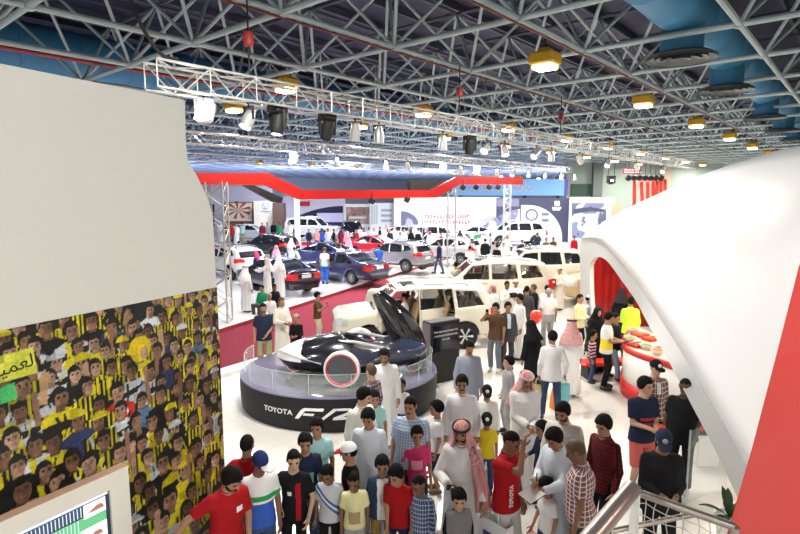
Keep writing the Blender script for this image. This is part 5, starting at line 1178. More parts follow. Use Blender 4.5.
# ------------------------------------------------------------------ far stands: display walls
LAVW = mat('display_wall_lavender', (.70, .70, .84), .5); DWHITE = mat('display_wall_white', (.84, .84, .84), .5); SLATE = mat('display_wall_slate', (.04, .045, .09), .5); DBROWN = mat('display_brown', (.12, .07, .06), .6); DNAVY = mat('display_navy', (.02, .02, .07), .5)
def dwall(px0, px1, pytop, Y, m, label, depth=.3, name='display_wall', cat='display wall'):
    a, c = at(px0, pytop, Y=Y), at(px1, pytop, Y=Y); e = empty(name, ((a.x + c.x) / 2, Y, 0), 0, label, cat)
    MB().box((0, depth / 2, a.z / 2), (c.x - a.x, depth, a.z)).build('panel', m, e); return e
def onw(e, name, poly, m, off=.03, th=.025):
    """a flat shape fixed to the wall's front, outlined by points on it"""
    Y = e.location.y; P = [at(px, py, Y=Y) - e.location for px, py in poly]; return MB().prism([Vector((p.x, -off, p.z)) for p in P], (0, th, 0)).build(name, m, e)
def rect(x0, y0, x1, y1): return [(x0, y1), (x1, y1), (x1, y0), (x0, y0)]
def arc(cx, cy, rx, ry, a0, a1, n=16): return [(cx + rx * math.cos(rad(a0 + (a1 - a0) * i / n)), cy - ry * math.sin(rad(a0 + (a1 - a0) * i / n))) for i in range(n + 1)]
w1 = dwall(196, 272, 186, 54, LAVW, 'far pale wall behind the brown starburst picture'); onw(w1, 'dark_poster', rect(209, 204, 214.5, 226), DNAVY)
p = at(238, 222, Y=52); sb_ = dwall(224, 253, 202, 52, DBROWN, 'large picture of brown and cream rays on the far pale wall', .3, 'picture_wall', 'picture wall')
onw(sb_, 'picture', rect(225, 203, 252, 221), mat('picture_cream', (.75, .58, .46), .5), .03)
for k in range(9):
    a = rad(k * 40 + 8); c = (238, 210)
    onw(sb_, 'brown_ray', [c, (c[0] + 13 * math.cos(a), c[1] - 10 * math.sin(a) * .9), (c[0] + 13 * math.cos(a + .30), c[1] - 10 * math.sin(a + .30) * .9)][::-1], mat('picture_brown', (.22, .09, .06), .5), .045, .012)
w2 = dwall(253.5, 272, 201, 51, mat('display_wall_cream', (.80, .76, .66), .5), 'cream wall with a round grey emblem left of the brown pillar'); onw(w2, 'emblem_panel', rect(259, 201.5, 271.5, 212.5), DWHITE); onw(w2, 'emblem_ring', arc(265.5, 206, 3.6, 3.6, 0, 360, 24)[:-1], mat('emblem_grey', (.35, .38, .45), .3), .05); onw(w2, 'emblem_ring_inside', arc(265.5, 206, 2.7, 2.7, 0, 360, 24)[:-1], DWHITE, .07); onw(w2, 'emblem_bar', [(263.3, 204.4), (264.2, 204.4), (265.5, 208), (266.8, 204.4), (267.7, 204.4), (266, 208.8), (265, 208.8)][::-1], mat('emblem_grey', (.35, .38, .45), .3), .09); onw(w2, 'lettering', rect(261, 210.6, 270, 211.8), mat('emblem_grey', (.35, .38, .45), .3), .05)
dwall(272.5, 283, 203, 50, DBROWN, 'dark brown square pillar between the far stands', 1.2, 'display_pillar', 'pillar')
w3 = dwall(283, 345, 196, 60, LAVW, 'far pale wall under a white arch'); onw(w3, 'dark_opening', [(300, 226), (343, 226), (343, 206)] + [(343 - 43 * t, 206 + 9 * t ** 2) for t in np.linspace(.1, 1, 8)], DNAVY); onw(w3, 'screen', rect(317, 213, 343, 222), mat('screen_lavender', (.5, .46, .68), .3, emit=(.55, .5, .8), es=.5), .08); onw(w3, 'red_strip', rect(296, 201.5, 310, 206), REDP, .08)
w4 = dwall(344, 370, 204, 58, DWHITE, 'far wall with a brown picture and white scribbled lettering'); onw(w4, 'picture', rect(346, 207, 369, 224), blotch('picture_brown_mix', [(.10, .06, .07), (.28, .17, .15), (.42, .30, .28), (.16, .08, .07)], .6))
b_ = MB()
for k in range(8): b_.path([tuple(at(349 + 2.2 * k + dx, 219 - dy, Y=57.88) - w4.location) for dx, dy in ((0, 0), (.7, 3.2), (1.3, .4), (2.0, 2.4))], .07, 5)
b_.build('lettering', DWHITE, w4)
w5 = dwall(370, 400, 203, 57, mat('display_wall_ice', (.72, .74, .82), .5), 'far pale wall with grey blue lettering right of the brown picture')
for k in range(3): onw(w5, 'lettering', rect(381, 209 + 5.2 * k, 392, 211.5 + 5.2 * k), mat('emblem_grey', (.35, .38, .45), .3), .05)
for k in range(3): onw(w5, 'stripe', rect(371.5 + 2.4 * k, 205, 372.8 + 2.4 * k, 224), mat('stripe_green_grey', (.45, .52, .48), .5), .05)
w6 = dwall(394, 500, 197, 56, mat('display_wall_bright', (.86, .86, .85), .5, emit=(1, 1, 1), es=.0), 'wide bright white wall with a block of red lettering'); onw(w6, 'fan_picture', [(401, 226)] + [(401, 211)] + [(401 + 18 * math.sin(rad(a)), 226 - 15 * math.cos(rad(a))) for a in range(10, 91, 10)], blotch('picture_violet_mix', [(.06, .06, .15), (.16, .15, .28), (.46, .46, .58), (.04, .04, .10)], .7), .04)
REDL = mat('lettering_red', (.70, .10, .16), .5)
def letters(e, s, px, py, hpx, wpx, m, off=.06):
    Y = e.location.y; p = at(px, py, Y=Y - off) - e.location; sz = hpx * Y / F * 1.35; text('lettering', s, sz, m, plane_mat(p, (1, 0, 0), (0, 0, 1)), e, .02, width=1.)
for k, row in enumerate((14, 16)):   # two rows of unreadable red strokes
    rr = random.Random(k); x = 425.
    while x < 470:
        w = rr.uniform(1.4, 2.8); hh = rr.uniform(3.2, 4.2); y = 214.5 + k * 5.6
        onw(w6, 'lettering', rect(x, y, x + .75, y + hh), REDL, .05); onw(w6, 'lettering', rect(x + .8, y + (0 if rr.random() < .5 else hh - .9), x + w * .7, y + (0 if False else hh * .35)) if rr.random() < .5 else rect(x + .8, y + hh * .7, x + w * .75, y + hh), REDL, .05); x += w + .7
w7 = dwall(497, 570, 198, 52, SLATE, 'dark slate wall with a white curved car picture and white emblem', .3)
onw(w7, 'side_picture', [(483, 228), (520, 228), (520, 209)] + [(520 - 37 * t, 209 + 17 * t ** 1.6) for t in np.linspace(.15, 1, 8)], blotch('picture_violet_mix', [(.06, .06, .15), (.16, .15, .28)], .7), .04)
onw(w7, 'white_picture', [(521, 246), (521, 205)] + arc(528, 238, 34, 33, 90, -14, 18), mat('picture_white', (.48, .50, .58), .5), .06)
onw(w7, 'wheel_picture', arc(531.5, 215, 6.5, 6.2, 0, 360, 22)[:-1], mat('picture_grey', (.10, .11, .17), .4), .09); onw(w7, 'wheel_picture', arc(531.5, 215, 4.6, 4.4, 0, 360, 22)[:-1], mat('picture_white', (.48, .50, .58), .5), .12)
for k in range(5): onw(w7, 'wheel_picture', arc(531.5 + 2.9 * math.cos(k * 1.257 + .3), 215 - 2.8 * math.sin(k * 1.257 + .3), .75, .75, 0, 360, 10)[:-1], mat('picture_grey', (.10, .11, .17), .4), .14)
for x, y in ((545, 213), (545, 219)): onw(w7, 'caption', rect(x - 3.5, y, x + 3.5, y + 2.6), mat('picture_grey', (.10, .11, .17), .4), .09)
onw(w7, 'emblem', rect(554.5, 201, 559.5, 205.5), DWHITE, .06); onw(w7, 'lettering', rect(552, 207, 561, 208.4), DWHITE, .06); onw(w7, 'lettering', rect(552.5, 209.2, 560, 210.2), DWHITE, .06)
onw(w7, 'grey_strip', rect(497, 198.2, 570, 207) if False else rect(497, 199, 519, 206.5), mat('slate_light', (.16, .16, .24), .5), .04)
w8 = dwall(570.5, 615, 197.5, 51, mat('display_wall_white2', (.80, .80, .85), .5), 'white wall with a grey blue landscape picture left of the white shell'); onw(w8, 'picture', rect(571.5, 203, 606, 238), blotch('picture_blue_mix', [(.05, .055, .13), (.16, .19, .30), (.40, .44, .54), (.10, .12, .20), (.48, .52, .62)], .45), .05); onw(w8, 'picture_roof_line', [(573, 214), (573, 209), (590, 207), (604, 209.5), (604, 212), (590, 211)], mat('picture_dark', (.05, .06, .12), .5), .08)
# blue billboard with white lettering on two masts
a, c = at(452, 179, Y=62), at(568, 179, Y=62); lo_ = at(452, 195.5, Y=62); bb = empty('blue_billboard', ((a.x + c.x) / 2, 62, 0), 0, 'long light blue billboard with white lettering above the far stands', 'billboard')
gm_ = mat('billboard_blue', (.22, .48, .86), .4, emit=(.20, .45, .85), es=.35); MB().box((0, .2, (a.z + lo_.z) / 2), (c.x - a.x, .3, a.z - lo_.z)).build('panel', gm_, bb); MB().box(((c.x - a.x) / 2 - .15, .03, (a.z + lo_.z) / 2), (.4, .04, a.z - lo_.z)).build('end_stripe', mat('billboard_violet', (.12, .10, .55), .4), bb)
for s in (-1, 1): MB().box((s * ((c.x - a.x) / 2 - 1), .2, lo_.z / 2), (.3, .25, lo_.z)).build('mast', BLKM, bb)
rr = random.Random(3)
for row, (y, x0, x1) in enumerate(((185.0, 508, 529), (189.8, 456, 530))):
    x = x0
    while x < x1:
        w = rr.uniform(2.2, 5); P = at(x, y, Y=61.95) - bb.location; Q = at(x + w, y, Y=61.95) - bb.location; b_ = MB(); b_.path([P, P.lerp(Q, .5) - Vector((0, 0, .10)), Q], .09, 5)
        if rr.random() < .6: b_.tube(Q, Q + Vector((0, 0, rr.uniform(.2, .42))), .08, 5)
        if rr.random() < .5: b_.box(P.lerp(Q, .5) + Vector((0, 0, .22)), (.12, .05, .1))
        b_.build('lettering', DWHITE, bb); x += w + 1.1
# red curved banners, black spotlights and sign under the right hall wall
sg = at(632, 171, Y=58); rs_ = empty('hanging_wall_sign', (sg.x, 58, sg.z), 0, 'small dark red sign board with two white lines under the roof', 'sign'); MB().box((0, 0, 0), (1.9, .1, .62)).build('board', mat('sign_dark_red', (.36, .03, .05), .5), rs_)
rr = random.Random(9)
for z_ in (.13, -.13):
    x = -.8
    while x < .8: w = rr.uniform(.07, .16); MB().box((x + w / 2, -.055, z_), (w, .012, .13)).build('lettering', DWHITE, rs_); x += w + .05
for s in (-.7, .7): MB().tube((s, 0, .3), (s, 0, ZB + .2 - sg.z), .02, 5).build('hanger', BLKM, rs_)
for k, (x, xe) in enumerate(((634.5, 632.5), (641, 643.5), (647.5, 647), (653, 652.5), (657, 654.5), (661, 659.5), (665, 664))):
    P, Q = at(x, 179, Y=46), at(xe, 205, Y=46); e = empty('red_banner', (Q.x, 46, 0), 0, 'narrow red banner behind the white shell, %s of the row' % ['first', 'second', 'third', 'fourth', 'fifth', 'sixth', 'last'][k], 'banner', None)
    b_ = MB(); rows = []
    for t in np.linspace(0, 1, 9):
        c = Vector((P.x + (Q.x - P.x) * t + .12 * math.sin(PI * t), 46, P.z + (0 - P.z) * t)) - e.location; rows.append([c + Vector((u * .15, .10 * (1 - abs(u)), 0)) for u in (-1, 0, 1)])
    b_.grid(rows); o = b_.build('cloth', mat('banner_red', (.72, .06, .04), .5), e, True); md = o.modifiers.new('t', 'SOLIDIFY'); md.thickness = .03
for k, x in enumerate((628.5, 634, 639.5, 645, 650, 655.5, 661)):
    p = at(x, 178, Y=45.2); small('hanging_spotlight', p, [('housing', MB().box((0, 0, 0), (.40, .34, .44), Matrix.Rotation(.5, 3, 'Y'), .08), BLKM), ('bracket', MB().tube((0, 0, 0), (0, 0, ZB - p.z), .02, 5), BLKM)], 'black spotlight over the red banners, %s from the left' % ['first', 'second', 'third', 'fourth', 'fifth', 'sixth', 'seventh'][k], 'spotlight')
p = at(611, 180, Y=36); small('hanging_spotlight', p, [('yoke', MB().box((0, 0, .22), (.55, .2, .08)).box((-.25, 0, 0), (.05, .1, .45)).box((.25, 0, 0), (.05, .1, .45)).tube((-.2, 0, .2), (-.2, 0, ZB - p.z), .02, 5).tube((.2, 0, .2), (.2, 0, ZB - p.z), .02, 5), BLKM), ('housing', MB().lathe([(0, .2), (.17, .18), (.20, -.1), (.14, -.28), (0, -.28)], n=14), BLKM), ('lens', MB().box((0, -.20, -.03), (.2, .02, .13)), LENSD)], 'single black moving spotlight hanging before the pale hall wall', 'spotlight')
p = at(620, 205, Y=49); dwall(612, 622, 204, 49.5, mat('display_tan', (.48, .36, .26), .6), 'tan display panel just left of the white shell top')
# ------------------------------------------------------------------ visitors
CL = (.02, -.20, .99); HO = (.08, -.27, 1.10); PH = (.08, -.30, 1.28); AKP = (1, .55, .1); AK = (.185, -.03, 1.0); FO = (-.09, -.17, 1.16); FOP = (1, -.1, -.5); WK = ((.10, -.20, .085), (.10, .22, .10))
GT = 'ghutra_agal'
PCK = plaid('shirt_plaid_maroon', (.30, .16, .17), (.70, .64, .60), (.12, .06, .07), .05); PRED_ = plaid('shirt_plaid_red', (.20, .02, .025), (.03, .012, .014), (.06, .01, .012), .09); PBLU = plaid('shirt_check_blue', (.30, .38, .52), (.55, .62, .72), (.20, .27, .42), .035)
PNAV = plaid('shirt_check_navy', (.07, .12, .26), (.50, .56, .66), (.03, .06, .16), .05); PDRK = plaid('shirt_plaid_dark', (.12, .08, .11), (.40, .34, .36), (.05, .03, .05), .06); PLUM = plaid('shirt_plaid_brown', (.26, .12, .10), (.55, .48, .42), (.10, .05, .05), .08)
FLAG = bands('shirt_white_green_blue', (.04, .10, .42), [(1.04, (.72, .72, .72)), (1.07, (.03, .30, .08)), (1.13, (.70, .70, .70))])
DIAG = bands('shirt_grey_diagonal', (.50, .52, .55), [(.80, (.05, .14, .34)), (.835, (.70, .72, .74)), (.865, (.05, .14, .34)), (.905, (.50, .52, .55))], 2, 1.); STR = stripes('shirt_stripes_pink', [(.05, .02, .04), (.62, .36, .44)], .075); YW = bands('shirt_yellow_white', (.72, .70, .66), [(.94, (.74, .62, .04)), (1.17, (.72, .72, .70))])
P_ = person
# the group at the print, bottom left
P_(223, 459, 1.72, 38, 'man in red polo shirt touching the crowd print with one arm', ('polo', RED), ('trousers', BLACK), R=(.58, .10, .98), Rp=(.2, .3, .5), L=(.15, -.22, .93), yaw=22, pitch=26, lean=10, skin='tan', beard=HAIR, hair='thick', prints=[('chest_badge', WHITE, .05, .12, 1.22, 1.28, 1)], key='printman')
P_(246, 436, 1.58, 175, 'person in red polo with back turned, behind the boy in the blue cap', ('polo', RED), ('trousers', BLACK), skin='brown', pitch=12, L=(.36, -.22, 1.12))
P_(258, 450, 1.60, 25, 'boy in blue cap and white, green and blue shirt', ('tee', FLAG), ('trousers', JEANS), skin='brown', head=('cap', cloth('cap_blue', (.016, .03, .11)), 20, WHITE), pitch=22, yaw=12)
P_(293, 449, 1.50, -6, 'boy in black football shirt with a red stripe, hand on hip', ('tee', BLACK), ('trousers', BLACK), skin='light', R=AK, Rp=AKP, L=(.25, -.2, .95), yaw=20, pitch=14, prints=[('red_stripe', RED, .045, .10, .72, 1.14, 1), ('chest_badge', WHITE, -.035, .005, 1.0, 1.05, 1)])
P_(305, 433, 1.48, 10, 'boy in navy t-shirt with a pale square print, behind the black football shirt', ('tee', NAVY), ('trousers', JEANS), skin='tan', hair='thick', pitch=12, prints=[('print', TEAL, -.09, .09, .88, 1.02, 1), ('print', NAVY, -.06, .0, .91, .98, 1)])
i1 = P_(317, 418, 1.50, 5, "boy in light teal t-shirt lettered I'M, standing at the platform edge", ('tee', TEAL), ('trousers', GREY), skin='tan', hair='thick', yaw=-10, pitch=10)
text('lettering', "I'M", .085, NAVY, plane_mat((0, -.142, 1.055), (1, 0, 0), (0, -.0, 1)), i1['root'], .006)
P_(329, 462, 1.30, -5, 'small boy in pale grey polo with a blue diagonal band', ('polo', DIAG), ('trousers', BLACK), skin='brown', pitch=26, yaw=-12, prints=[])
P_(354, 470, 1.25, 8, 'small boy in lemon yellow t-shirt with a faint print', ('tee', LEMON), ('shorts', GREY), skin='brown', hair='crop', pitch=22, yaw=-10, prints=[('print', cloth('print_brown', (.36, .26, .16)), -.07, .06, .66, .80, 1)])
P_(350, 443, 1.45, -80, 'boy in white and red cap and dark top turned to the left', ('tee', BLACK), ('trousers', JEANS), skin='tan', head=('cap', WHITE, 0, RED), pitch=10, yaw=-15)
P_(369, 407, 1.66, -8, 'young man in white robe with red collar trim, in front of the taller white robe', ('thobe', PALEBLUE), skin='tan', hair='thick', pitch=22, yaw=-6, collar=RED)
P_(361, 387, 1.70, 40, 'man in cream white robe looking right beside the platform lettering', ('thobe', CREAM), skin='light', yaw=35, pitch=22, hair='thick', mous=True)
P_(374, 390, 1.42, 10, 'boy in teal and white t-shirt between the white robes and checked shirt', ('tee', TEAL), ('trousers', BLUE), skin='tan', pitch=14, hair='thick')
P_(371, 364, 1.68, -125, 'person with brown hair and dark plaid shirt facing the platform', ('shirt', PDRK), ('trousers', DGREY), skin='light', hm=HAIRB, yaw=-15, pitch=5)
P_(385, 348, 1.74, 8, 'bearded man in white robe standing close to the concept car', ('thobe', WHITE), skin='tan', beard=HAIR, hair='thick', pitch=20, yaw=-18)
P_(402, 379, 1.12, -20, 'small child in white shirt beside the man in blue checks', ('tee', WHITE), ('shorts', JEANS), skin='brown', pitch=8)
P_(411, 396, 1.76, -10, 'heavy man in blue checked short sleeved shirt', ('polo', PBLU), ('trousers', DGREY), skin='tan', g=1.25, yaw=-12, pitch=12, mous=True)
P_(417, 426, 1.42, 6, 'girl in bright pink t-shirt with white print and tied back hair', ('tee', PINK), ('trousers', NAVY), skin='tan', hair='long', pitch=10, prints=[('print', ROSE, -.08, .06, .88, 1.0, 1)], female=True, R=(.23, -.08, .9))
P_(437, 401, 1.38, -85, 'boy in white t-shirt and dark shorts standing sideways', ('tee', WHITE), ('shorts', NAVY), skin='tan', hair='thick', pitch=5, shoe=SANDAL, R=(.2, -.05, .85))
P_(382, 455, 1.36, 5, 'boy in open dark blue jacket over white t-shirt', ('jacket', cloth('jacket_blue', (.03, .05, .10))), ('trousers', cloth('trousers_mustard', (.36, .25, .08))), skin='tan', hair='thick', pitch=14, prints=[('white_shirt', WHITE, -.06, .065, .64, 1.1, 1), ('shirt_print', BLACK, -.035, .035, .80, .95, 1)])
P_(398, 463, 1.36, -15, 'boy in red polo shirt beside the boy in navy checks', ('polo', RED), ('trousers', NAVY), skin='tan', hair='thick', pitch=24, yaw=-18, R=(.1, -.24, .85))
P_(421, 474, 1.26, -25, 'small boy in navy checked shirt looking down', ('shirt', PNAV), ('trousers', JEANS), skin='brown', hair='crop', pitch=20, yaw=-20)
i22 = P_(462, 421, 1.76, -8, 'man in white robe and red checked headscarf holding a small camera', ('thobe', WHITE), skin='tan', head=(GT, GHUTRA), beard=HAIR, R=(.14, -.26, 1.12), L=(.25, -.22, .92), yaw=-10, pitch=12, key='cameraman')
M_ = i22['M']; sb_m = i22['sb']; pa = Vector((.10, -.02, 1.46)) * sb_m; pb = Vector((.19, -.17, 1.30)) * sb_m; pc = Vector((.235, -.20, 1.08)) * sb_m; pd_ = Vector((.255, -.21, .80)) * sb_m; b = MB(); rws = []
for t in np.linspace(0, 1, 14):
    q = [pa, pb, pc, pd_]; u = t * 3; i = min(int(u), 2); c = q[i].lerp(q[i + 1], u - i); wv = .055 + .03 * t; rws.append([c + Vector((wv * k + .0, -.022 * math.cos(k * 5 + t * 4) - .01, .0)) for k in (-1, -.6, -.2, .2, .6, 1)])
b.grid(rws); o = b.build('scarf_end', GHUTRA, i22['root'], True); md = o.modifiers.new('t', 'SOLIDIFY'); md.thickness = .012
P_(459, 488, 1.20, 8, 'small boy in grey vest over black sleeves at the front', ('shirt', BLACK), ('trousers', DGREY), skin='light', hair='thick', pitch=16, yaw=-8, prints=[('vest', cloth('vest_grey', (.20, .20, .21)), -.14, .14, .60, .98, 1), ('vest_back', cloth('vest_grey', (.20, .20, .21)), -.14, .14, .60, .98, -1)])
P_(462, 375, 1.76, -6, 'man with black moustache in white robe behind the red checked headscarf', ('thobe', WHITE), skin='tan', mous=True, hair='thick', pitch=10)
P_(469, 340, 1.74, 5, 'man in long blue grey robe beside the black totem', ('thobe', BLUEGREY), skin='tan', hair='thick', pitch=20, mous=True)
P_(487, 385, 1.38, -5, 'boy in white robe and black cap with a badge', ('thobe', WHITE), skin='brown', head=('cap', BLACK, 0, BLACK, WHITE), pitch=12)
P_(487, 413, 1.22, -6, 'small boy in yellow t-shirt, black cap and jeans', ('tee', YELLOW), ('trousers', JEANS), skin='tan', head=('cap', BLACK, 0, BLACK, WHITE), glasses='sun', pitch=8, R=(.24, -.2, 1.32), Rp=(1, .3, 0))
i28 = P_(508, 429, 1.76, 42, 'staff man in red polo and pale trousers with hand at his face', ('polo', RED), ('trousers', cloth('trousers_pale', (.50, .50, .49))), skin='brown', hair='crop', R=(.0, -.20, 1.60), Rp=(.6, -.6, -.8), yaw=8, pitch=24, key='staff')
text('lettering', 'TOYOTA', .062, WHITE, plane_mat((-.165, -.085, 1.05), (0, 0, 1), (-.75, .65, 0)) if False else plane_mat((-.088, -.135, 1.06), (0, 0, 1), (-.93, .36, 0)), i28['root'], .008)
P_(526, 371, 1.78, 6, 'stout man in white robe and red white headscarf with clasped hands', ('thobe', WHITE), skin='tan', head=(GT, GHUTRA, cloth('agal_pale', (.55, .45, .45))), g=1.12, R=(.03, -.23, 1.02), L=(.03, -.25, 1.0), pitch=16, mous=True)
P_(509, 356, 1.46, -80, 'boy in grey robe with back half turned, behind the headscarf man', ('shirt', GREY), ('trousers', GREY), skin='light', hair='thick', pitch=4)
P_(543, 421, 1.24, -75, 'boy in navy clothes looking left, behind the man writing', ('shirt', NAVY), ('trousers', NAVY), skin='tan', hair='thick', pitch=10, R=HO)
P_(565, 401, 1.76, -25, 'bearded man in cream robe behind the man writing', ('thobe', cloth('robe_cream', (.66, .64, .58))), skin='tan', beard=HAIR, hair='thick', yaw=-18, pitch=22, g=1.1)
i33 = P_(559, 425, 1.72, -52, 'young man in pale blue robe writing on a sheet of paper', ('thobe', PALEBLUE), skin='tan', hair='thick', R=(.06, -.30, 1.14), L=(.05, -.32, 1.08), pitch=34, yaw=-8, key='writer')
P_(586, 441, 1.70, -115, 'older man in maroon and white plaid shirt leaning over', ('polo', PCK), ('trousers', DGREY), skin='brown', hm=HAIRB, g=1.22, pitch=18, lean=6, yaw=5)
P_(606, 414, 1.74, -62, 'young man in dark red plaid shirt with thick black hair', ('shirt', PRED_), ('trousers', BLACK), skin='tan', hair='thick', pitch=20, yaw=5, g=.9)
P_(549, 477, 1.17, -70, 'small boy in white t-shirt holding a red bag', ('tee', WHITE), ('shorts', JEANS), skin='tan', hair='thick', pitch=20, R=(.1, -.25, .9), key='redbagboy')
i37 = P_(645, 377, 1.78, 10, 'young man in navy t-shirt with red print and red shorts', ('tee', NAVY), ('shorts', cloth('shorts_red', (.55, .12, .11))), skin='light', hair='thick', R=(.03, -.25, 1.10), L=(.02, -.27, 1.12), yaw=24, pitch=8, prints=[('print', cloth('print_red', (.36, .05, .06)), -.11, .11, 1.18, 1.23, 1), ('print', cloth('print_red', (.36, .05, .06)), -.09, .09, 1.10, 1.15, 1)], key='phoneteen')
P_(656, 360, 1.76, 6, 'man in brown plaid shirt and black cap with white logo', ('shirt', PLUM), ('trousers', BLACK), skin='light', head=('cap', BLACK, 0, BLACK, WHITE), pitch=8, prints=[('undershirt', WHITE, -.035, .035, 1.25, 1.42, 1)])
P_(686, 378, 1.72, -38, 'big man in black polo partly hidden by the shell rim', ('polo', BLACK), ('trousers', BLACK), skin='dark', hair='crop', g=1.2, pitch=12, shoe=SHOEW, L=(.17, -.1, .88))
P_(664, 428, 1.75, -8, 'man in black jacket and dark patterned cap above the guard rail', ('jacket', BLACK), ('trousers', BLACK), skin='brown', head=('cap', NAVY, 0, NAVY, BLUEGREY), g=1.2, pitch=20, yaw=-10, R=HO, L=HO)
# around the concept car and the carpet
P_(263, 303, 1.75, 20, 'man in navy polo and khaki trousers behind the oval platform', ('polo', NAVY), ('trousers', KHAKI), skin='tan', beard=HAIR, L=(.04, -.2, 1.0), pitch=12)
P_(281, 297, 1.72, 40, 'man in cream robe beside the navy polo at the platform', ('thobe', CREAM), skin='tan', R=HO, L=HO, hm=HAIRB, pitch=10)
P_(296, 314, 1.35, -4, 'child in black shirt beside the cream robe, behind the platform', ('shirt', BLACK), ('trousers', BLACK), skin='tan', R=HO, L=HO, head=('skullcap', cloth('cap_tan', (.35, .26, .18))))
P_(317, 292, 1.50, 80, 'boy in brown shirt and khaki trousers photographing on the dark red carpet', ('tee', BROWN), ('trousers', BEIGE), skin='tan', hair='thick', R=PH, L=PH, key='carpetboy')
for (px, py, lb, top, sk, hm_, fc) in ((262, 285, 'seated man in green shirt on the stage edge', GREEN, 'tan', HAIR, -20), (269, 293, 'seated grey haired man in white shirt on the stage edge', WHITE, 'tan', HAIRG, 30), (274, 284, 'seated person in black on the stage edge behind the grey hair', BLACK, 'brown', HAIR, 40)):
    p = at(px, py, z=1.14); P_(H=1.68, xy=(p.x, p.y), face=fc, label=lb, top=('shirt', top), bot=('trousers', DGREY), skin=sk, hm=hm_, sit=.38, feet=((.10, -.42, .06), (.10, -.40, .06)), R=(.12, -.25, 1.02), L=(.12, -.25, 1.02), pitch=14)
# driver in the open white car
a_ = rad(190); s_x, s_y = .30, .42; P_(H=1.70, xy=(LC1P.x + s_x * math.cos(a_) - s_y * math.sin(a_), LC1P.y + s_x * math.sin(a_) + s_y * math.cos(a_)), face=-100, label='person in white shirt sitting at the wheel of the opened white car', top=('shirt', WHITE), bot=('trousers', BEIGE), skin='tan', sit=.80, feet=((.10, -.50, .52), (.10, -.46, .52)), R=(.1, -.40, 1.12), L=(.1, -.40, 1.12), pitch=5, lod=1)
# in front of the white cars
P_(496, 303, 1.72, -28, 'man in brown polo and jeans taking a picture with his phone', ('polo', BROWN), ('trousers', cloth('jeans_grey', (.13, .15, .18))), skin='tan', hair='thick', R=(.14, -.36, 1.50), Rp=(.8, .2, -.8), key='phoneman', shoe=SHOEW)
P_(508, 302, 1.70, 8, 'man in grey suit jacket over pale blue shirt', ('suit', DGREY), ('trousers', DGREY), skin='tan', hair='thick', prints=[('shirt_front', PALEBLUE, -.05, .05, 1.05, 1.42, 1)])
P_(520, 294, 1.75, -75, 'man in long white robe standing side on behind the black robe', ('thobe', WHITE), skin='tan', hair='thick', R=HO)
P_(533, 320, 1.68, -150, 'woman in black robe and veil with her back turned', ('abaya', BLACK), head=('hijab', BLACK), skin='tan', female=True, lean=5)
P_(549, 288, 1.74, 176, 'grey haired man in white shirt and grey trousers from behind', ('polo', WHITE), ('trousers', GREY), skin='tan', hm=HAIRG, tuck=True)
P_(553, 331, 1.76, 172, 'man in white shirt and blue jeans from behind, paper bags in hand', ('shirt', WHITE), ('trousers', JEANS), skin='tan', hair='thick', R=(.26, -.05, .9), feet=((.15, .05, .085), (.15, -.03, .085)), key='bagman')
P_(572, 318, 1.72, 165, 'person in white robe and red headscarf seen from behind', ('thobe', WHITE), head=(GT, GHUTRA), skin='tan')
P_(493, 284, 1.66, 25, 'man in red checked headscarf beside the opened white car', ('thobe', WHITE), head=('ghutra', GHUTRA), skin='tan', R=HO)
P_(507, 281, 1.70, 20, 'man in white robe holding a tablet, right of a red checked headscarf', ('thobe', CREAM), skin='brown', R=PH, L=PH, key='tabletman')
P_(516, 279, 1.70, -10, 'person in white skullcap and white robe near the second white car', ('thobe', WHITE), head=('skullcap', WHITE), skin='tan')
P_(527, 286, 1.70, 150, 'man in dark grey shirt seen from behind by the second white car', ('shirt', DGREY), ('trousers', DGREY), skin='tan')
P_(534, 284, 1.68, -130, 'man in black shirt close behind the dark grey shirt', ('shirt', BLACK), ('trousers', DGREY), skin='tan', hm=HAIRB)
P_(547, 285, 1.50, 160, 'boy in pale shirt watching the second white car', ('tee', PALEBLUE), ('trousers', GREY), skin='tan')
P_(560, 267, 1.64, -60, 'tall man in white robe with something red at his chest', ('thobe', CREAM), head=('skullcap', WHITE), skin='tan', R=HO, L=HO, key='redfolder')
P_(580, 294, 1.68, 40, 'man in pale yellow shirt at the entrance of the red interior', ('shirt', cloth('shirt_straw', (.72, .62, .36))), ('trousers', BLACK), skin='tan', R=HO, L=HO)
P_(589, 295, 1.58, 60, 'person in white cap and lilac shirt beside the straw yellow shirt', ('shirt', LILAC), ('trousers', DGREY), head=('skullcap', WHITE), skin='tan')
P_(598, 307, 1.62, 10, 'woman in black veil and robe near the red interior', ('abaya', BLACK), head=('hijab', BLACK), skin='light', female=True)
P_(593, 330, 1.25, 60, 'girl in pink and black striped top and jeans', ('sweater', STR), ('trousers', JEANS), skin='tan', hair='long', female=True)
P_(608, 312, 1.76, 65, 'man in yellow and white t-shirt looking at his phone', ('tee', YW), ('trousers', BLACK), skin='tan', hair='thick', R=(.04, -.32, 1.12), L=(.04, -.32, 1.12), pitch=18, key='phonereader')
P_(616, 313, 1.60, 40, 'person in dark clothes between the yellow shirt and the counter', ('shirt', BLACK), ('trousers', cloth('jeans_faded', (.16, .22, .30))), skin='tan', R=HO, feet=WK)
P_(622, 288, 1.66, 160, 'woman in black robe in front of the red fluted wall', ('abaya', BLACK), head=('hijab', BLACK), skin='light', female=True)
P_(631, 297, 1.74, 170, 'person in bright yellow green vest at the counter', ('shirt', HIVIS), ('trousers', DGREY), skin='tan', hair='thick', L=HO)
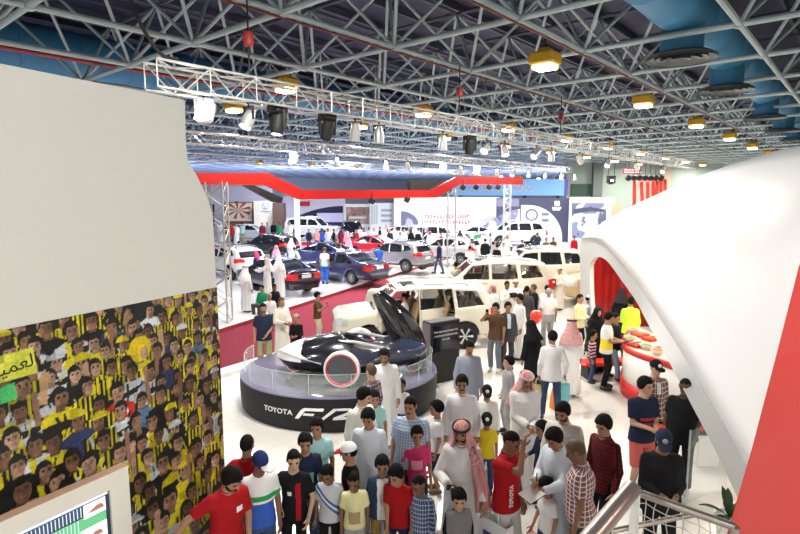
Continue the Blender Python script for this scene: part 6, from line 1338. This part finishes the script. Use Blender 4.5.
# on the stage with the dark cars
def fp(px, py, H, face, label, z=SH_, **k): p = at(px, py, z=z); return P_(H=H, xy=(p.x, p.y), z0=z, face=face, label=label, **k)
fp(247, 312, 1.70, 150, 'man in white robe and headscarf nearest the lattice pylon', top=('thobe', WHITE), head=(GT, GHUTRAW))
fp(268, 301, 1.74, -100, 'man in white robe with raised arms at the navy saloon', top=('thobe', WHITE), head=('ghutra', GHUTRAW), R=(.1, -.42, 1.3), L=(.1, -.45, 1.25))
fp(280, 299, 1.76, 175, 'man in white robe with back turned beside the navy saloon', top=('thobe', WHITE), head=('ghutra', GHUTRAW))
fp(325, 284, 1.76, 160, 'person in white and mint shirt and blue jeans between two saloon cars', top=('tee', bands('shirt_mint', (.40, .68, .62), [(1.15, (.74, .70, .62))])), bot=('trousers', BLUE), hm=HAIRB)
fp(379, 276, 1.66, 175, 'person in vivid blue shirt between the slate saloon and silver crossover', top=('tee', BLUE), bot=('trousers', JEANS))
fp(439, 274, 1.78, -75, 'man in navy top and jeans walking past the silver crossover', top=('shirt', NAVY), bot=('trousers', JEANS), feet=WK)
fp(257, 286, 1.62, -60, 'woman in navy robe and pink veil behind the robed men', top=('abaya', cloth('robe_navy', (.03, .03, .12))), head=('hijab', PINK), female=True)
fp(277, 276, 1.62, 20, 'woman in pale pink veil behind the navy saloon', top=('abaya', cloth('robe_rose', (.60, .36, .50))), head=('hijab', ROSE), female=True)
fp(299, 271, 1.40, -100, 'child in blue shirt leaning over behind the navy saloon', top=('tee', SKY), bot=('trousers', JEANS), lean=25)
fp(292, 268, 1.74, 160, 'person in white robe beyond the navy saloon roof', top=('thobe', WHITE), head=('ghutra', GHUTRAW))
fp(341, 274, 1.66, 170, 'person in white t-shirt between the blue saloon cars', top=('tee', WHITE), bot=('trousers', SKY), hm=HAIRB)
fp(349, 261, 1.62, 30, 'woman in pink robe behind the mid blue saloon', top=('abaya', ROSE), head=('hijab', ROSE), female=True)
fp(240, 272, 1.72, 100, 'man in dark jacket behind the white hatchback', top=('shirt', NAVY), bot=('trousers', BLACK))
fp(337, 266, 1.60, 0, 'person in beige top raising an arm over the mid blue saloon', top=('shirt', BEIGE), bot=('trousers', DGREY), R=(.2, -.3, 1.5))
# far crowd on the hall floor and the far stages
far = [(263, 249, 44.5, .5, 1.70, 'thobe', MAROON, 'woman in maroon robe on the far pink edged stage', 0), (268, 249, 44.8, .5, 1.70, 'shirt', GREY, 'person in grey shirt beside the maroon robe on the far stage', 20), (274, 249, 45, .5, 1.74, 'shirt', BLACK, 'person in black left of the brown pillar on the far stage', 0),
    (232, 250, 43, .5, 1.70, 'shirt', RED, 'person in red shirt on the far stage under the starburst picture', 30), (221, 250, 45, .5, 1.72, 'thobe', WHITE, 'person in white robe at the far left end of the far stage', 0), (243, 250, 44.6, .5, 1.7, 'shirt', TEAL, 'person in teal shirt on the far stage beside the white saloon', 180),
    (317, 246, 43, .0, 1.76, 'tee', cloth('shirt_salmon', (.72, .28, .22)), 'person in salmon shirt in front of the far white off-road car', 10), (322, 246, 43.6, .0, 1.76, 'shirt', BLUE, 'person in blue shirt beside the salmon shirt', 150), (328, 246, 45, 0, 1.70, 'thobe', WHITE, 'person in white robe right of the blue shirt by the far stage', 0), (334, 246, 44, 0, 1.70, 'shirt', BLACK, 'person in black right of the far white robe', 90),
    (341, 246, 45, 0, 1.66, 'abaya', MAROON, 'woman in dark maroon robe left of the black off-road car', 0), (347, 246, 43, 0, 1.6, 'abaya', ROSE, 'woman in pale pink robe before the black off-road car', 0), (364, 244, 44, 0, 1.72, 'thobe', WHITE, 'man in white robe just left of the red saloon roof', 0), (369, 244, 46, 0, 1.72, 'shirt', SKY, 'person in sky blue shirt above the red saloon roof', 40), (374, 244, 44.5, 0, 1.74, 'thobe', WHITE, 'man in white robe above the middle of the red saloon', -30),
    (380, 244, 46.5, 0, 1.72, 'shirt', BLACK, 'person in black above the red saloon', 90), (385, 244, 44.6, 0, 1.72, 'thobe', CREAM, 'man in cream robe right of the black shirt above the red saloon', 180), (390, 244, 43.2, 0, 1.70, 'shirt', NAVY, 'person in navy shirt behind the red saloon bonnet', 0), (395, 244, 45.6, 0, 1.72, 'thobe', WHITE, 'man in white robe in front of the far white saloon', 60),
    (411, 244, 42.2, 0, 1.70, 'abaya', BLACK, 'woman in black robe left of the white off-road car', 0), (418, 244, 41.5, 0, 1.74, 'suit', BLACK, 'man in black suit in front of the violet fan picture', 20), (413, 240, 49.5, 0, 1.70, 'thobe', WHITE, 'man in white robe under the violet fan picture', 0), (400, 244, 41.5, 0, 1.60, 'shirt', TEAL, 'person in teal shirt behind the silver crossover roof', 0),
    (448, 244, 43, 0, 1.70, 'shirt', GREY, 'person in grey shirt under the red wall lettering', 120), (460, 244, 42, 0, 1.70, 'abaya', BLACK, 'woman in black robe right of the second pylon', 10), (477, 244, 41, 0, 1.74, 'shirt', GREEN, 'person in green shirt in front of the bright white wall', 0),
    (472, 250, 33, 0, 1.76, 'shirt', LILAC, 'man in lilac shirt with a dark bag beyond the pylon', 30), (485, 250, 32.5, 0, 1.80, 'suit', BLACK, 'tall man in black suit left of the far white pickup', 160), (495, 250, 32, 0, 1.76, 'thobe', GREY, 'man in grey robe next to the tall black suit', 0), (503, 250, 31, 0, 1.74, 'thobe', WHITE, 'man in white robe right of the grey robe', 20), (511, 256, 29, 0, 1.70, 'thobe', WHITE, 'man in white robe and headscarf above the second white car', 0), (518, 256, 29.4, 0, 1.62, 'abaya', BLACK, 'woman in black robe above the second white car', 0),
    (530, 252, 31, 0, 1.60, 'tee', RED, 'child in red shirt in front of the white pickup', 0), (537, 248, 38.5, .0, 1.76, 'shirt', NAVY, 'man in navy shirt beside the white pickup', 120), (546, 250, 34, 0, 1.74, 'jacket', cloth('jacket_olive', (.10, .09, .05)), 'man in olive jacket, left one of the pair under the slate wall', 0), (553, 250, 34.5, 0, 1.74, 'jacket', BROWN, 'man in brown jacket, right one of the pair under the slate wall', -20), (574, 246, 36, 0, 1.72, 'shirt', RED, 'person in red shirt left of the white shell edge', 0), (527, 240, 47.5, .0, 1.72, 'thobe', WHITE, 'man in white robe under the white car picture', 30),
    (464, 250, 36, 0, 1.68, 'thobe', WHITE, 'man in white robe between pylon and lilac shirt', 0), (425, 246, 44, 0, 1.72, 'shirt', NAVY, 'person in navy shirt in front of the far white off-road car', 30), (430, 247, 41, 0, 1.70, 'thobe', WHITE, 'man in white robe left of the lettered wall pylon', 0), (441, 248, 40, 0, 1.72, 'shirt', MAROON, 'person in maroon shirt beyond the pale silver crossover', 60), (455, 250, 37.5, 0, 1.66, 'shirt', SKY, 'person in sky blue shirt right of the near pylon', 0), (490, 248, 39, 0, 1.70, 'shirt', GREY, 'person in grey shirt at the left end of the black edged stage', 90), (497, 252, 29.5, 0, 1.72, 'shirt', BLACK, 'person in black shirt above the windscreen of the second white car', 150),
    (507, 250, 36.5, 0, 1.72, 'thobe', CREAM, 'man in cream robe right of the far pylon', 0), (522, 250, 33, 0, 1.70, 'shirt', NAVY, 'person in navy shirt before the black edged stage', 20), (356, 244, 43.5, 0, 1.70, 'shirt', MAROON, 'person in maroon shirt left of the red saloon', 0), (360, 244, 47.5, 0, 1.72, 'thobe', CREAM, 'man in cream robe beside the black off-road car', 0), (386, 244, 49, 0, 1.7, 'shirt', RED, 'person in red shirt far behind the red saloon bonnet', 0), (404, 244, 43.6, 0, 1.72, 'thobe', WHITE, 'man in white robe left of the violet fan picture', 20), (309, 246, 44, 0, 1.70, 'shirt', NAVY, 'person in navy shirt beside the white column', 0),
    (227, 250, 44.6, .5, 1.70, 'shirt', NAVY, 'person in navy shirt at the far left of the pink edged stage', 0), (237, 250, 43.2, .5, 1.70, 'thobe', WHITE, 'man in white robe under the starburst picture', 0), (280, 249, 44.2, .5, 1.72, 'shirt', GREEN, 'person in green shirt right of the black shirt on the far stage', 0), (290, 249, 44.6, .5, 1.72, 'thobe', CREAM, 'man in cream robe at the right end of the pink edged stage', 0),
    (480, 250, 38, 0, 1.7, 'thobe', CREAM, 'man in cream robe behind the tall black suit', 0)]
for px, py, Y, z, H, tk, tm, lb, fc in far:
    p = at(px, py, Y=Y); robe = tk in ('thobe', 'abaya')
    P_(H=H, xy=(p.x, Y), z0=z, face=fc, label=lb, top=(tk, tm), bot=('trousers', [DGREY, JEANS, BLACK, KHAKI][hash(px) % 4]), head=('hijab', BLACK if tm in (BLACK, MAROON) else tm) if tk == 'abaya' else (GT, GHUTRAW if px % 2 else GHUTRA) if (tk == 'thobe' and px % 3) else None, skin=['tan', 'brown', 'light'][px % 3], lod=2)
# between the pylon and the second white car
P_(456, 262, 1.72, 175, 'person in beige shirt behind the opened white car, left of the red shirt', ('shirt', BEIGE), ('trousers', DGREY), skin='tan', hair='thick')
P_(466, 257, 1.70, -160, 'person in red shirt behind the opened white car', ('tee', RED), ('trousers', DGREY), skin='tan', hair='thick')
P_(470, 246, 1.72, 170, 'person in white shirt and dark cap farther behind the red shirt', ('shirt', WHITE), ('trousers', BLACK), skin='tan', head=('cap', BLACK, 0))
P_(479, 261, 1.50, 10, 'boy in dark shirt right of the red shirt behind the white cars', ('tee', MAROON), ('trousers', JEANS), skin='tan')
P_(490, 254, 1.74, 175, 'man in white robe and white headscarf behind the second white car', ('thobe', WHITE), head=(GT, GHUTRAW), skin='tan')
# ------------------------------------------------------------------ things in hands
def inhand(key, side, name, parts, label, cat, off=(0, 0, 0), rot=(0, 0, 0)):
    q = PERSONS[key][side] + Vector(off); e = empty(name, q, 0, label, cat); e.rotation_euler = rot
    for nm, b, m in parts: b.build(nm, m, e, True)
    return e
PHB = mat('phone_black', (.01, .01, .012), .2); PAPER = mat('paper_white', (.80, .80, .78), .7)
def phone(key, side, label, rot, off=(0, 0, 0)): return inhand(key, side, 'phone', [('case', MB().box((0, 0, 0), (.075, .010, .15), None, .004), PHB), ('screen', MB().box((0, .006, 0), (.066, .002, .135)), mat('phone_screen', (.10, .14, .2), .1, emit=(.4, .5, .7), es=.4))], label, 'phone', off, rot)
phone('phoneman', 'R', 'black phone held up by the man in brown polo', (.1, 0, rad(-30)), (0, -.01, .03)); phone('phonereader', 'R', 'black phone in the hands of the man in yellow and white', (rad(-50), 0, rad(60)), (0, 0, .02)); phone('carpetboy', 'R', 'phone held up by the boy in brown on the carpet', (0, 0, rad(80)), (0, 0, .03))
inhand('phoneteen', 'R', 'red_phone', [('case', MB().box((0, 0, 0), (.12, .014, .17), None, .006), mat('phone_case_red', (.75, .08, .04), .4))], 'red phone case held by the young man in navy t-shirt', 'phone', (.02, -.03, .03), (rad(-30), rad(20), 0))
inhand('cameraman', 'R', 'compact_camera', [('body', MB().box((0, 0, 0), (.11, .035, .065), None, .01), PHB), ('lens', MB().lathe([(0, .03), (.024, .03), (.026, 0)], (.01, -.015, 0), 14, Matrix.Rotation(PI / 2, 3, 'X')), ALLOY)], 'small dark camera in the hand of the headscarf man', 'camera', (0, -.02, .02))
b = MB(); rr = random.Random(4)
for k in range(6): b.lathe([(0, .035), (.03, .02), (.035, -.01), (0, -.035)], (rr.uniform(-.05, .05), rr.uniform(-.03, .03), rr.uniform(-.03, .03)), 6)
inhand('printman', 'L', 'crumpled_paper', [('paper', b, PAPER)], 'crumpled white paper in the hand of the man at the print', 'paper', (0, -.03, 0))
inhand('writer', 'L', 'clipboard_paper', [('sheet', MB().box((0, 0, 0), (.24, .18, .006)), PAPER), ('board', MB().box((0, 0, -.006), (.25, .19, .006)), BROWN)], 'white sheet on a board held by the man writing', 'paper', (-.06, -.06, .02), (rad(12), rad(-8), rad(35)))
inhand('writer', 'R', 'pen', [('barrel', MB().tube((0, 0, -.05), (.02, .03, .09), .006, 8), PHB)], 'dark pen in the writing hand of the pale blue robe', 'pen', (0, 0, .03))
inhand('tabletman', 'R', 'tablet', [('slab', MB().box((0, 0, 0), (.26, .012, .19), None, .005), PHB), ('screen', MB().box((0, .008, 0), (.24, .002, .17)), PAPER)], 'dark tablet held by the man in cream robe', 'tablet', (.05, -.02, .04), (rad(-50), 0, rad(20)))
inhand('redfolder', 'R', 'red_folder', [('cover', MB().box((0, 0, 0), (.20, .03, .28), None, .008), RED), ('label', MB().box((0, -.018, .02), (.10, .006, .08)), PAPER)], 'red folder with white label at the chest of the tall white robe', 'folder', (.02, -.05, .06))
def bag(key, side, label, m, w=.30, h=.36, d=.12, off=(0, 0, 0), rz=0, logo=None):
    q = PERSONS[key][side] + Vector(off); e = empty('carrier_bag', q - Vector((0, 0, h + .12)), rz, label, 'bag'); b = MB()
    P = [(-w / 2, -d / 2), (w / 2, -d / 2), (w / 2, d / 2), (-w / 2, d / 2)]; b.grid([[Vector((x * s, y * t, z)) for x, y in P] for z, s, t in ((0, .96, 1), (h * .5, 1, 1), (h, .98, .8))], True); b.prism([Vector((x * .96, y, 0)) for x, y in P], (0, 0, .004)); b.build('bag_body', m, e)
    for s in (-1, 1): MB().path([(-w * .2, s * d * .4, h - .01), (-w * .12, s * d * .15, h + .12), (w * .12, s * d * .15, h + .12), (w * .2, s * d * .4, h - .01)], .006, 5).build('handle', m, e)
    if logo: MB().box((0, -d / 2 - .004, h * .55), (w * .6, .006, h * .22)).build('logo_panel', logo, e)
    return e
bag('bagman', 'L', 'yellow paper bag carried by the man in blue jeans', mat('bag_straw', (.70, .60, .26), .6), .34, .30, .12, (0, 0, 0), 0); bag('bagman', 'R', 'teal bag hanging beside the man in blue jeans', mat('bag_teal', (.20, .55, .60), .5), .20, .34, .10)
bag('redbagboy', 'R', 'red bag held by the small boy in white t-shirt', mat('bag_red', (.66, .06, .03), .5), .30, .26, .12, (0, -.04, 0), .4, PAPER); bag('cameraman', 'L', 'white and navy carrier bag held by the headscarf man', mat('bag_white', (.70, .70, .72), .5), .40, .42, .14, (.14, .0, .02), rad(-50), mat('bag_navy', (.03, .04, .16), .4))
p = at(277, 422, z=0); st_ = empty('floor_sticker', (p.x, p.y, 0), rad(12), 'small red and white sticker on the floor in front of the oval platform', 'sticker'); MB().box((0, 0, .002), (.30, .07, .003)).build('sheet', PAPER, st_)
for k in range(7): MB().box((-.12 + k * .04, 0, .0045), (.022, .035, .002)).build('red_mark', RED, st_)
p = at(557, 408, z=0); ob = empty('orange_bag', (p.x, p.y, 0), .3, 'orange bag standing on the floor behind the man in blue jeans', 'bag'); b = MB(); b.grid([[Vector((x * s, y * s, z)) for x, y in ((-.14, -.07), (.14, -.07), (.14, .07), (-.14, .07))] for z, s in ((0, 1.), (.25, .92), (.42, .70))], True); b.build('bag_body', mat('bag_orange', (.72, .22, .03), .5), ob)
for s in (-1, 1): MB().path([(-.05, s * .03, .41), (-.03, s * .02, .52), (.03, s * .02, .52), (.05, s * .03, .41)], .006, 5).build('handle', mat('bag_orange', (.72, .22, .03), .5), ob)
# balloons on sticks
for px, py, Y, lb in ((442, 334, 13.4, 'red balloon on a stick beside the man in brown polo'), (536, 317, 14.5, 'red balloon low behind the black robed woman')):
    p = at(px, py, Y=Y); e = empty('red_balloon', (p.x, p.y, 0), 0, lb, 'balloon'); MB().lathe([(0, .19), (.09, .17), (.15, .09), (.16, 0), (.12, -.11), (.04, -.19), (0, -.20)], (0, 0, p.z), 18).build('balloon', mat('balloon_red', (.75, .03, .015), .25, coat=.5), e, True); MB().tube((0, 0, .02), (0, 0, p.z - .18), .008, 6).build('stick', PAINTW, e); MB().lathe([(.10, 0), (.10, .02), (0, .03)], n=14).build('foot', PAINTW, e)
# ------------------------------------------------------------------ light
w = bpy.data.worlds.new('hall_air'); scn.world = w; w.use_nodes = True; bg = w.node_tree.nodes['Background']; bg.inputs[0].default_value = (.95, .97, 1, 1); bg.inputs[1].default_value = .5
def area(loc, size, power, col=(1, 1, 1), rot=(0, 0, 0), name='lamp_light', sizey=None, spread=180):
    d = bpy.data.lights.new(name, 'AREA'); d.energy = power; d.color = col; d.size = size; d.spread = rad(spread)
    if sizey: d.shape = 'RECTANGLE'; d.size_y = sizey
    o = bpy.data.objects.new(name, d); COL.objects.link(o); o.location = loc; o.rotation_euler = rot; return o
for i, p in enumerate(LAMPS):
    if p.length < 95: area(p + Vector((0, 0, -.20)), .55, 700, (1, .95, .86))
def spot(loc, target, power, col=(1, 1, 1), ang=60, r=.12):
    d = bpy.data.lights.new('stage_or_fill_light', 'SPOT'); d.energy = power; d.color = col; d.spot_size = rad(ang); d.spot_blend = .6; d.shadow_soft_size = r
    o = bpy.data.objects.new('stage_or_fill_light', d); COL.objects.link(o); o.location = loc; o.rotation_euler = (Vector(target) - Vector(loc)).to_track_quat('-Z', 'Y').to_euler(); return o
for px, tx, tw in ((203, (-1, 10, 0), 450), (355, (1.5, 11, 0), 500), (443, (2.5, 12.5, 0), 600), (505, (3.5, 15, 0), 900), (580, (5, 19, 0), 900)):
    q = on_line(T1a, UA, px); spot((q.x, q.y, q.z - .7), tx, tw, (1, .97, .92) if px < 450 else (1, .88, .72), 95)
for px, tx, tw in ((293, (-6, 23, 0), 600), (386, (-3, 28, 0), 600), (443, (1, 30, 0), 600), (513, (3, 33, 0), 600)):
    q = on_line(T2a, UA, px); spot((q.x, q.y, q.z - .8), tx, tw, (.86, .88, 1), 110)
for x, y, e_, c in ((-11, 34, 1000, (.80, .84, 1)), (-3, 38, 1000, (.82, .86, 1)), (5, 42, 1000, (.9, .93, 1)), (-10, 48, 1000, (.85, .88, 1)), (2, 50, 1000, (.95, .97, 1)), (11, 46, 1000, (.9, .92, 1))): area((x, y, 7.2), 2.2, e_, c)
spot((3.6, -2.5, 7.6), (-3.3, 4.4, 3.2), 2500, (1, .985, .95), 46, .35); spot((-1.5, -2.5, 7.6), (6.6, 9.0, 3.6), 1300, (1, .98, .96), 44, .35); spot((-2, -1, 7), (3.2, 2.8, 2.8), 330, (1, .97, .94), 44, .3)  # added fill spots, unseen near the camera, brighten wall, shell and red panel
for x, y in ((-30, 62), (-14, 72), (4, 84), (20, 80), (-45, 50)): area((x, y, 4.8), 5, 3200, (.42, .46, 1), (PI, 0, 0), 'stand_uplight'); area((x, y, 4.6), 5, 4200, (.55, .58, 1), (rad(70), 0, 0), 'stand_uplight')
for x, y in ((6.2, 15.2), (6.6, 13.0), (7.2, 11.2)): area((x, y, 3.15), .5, 110, (1, .84, .66))
scn.view_settings.view_transform = 'Standard'; scn.view_settings.look = 'None'; scn.view_settings.exposure = -.18; scn.view_settings.gamma = 1.; scn.view_settings.use_curve_mapping = False
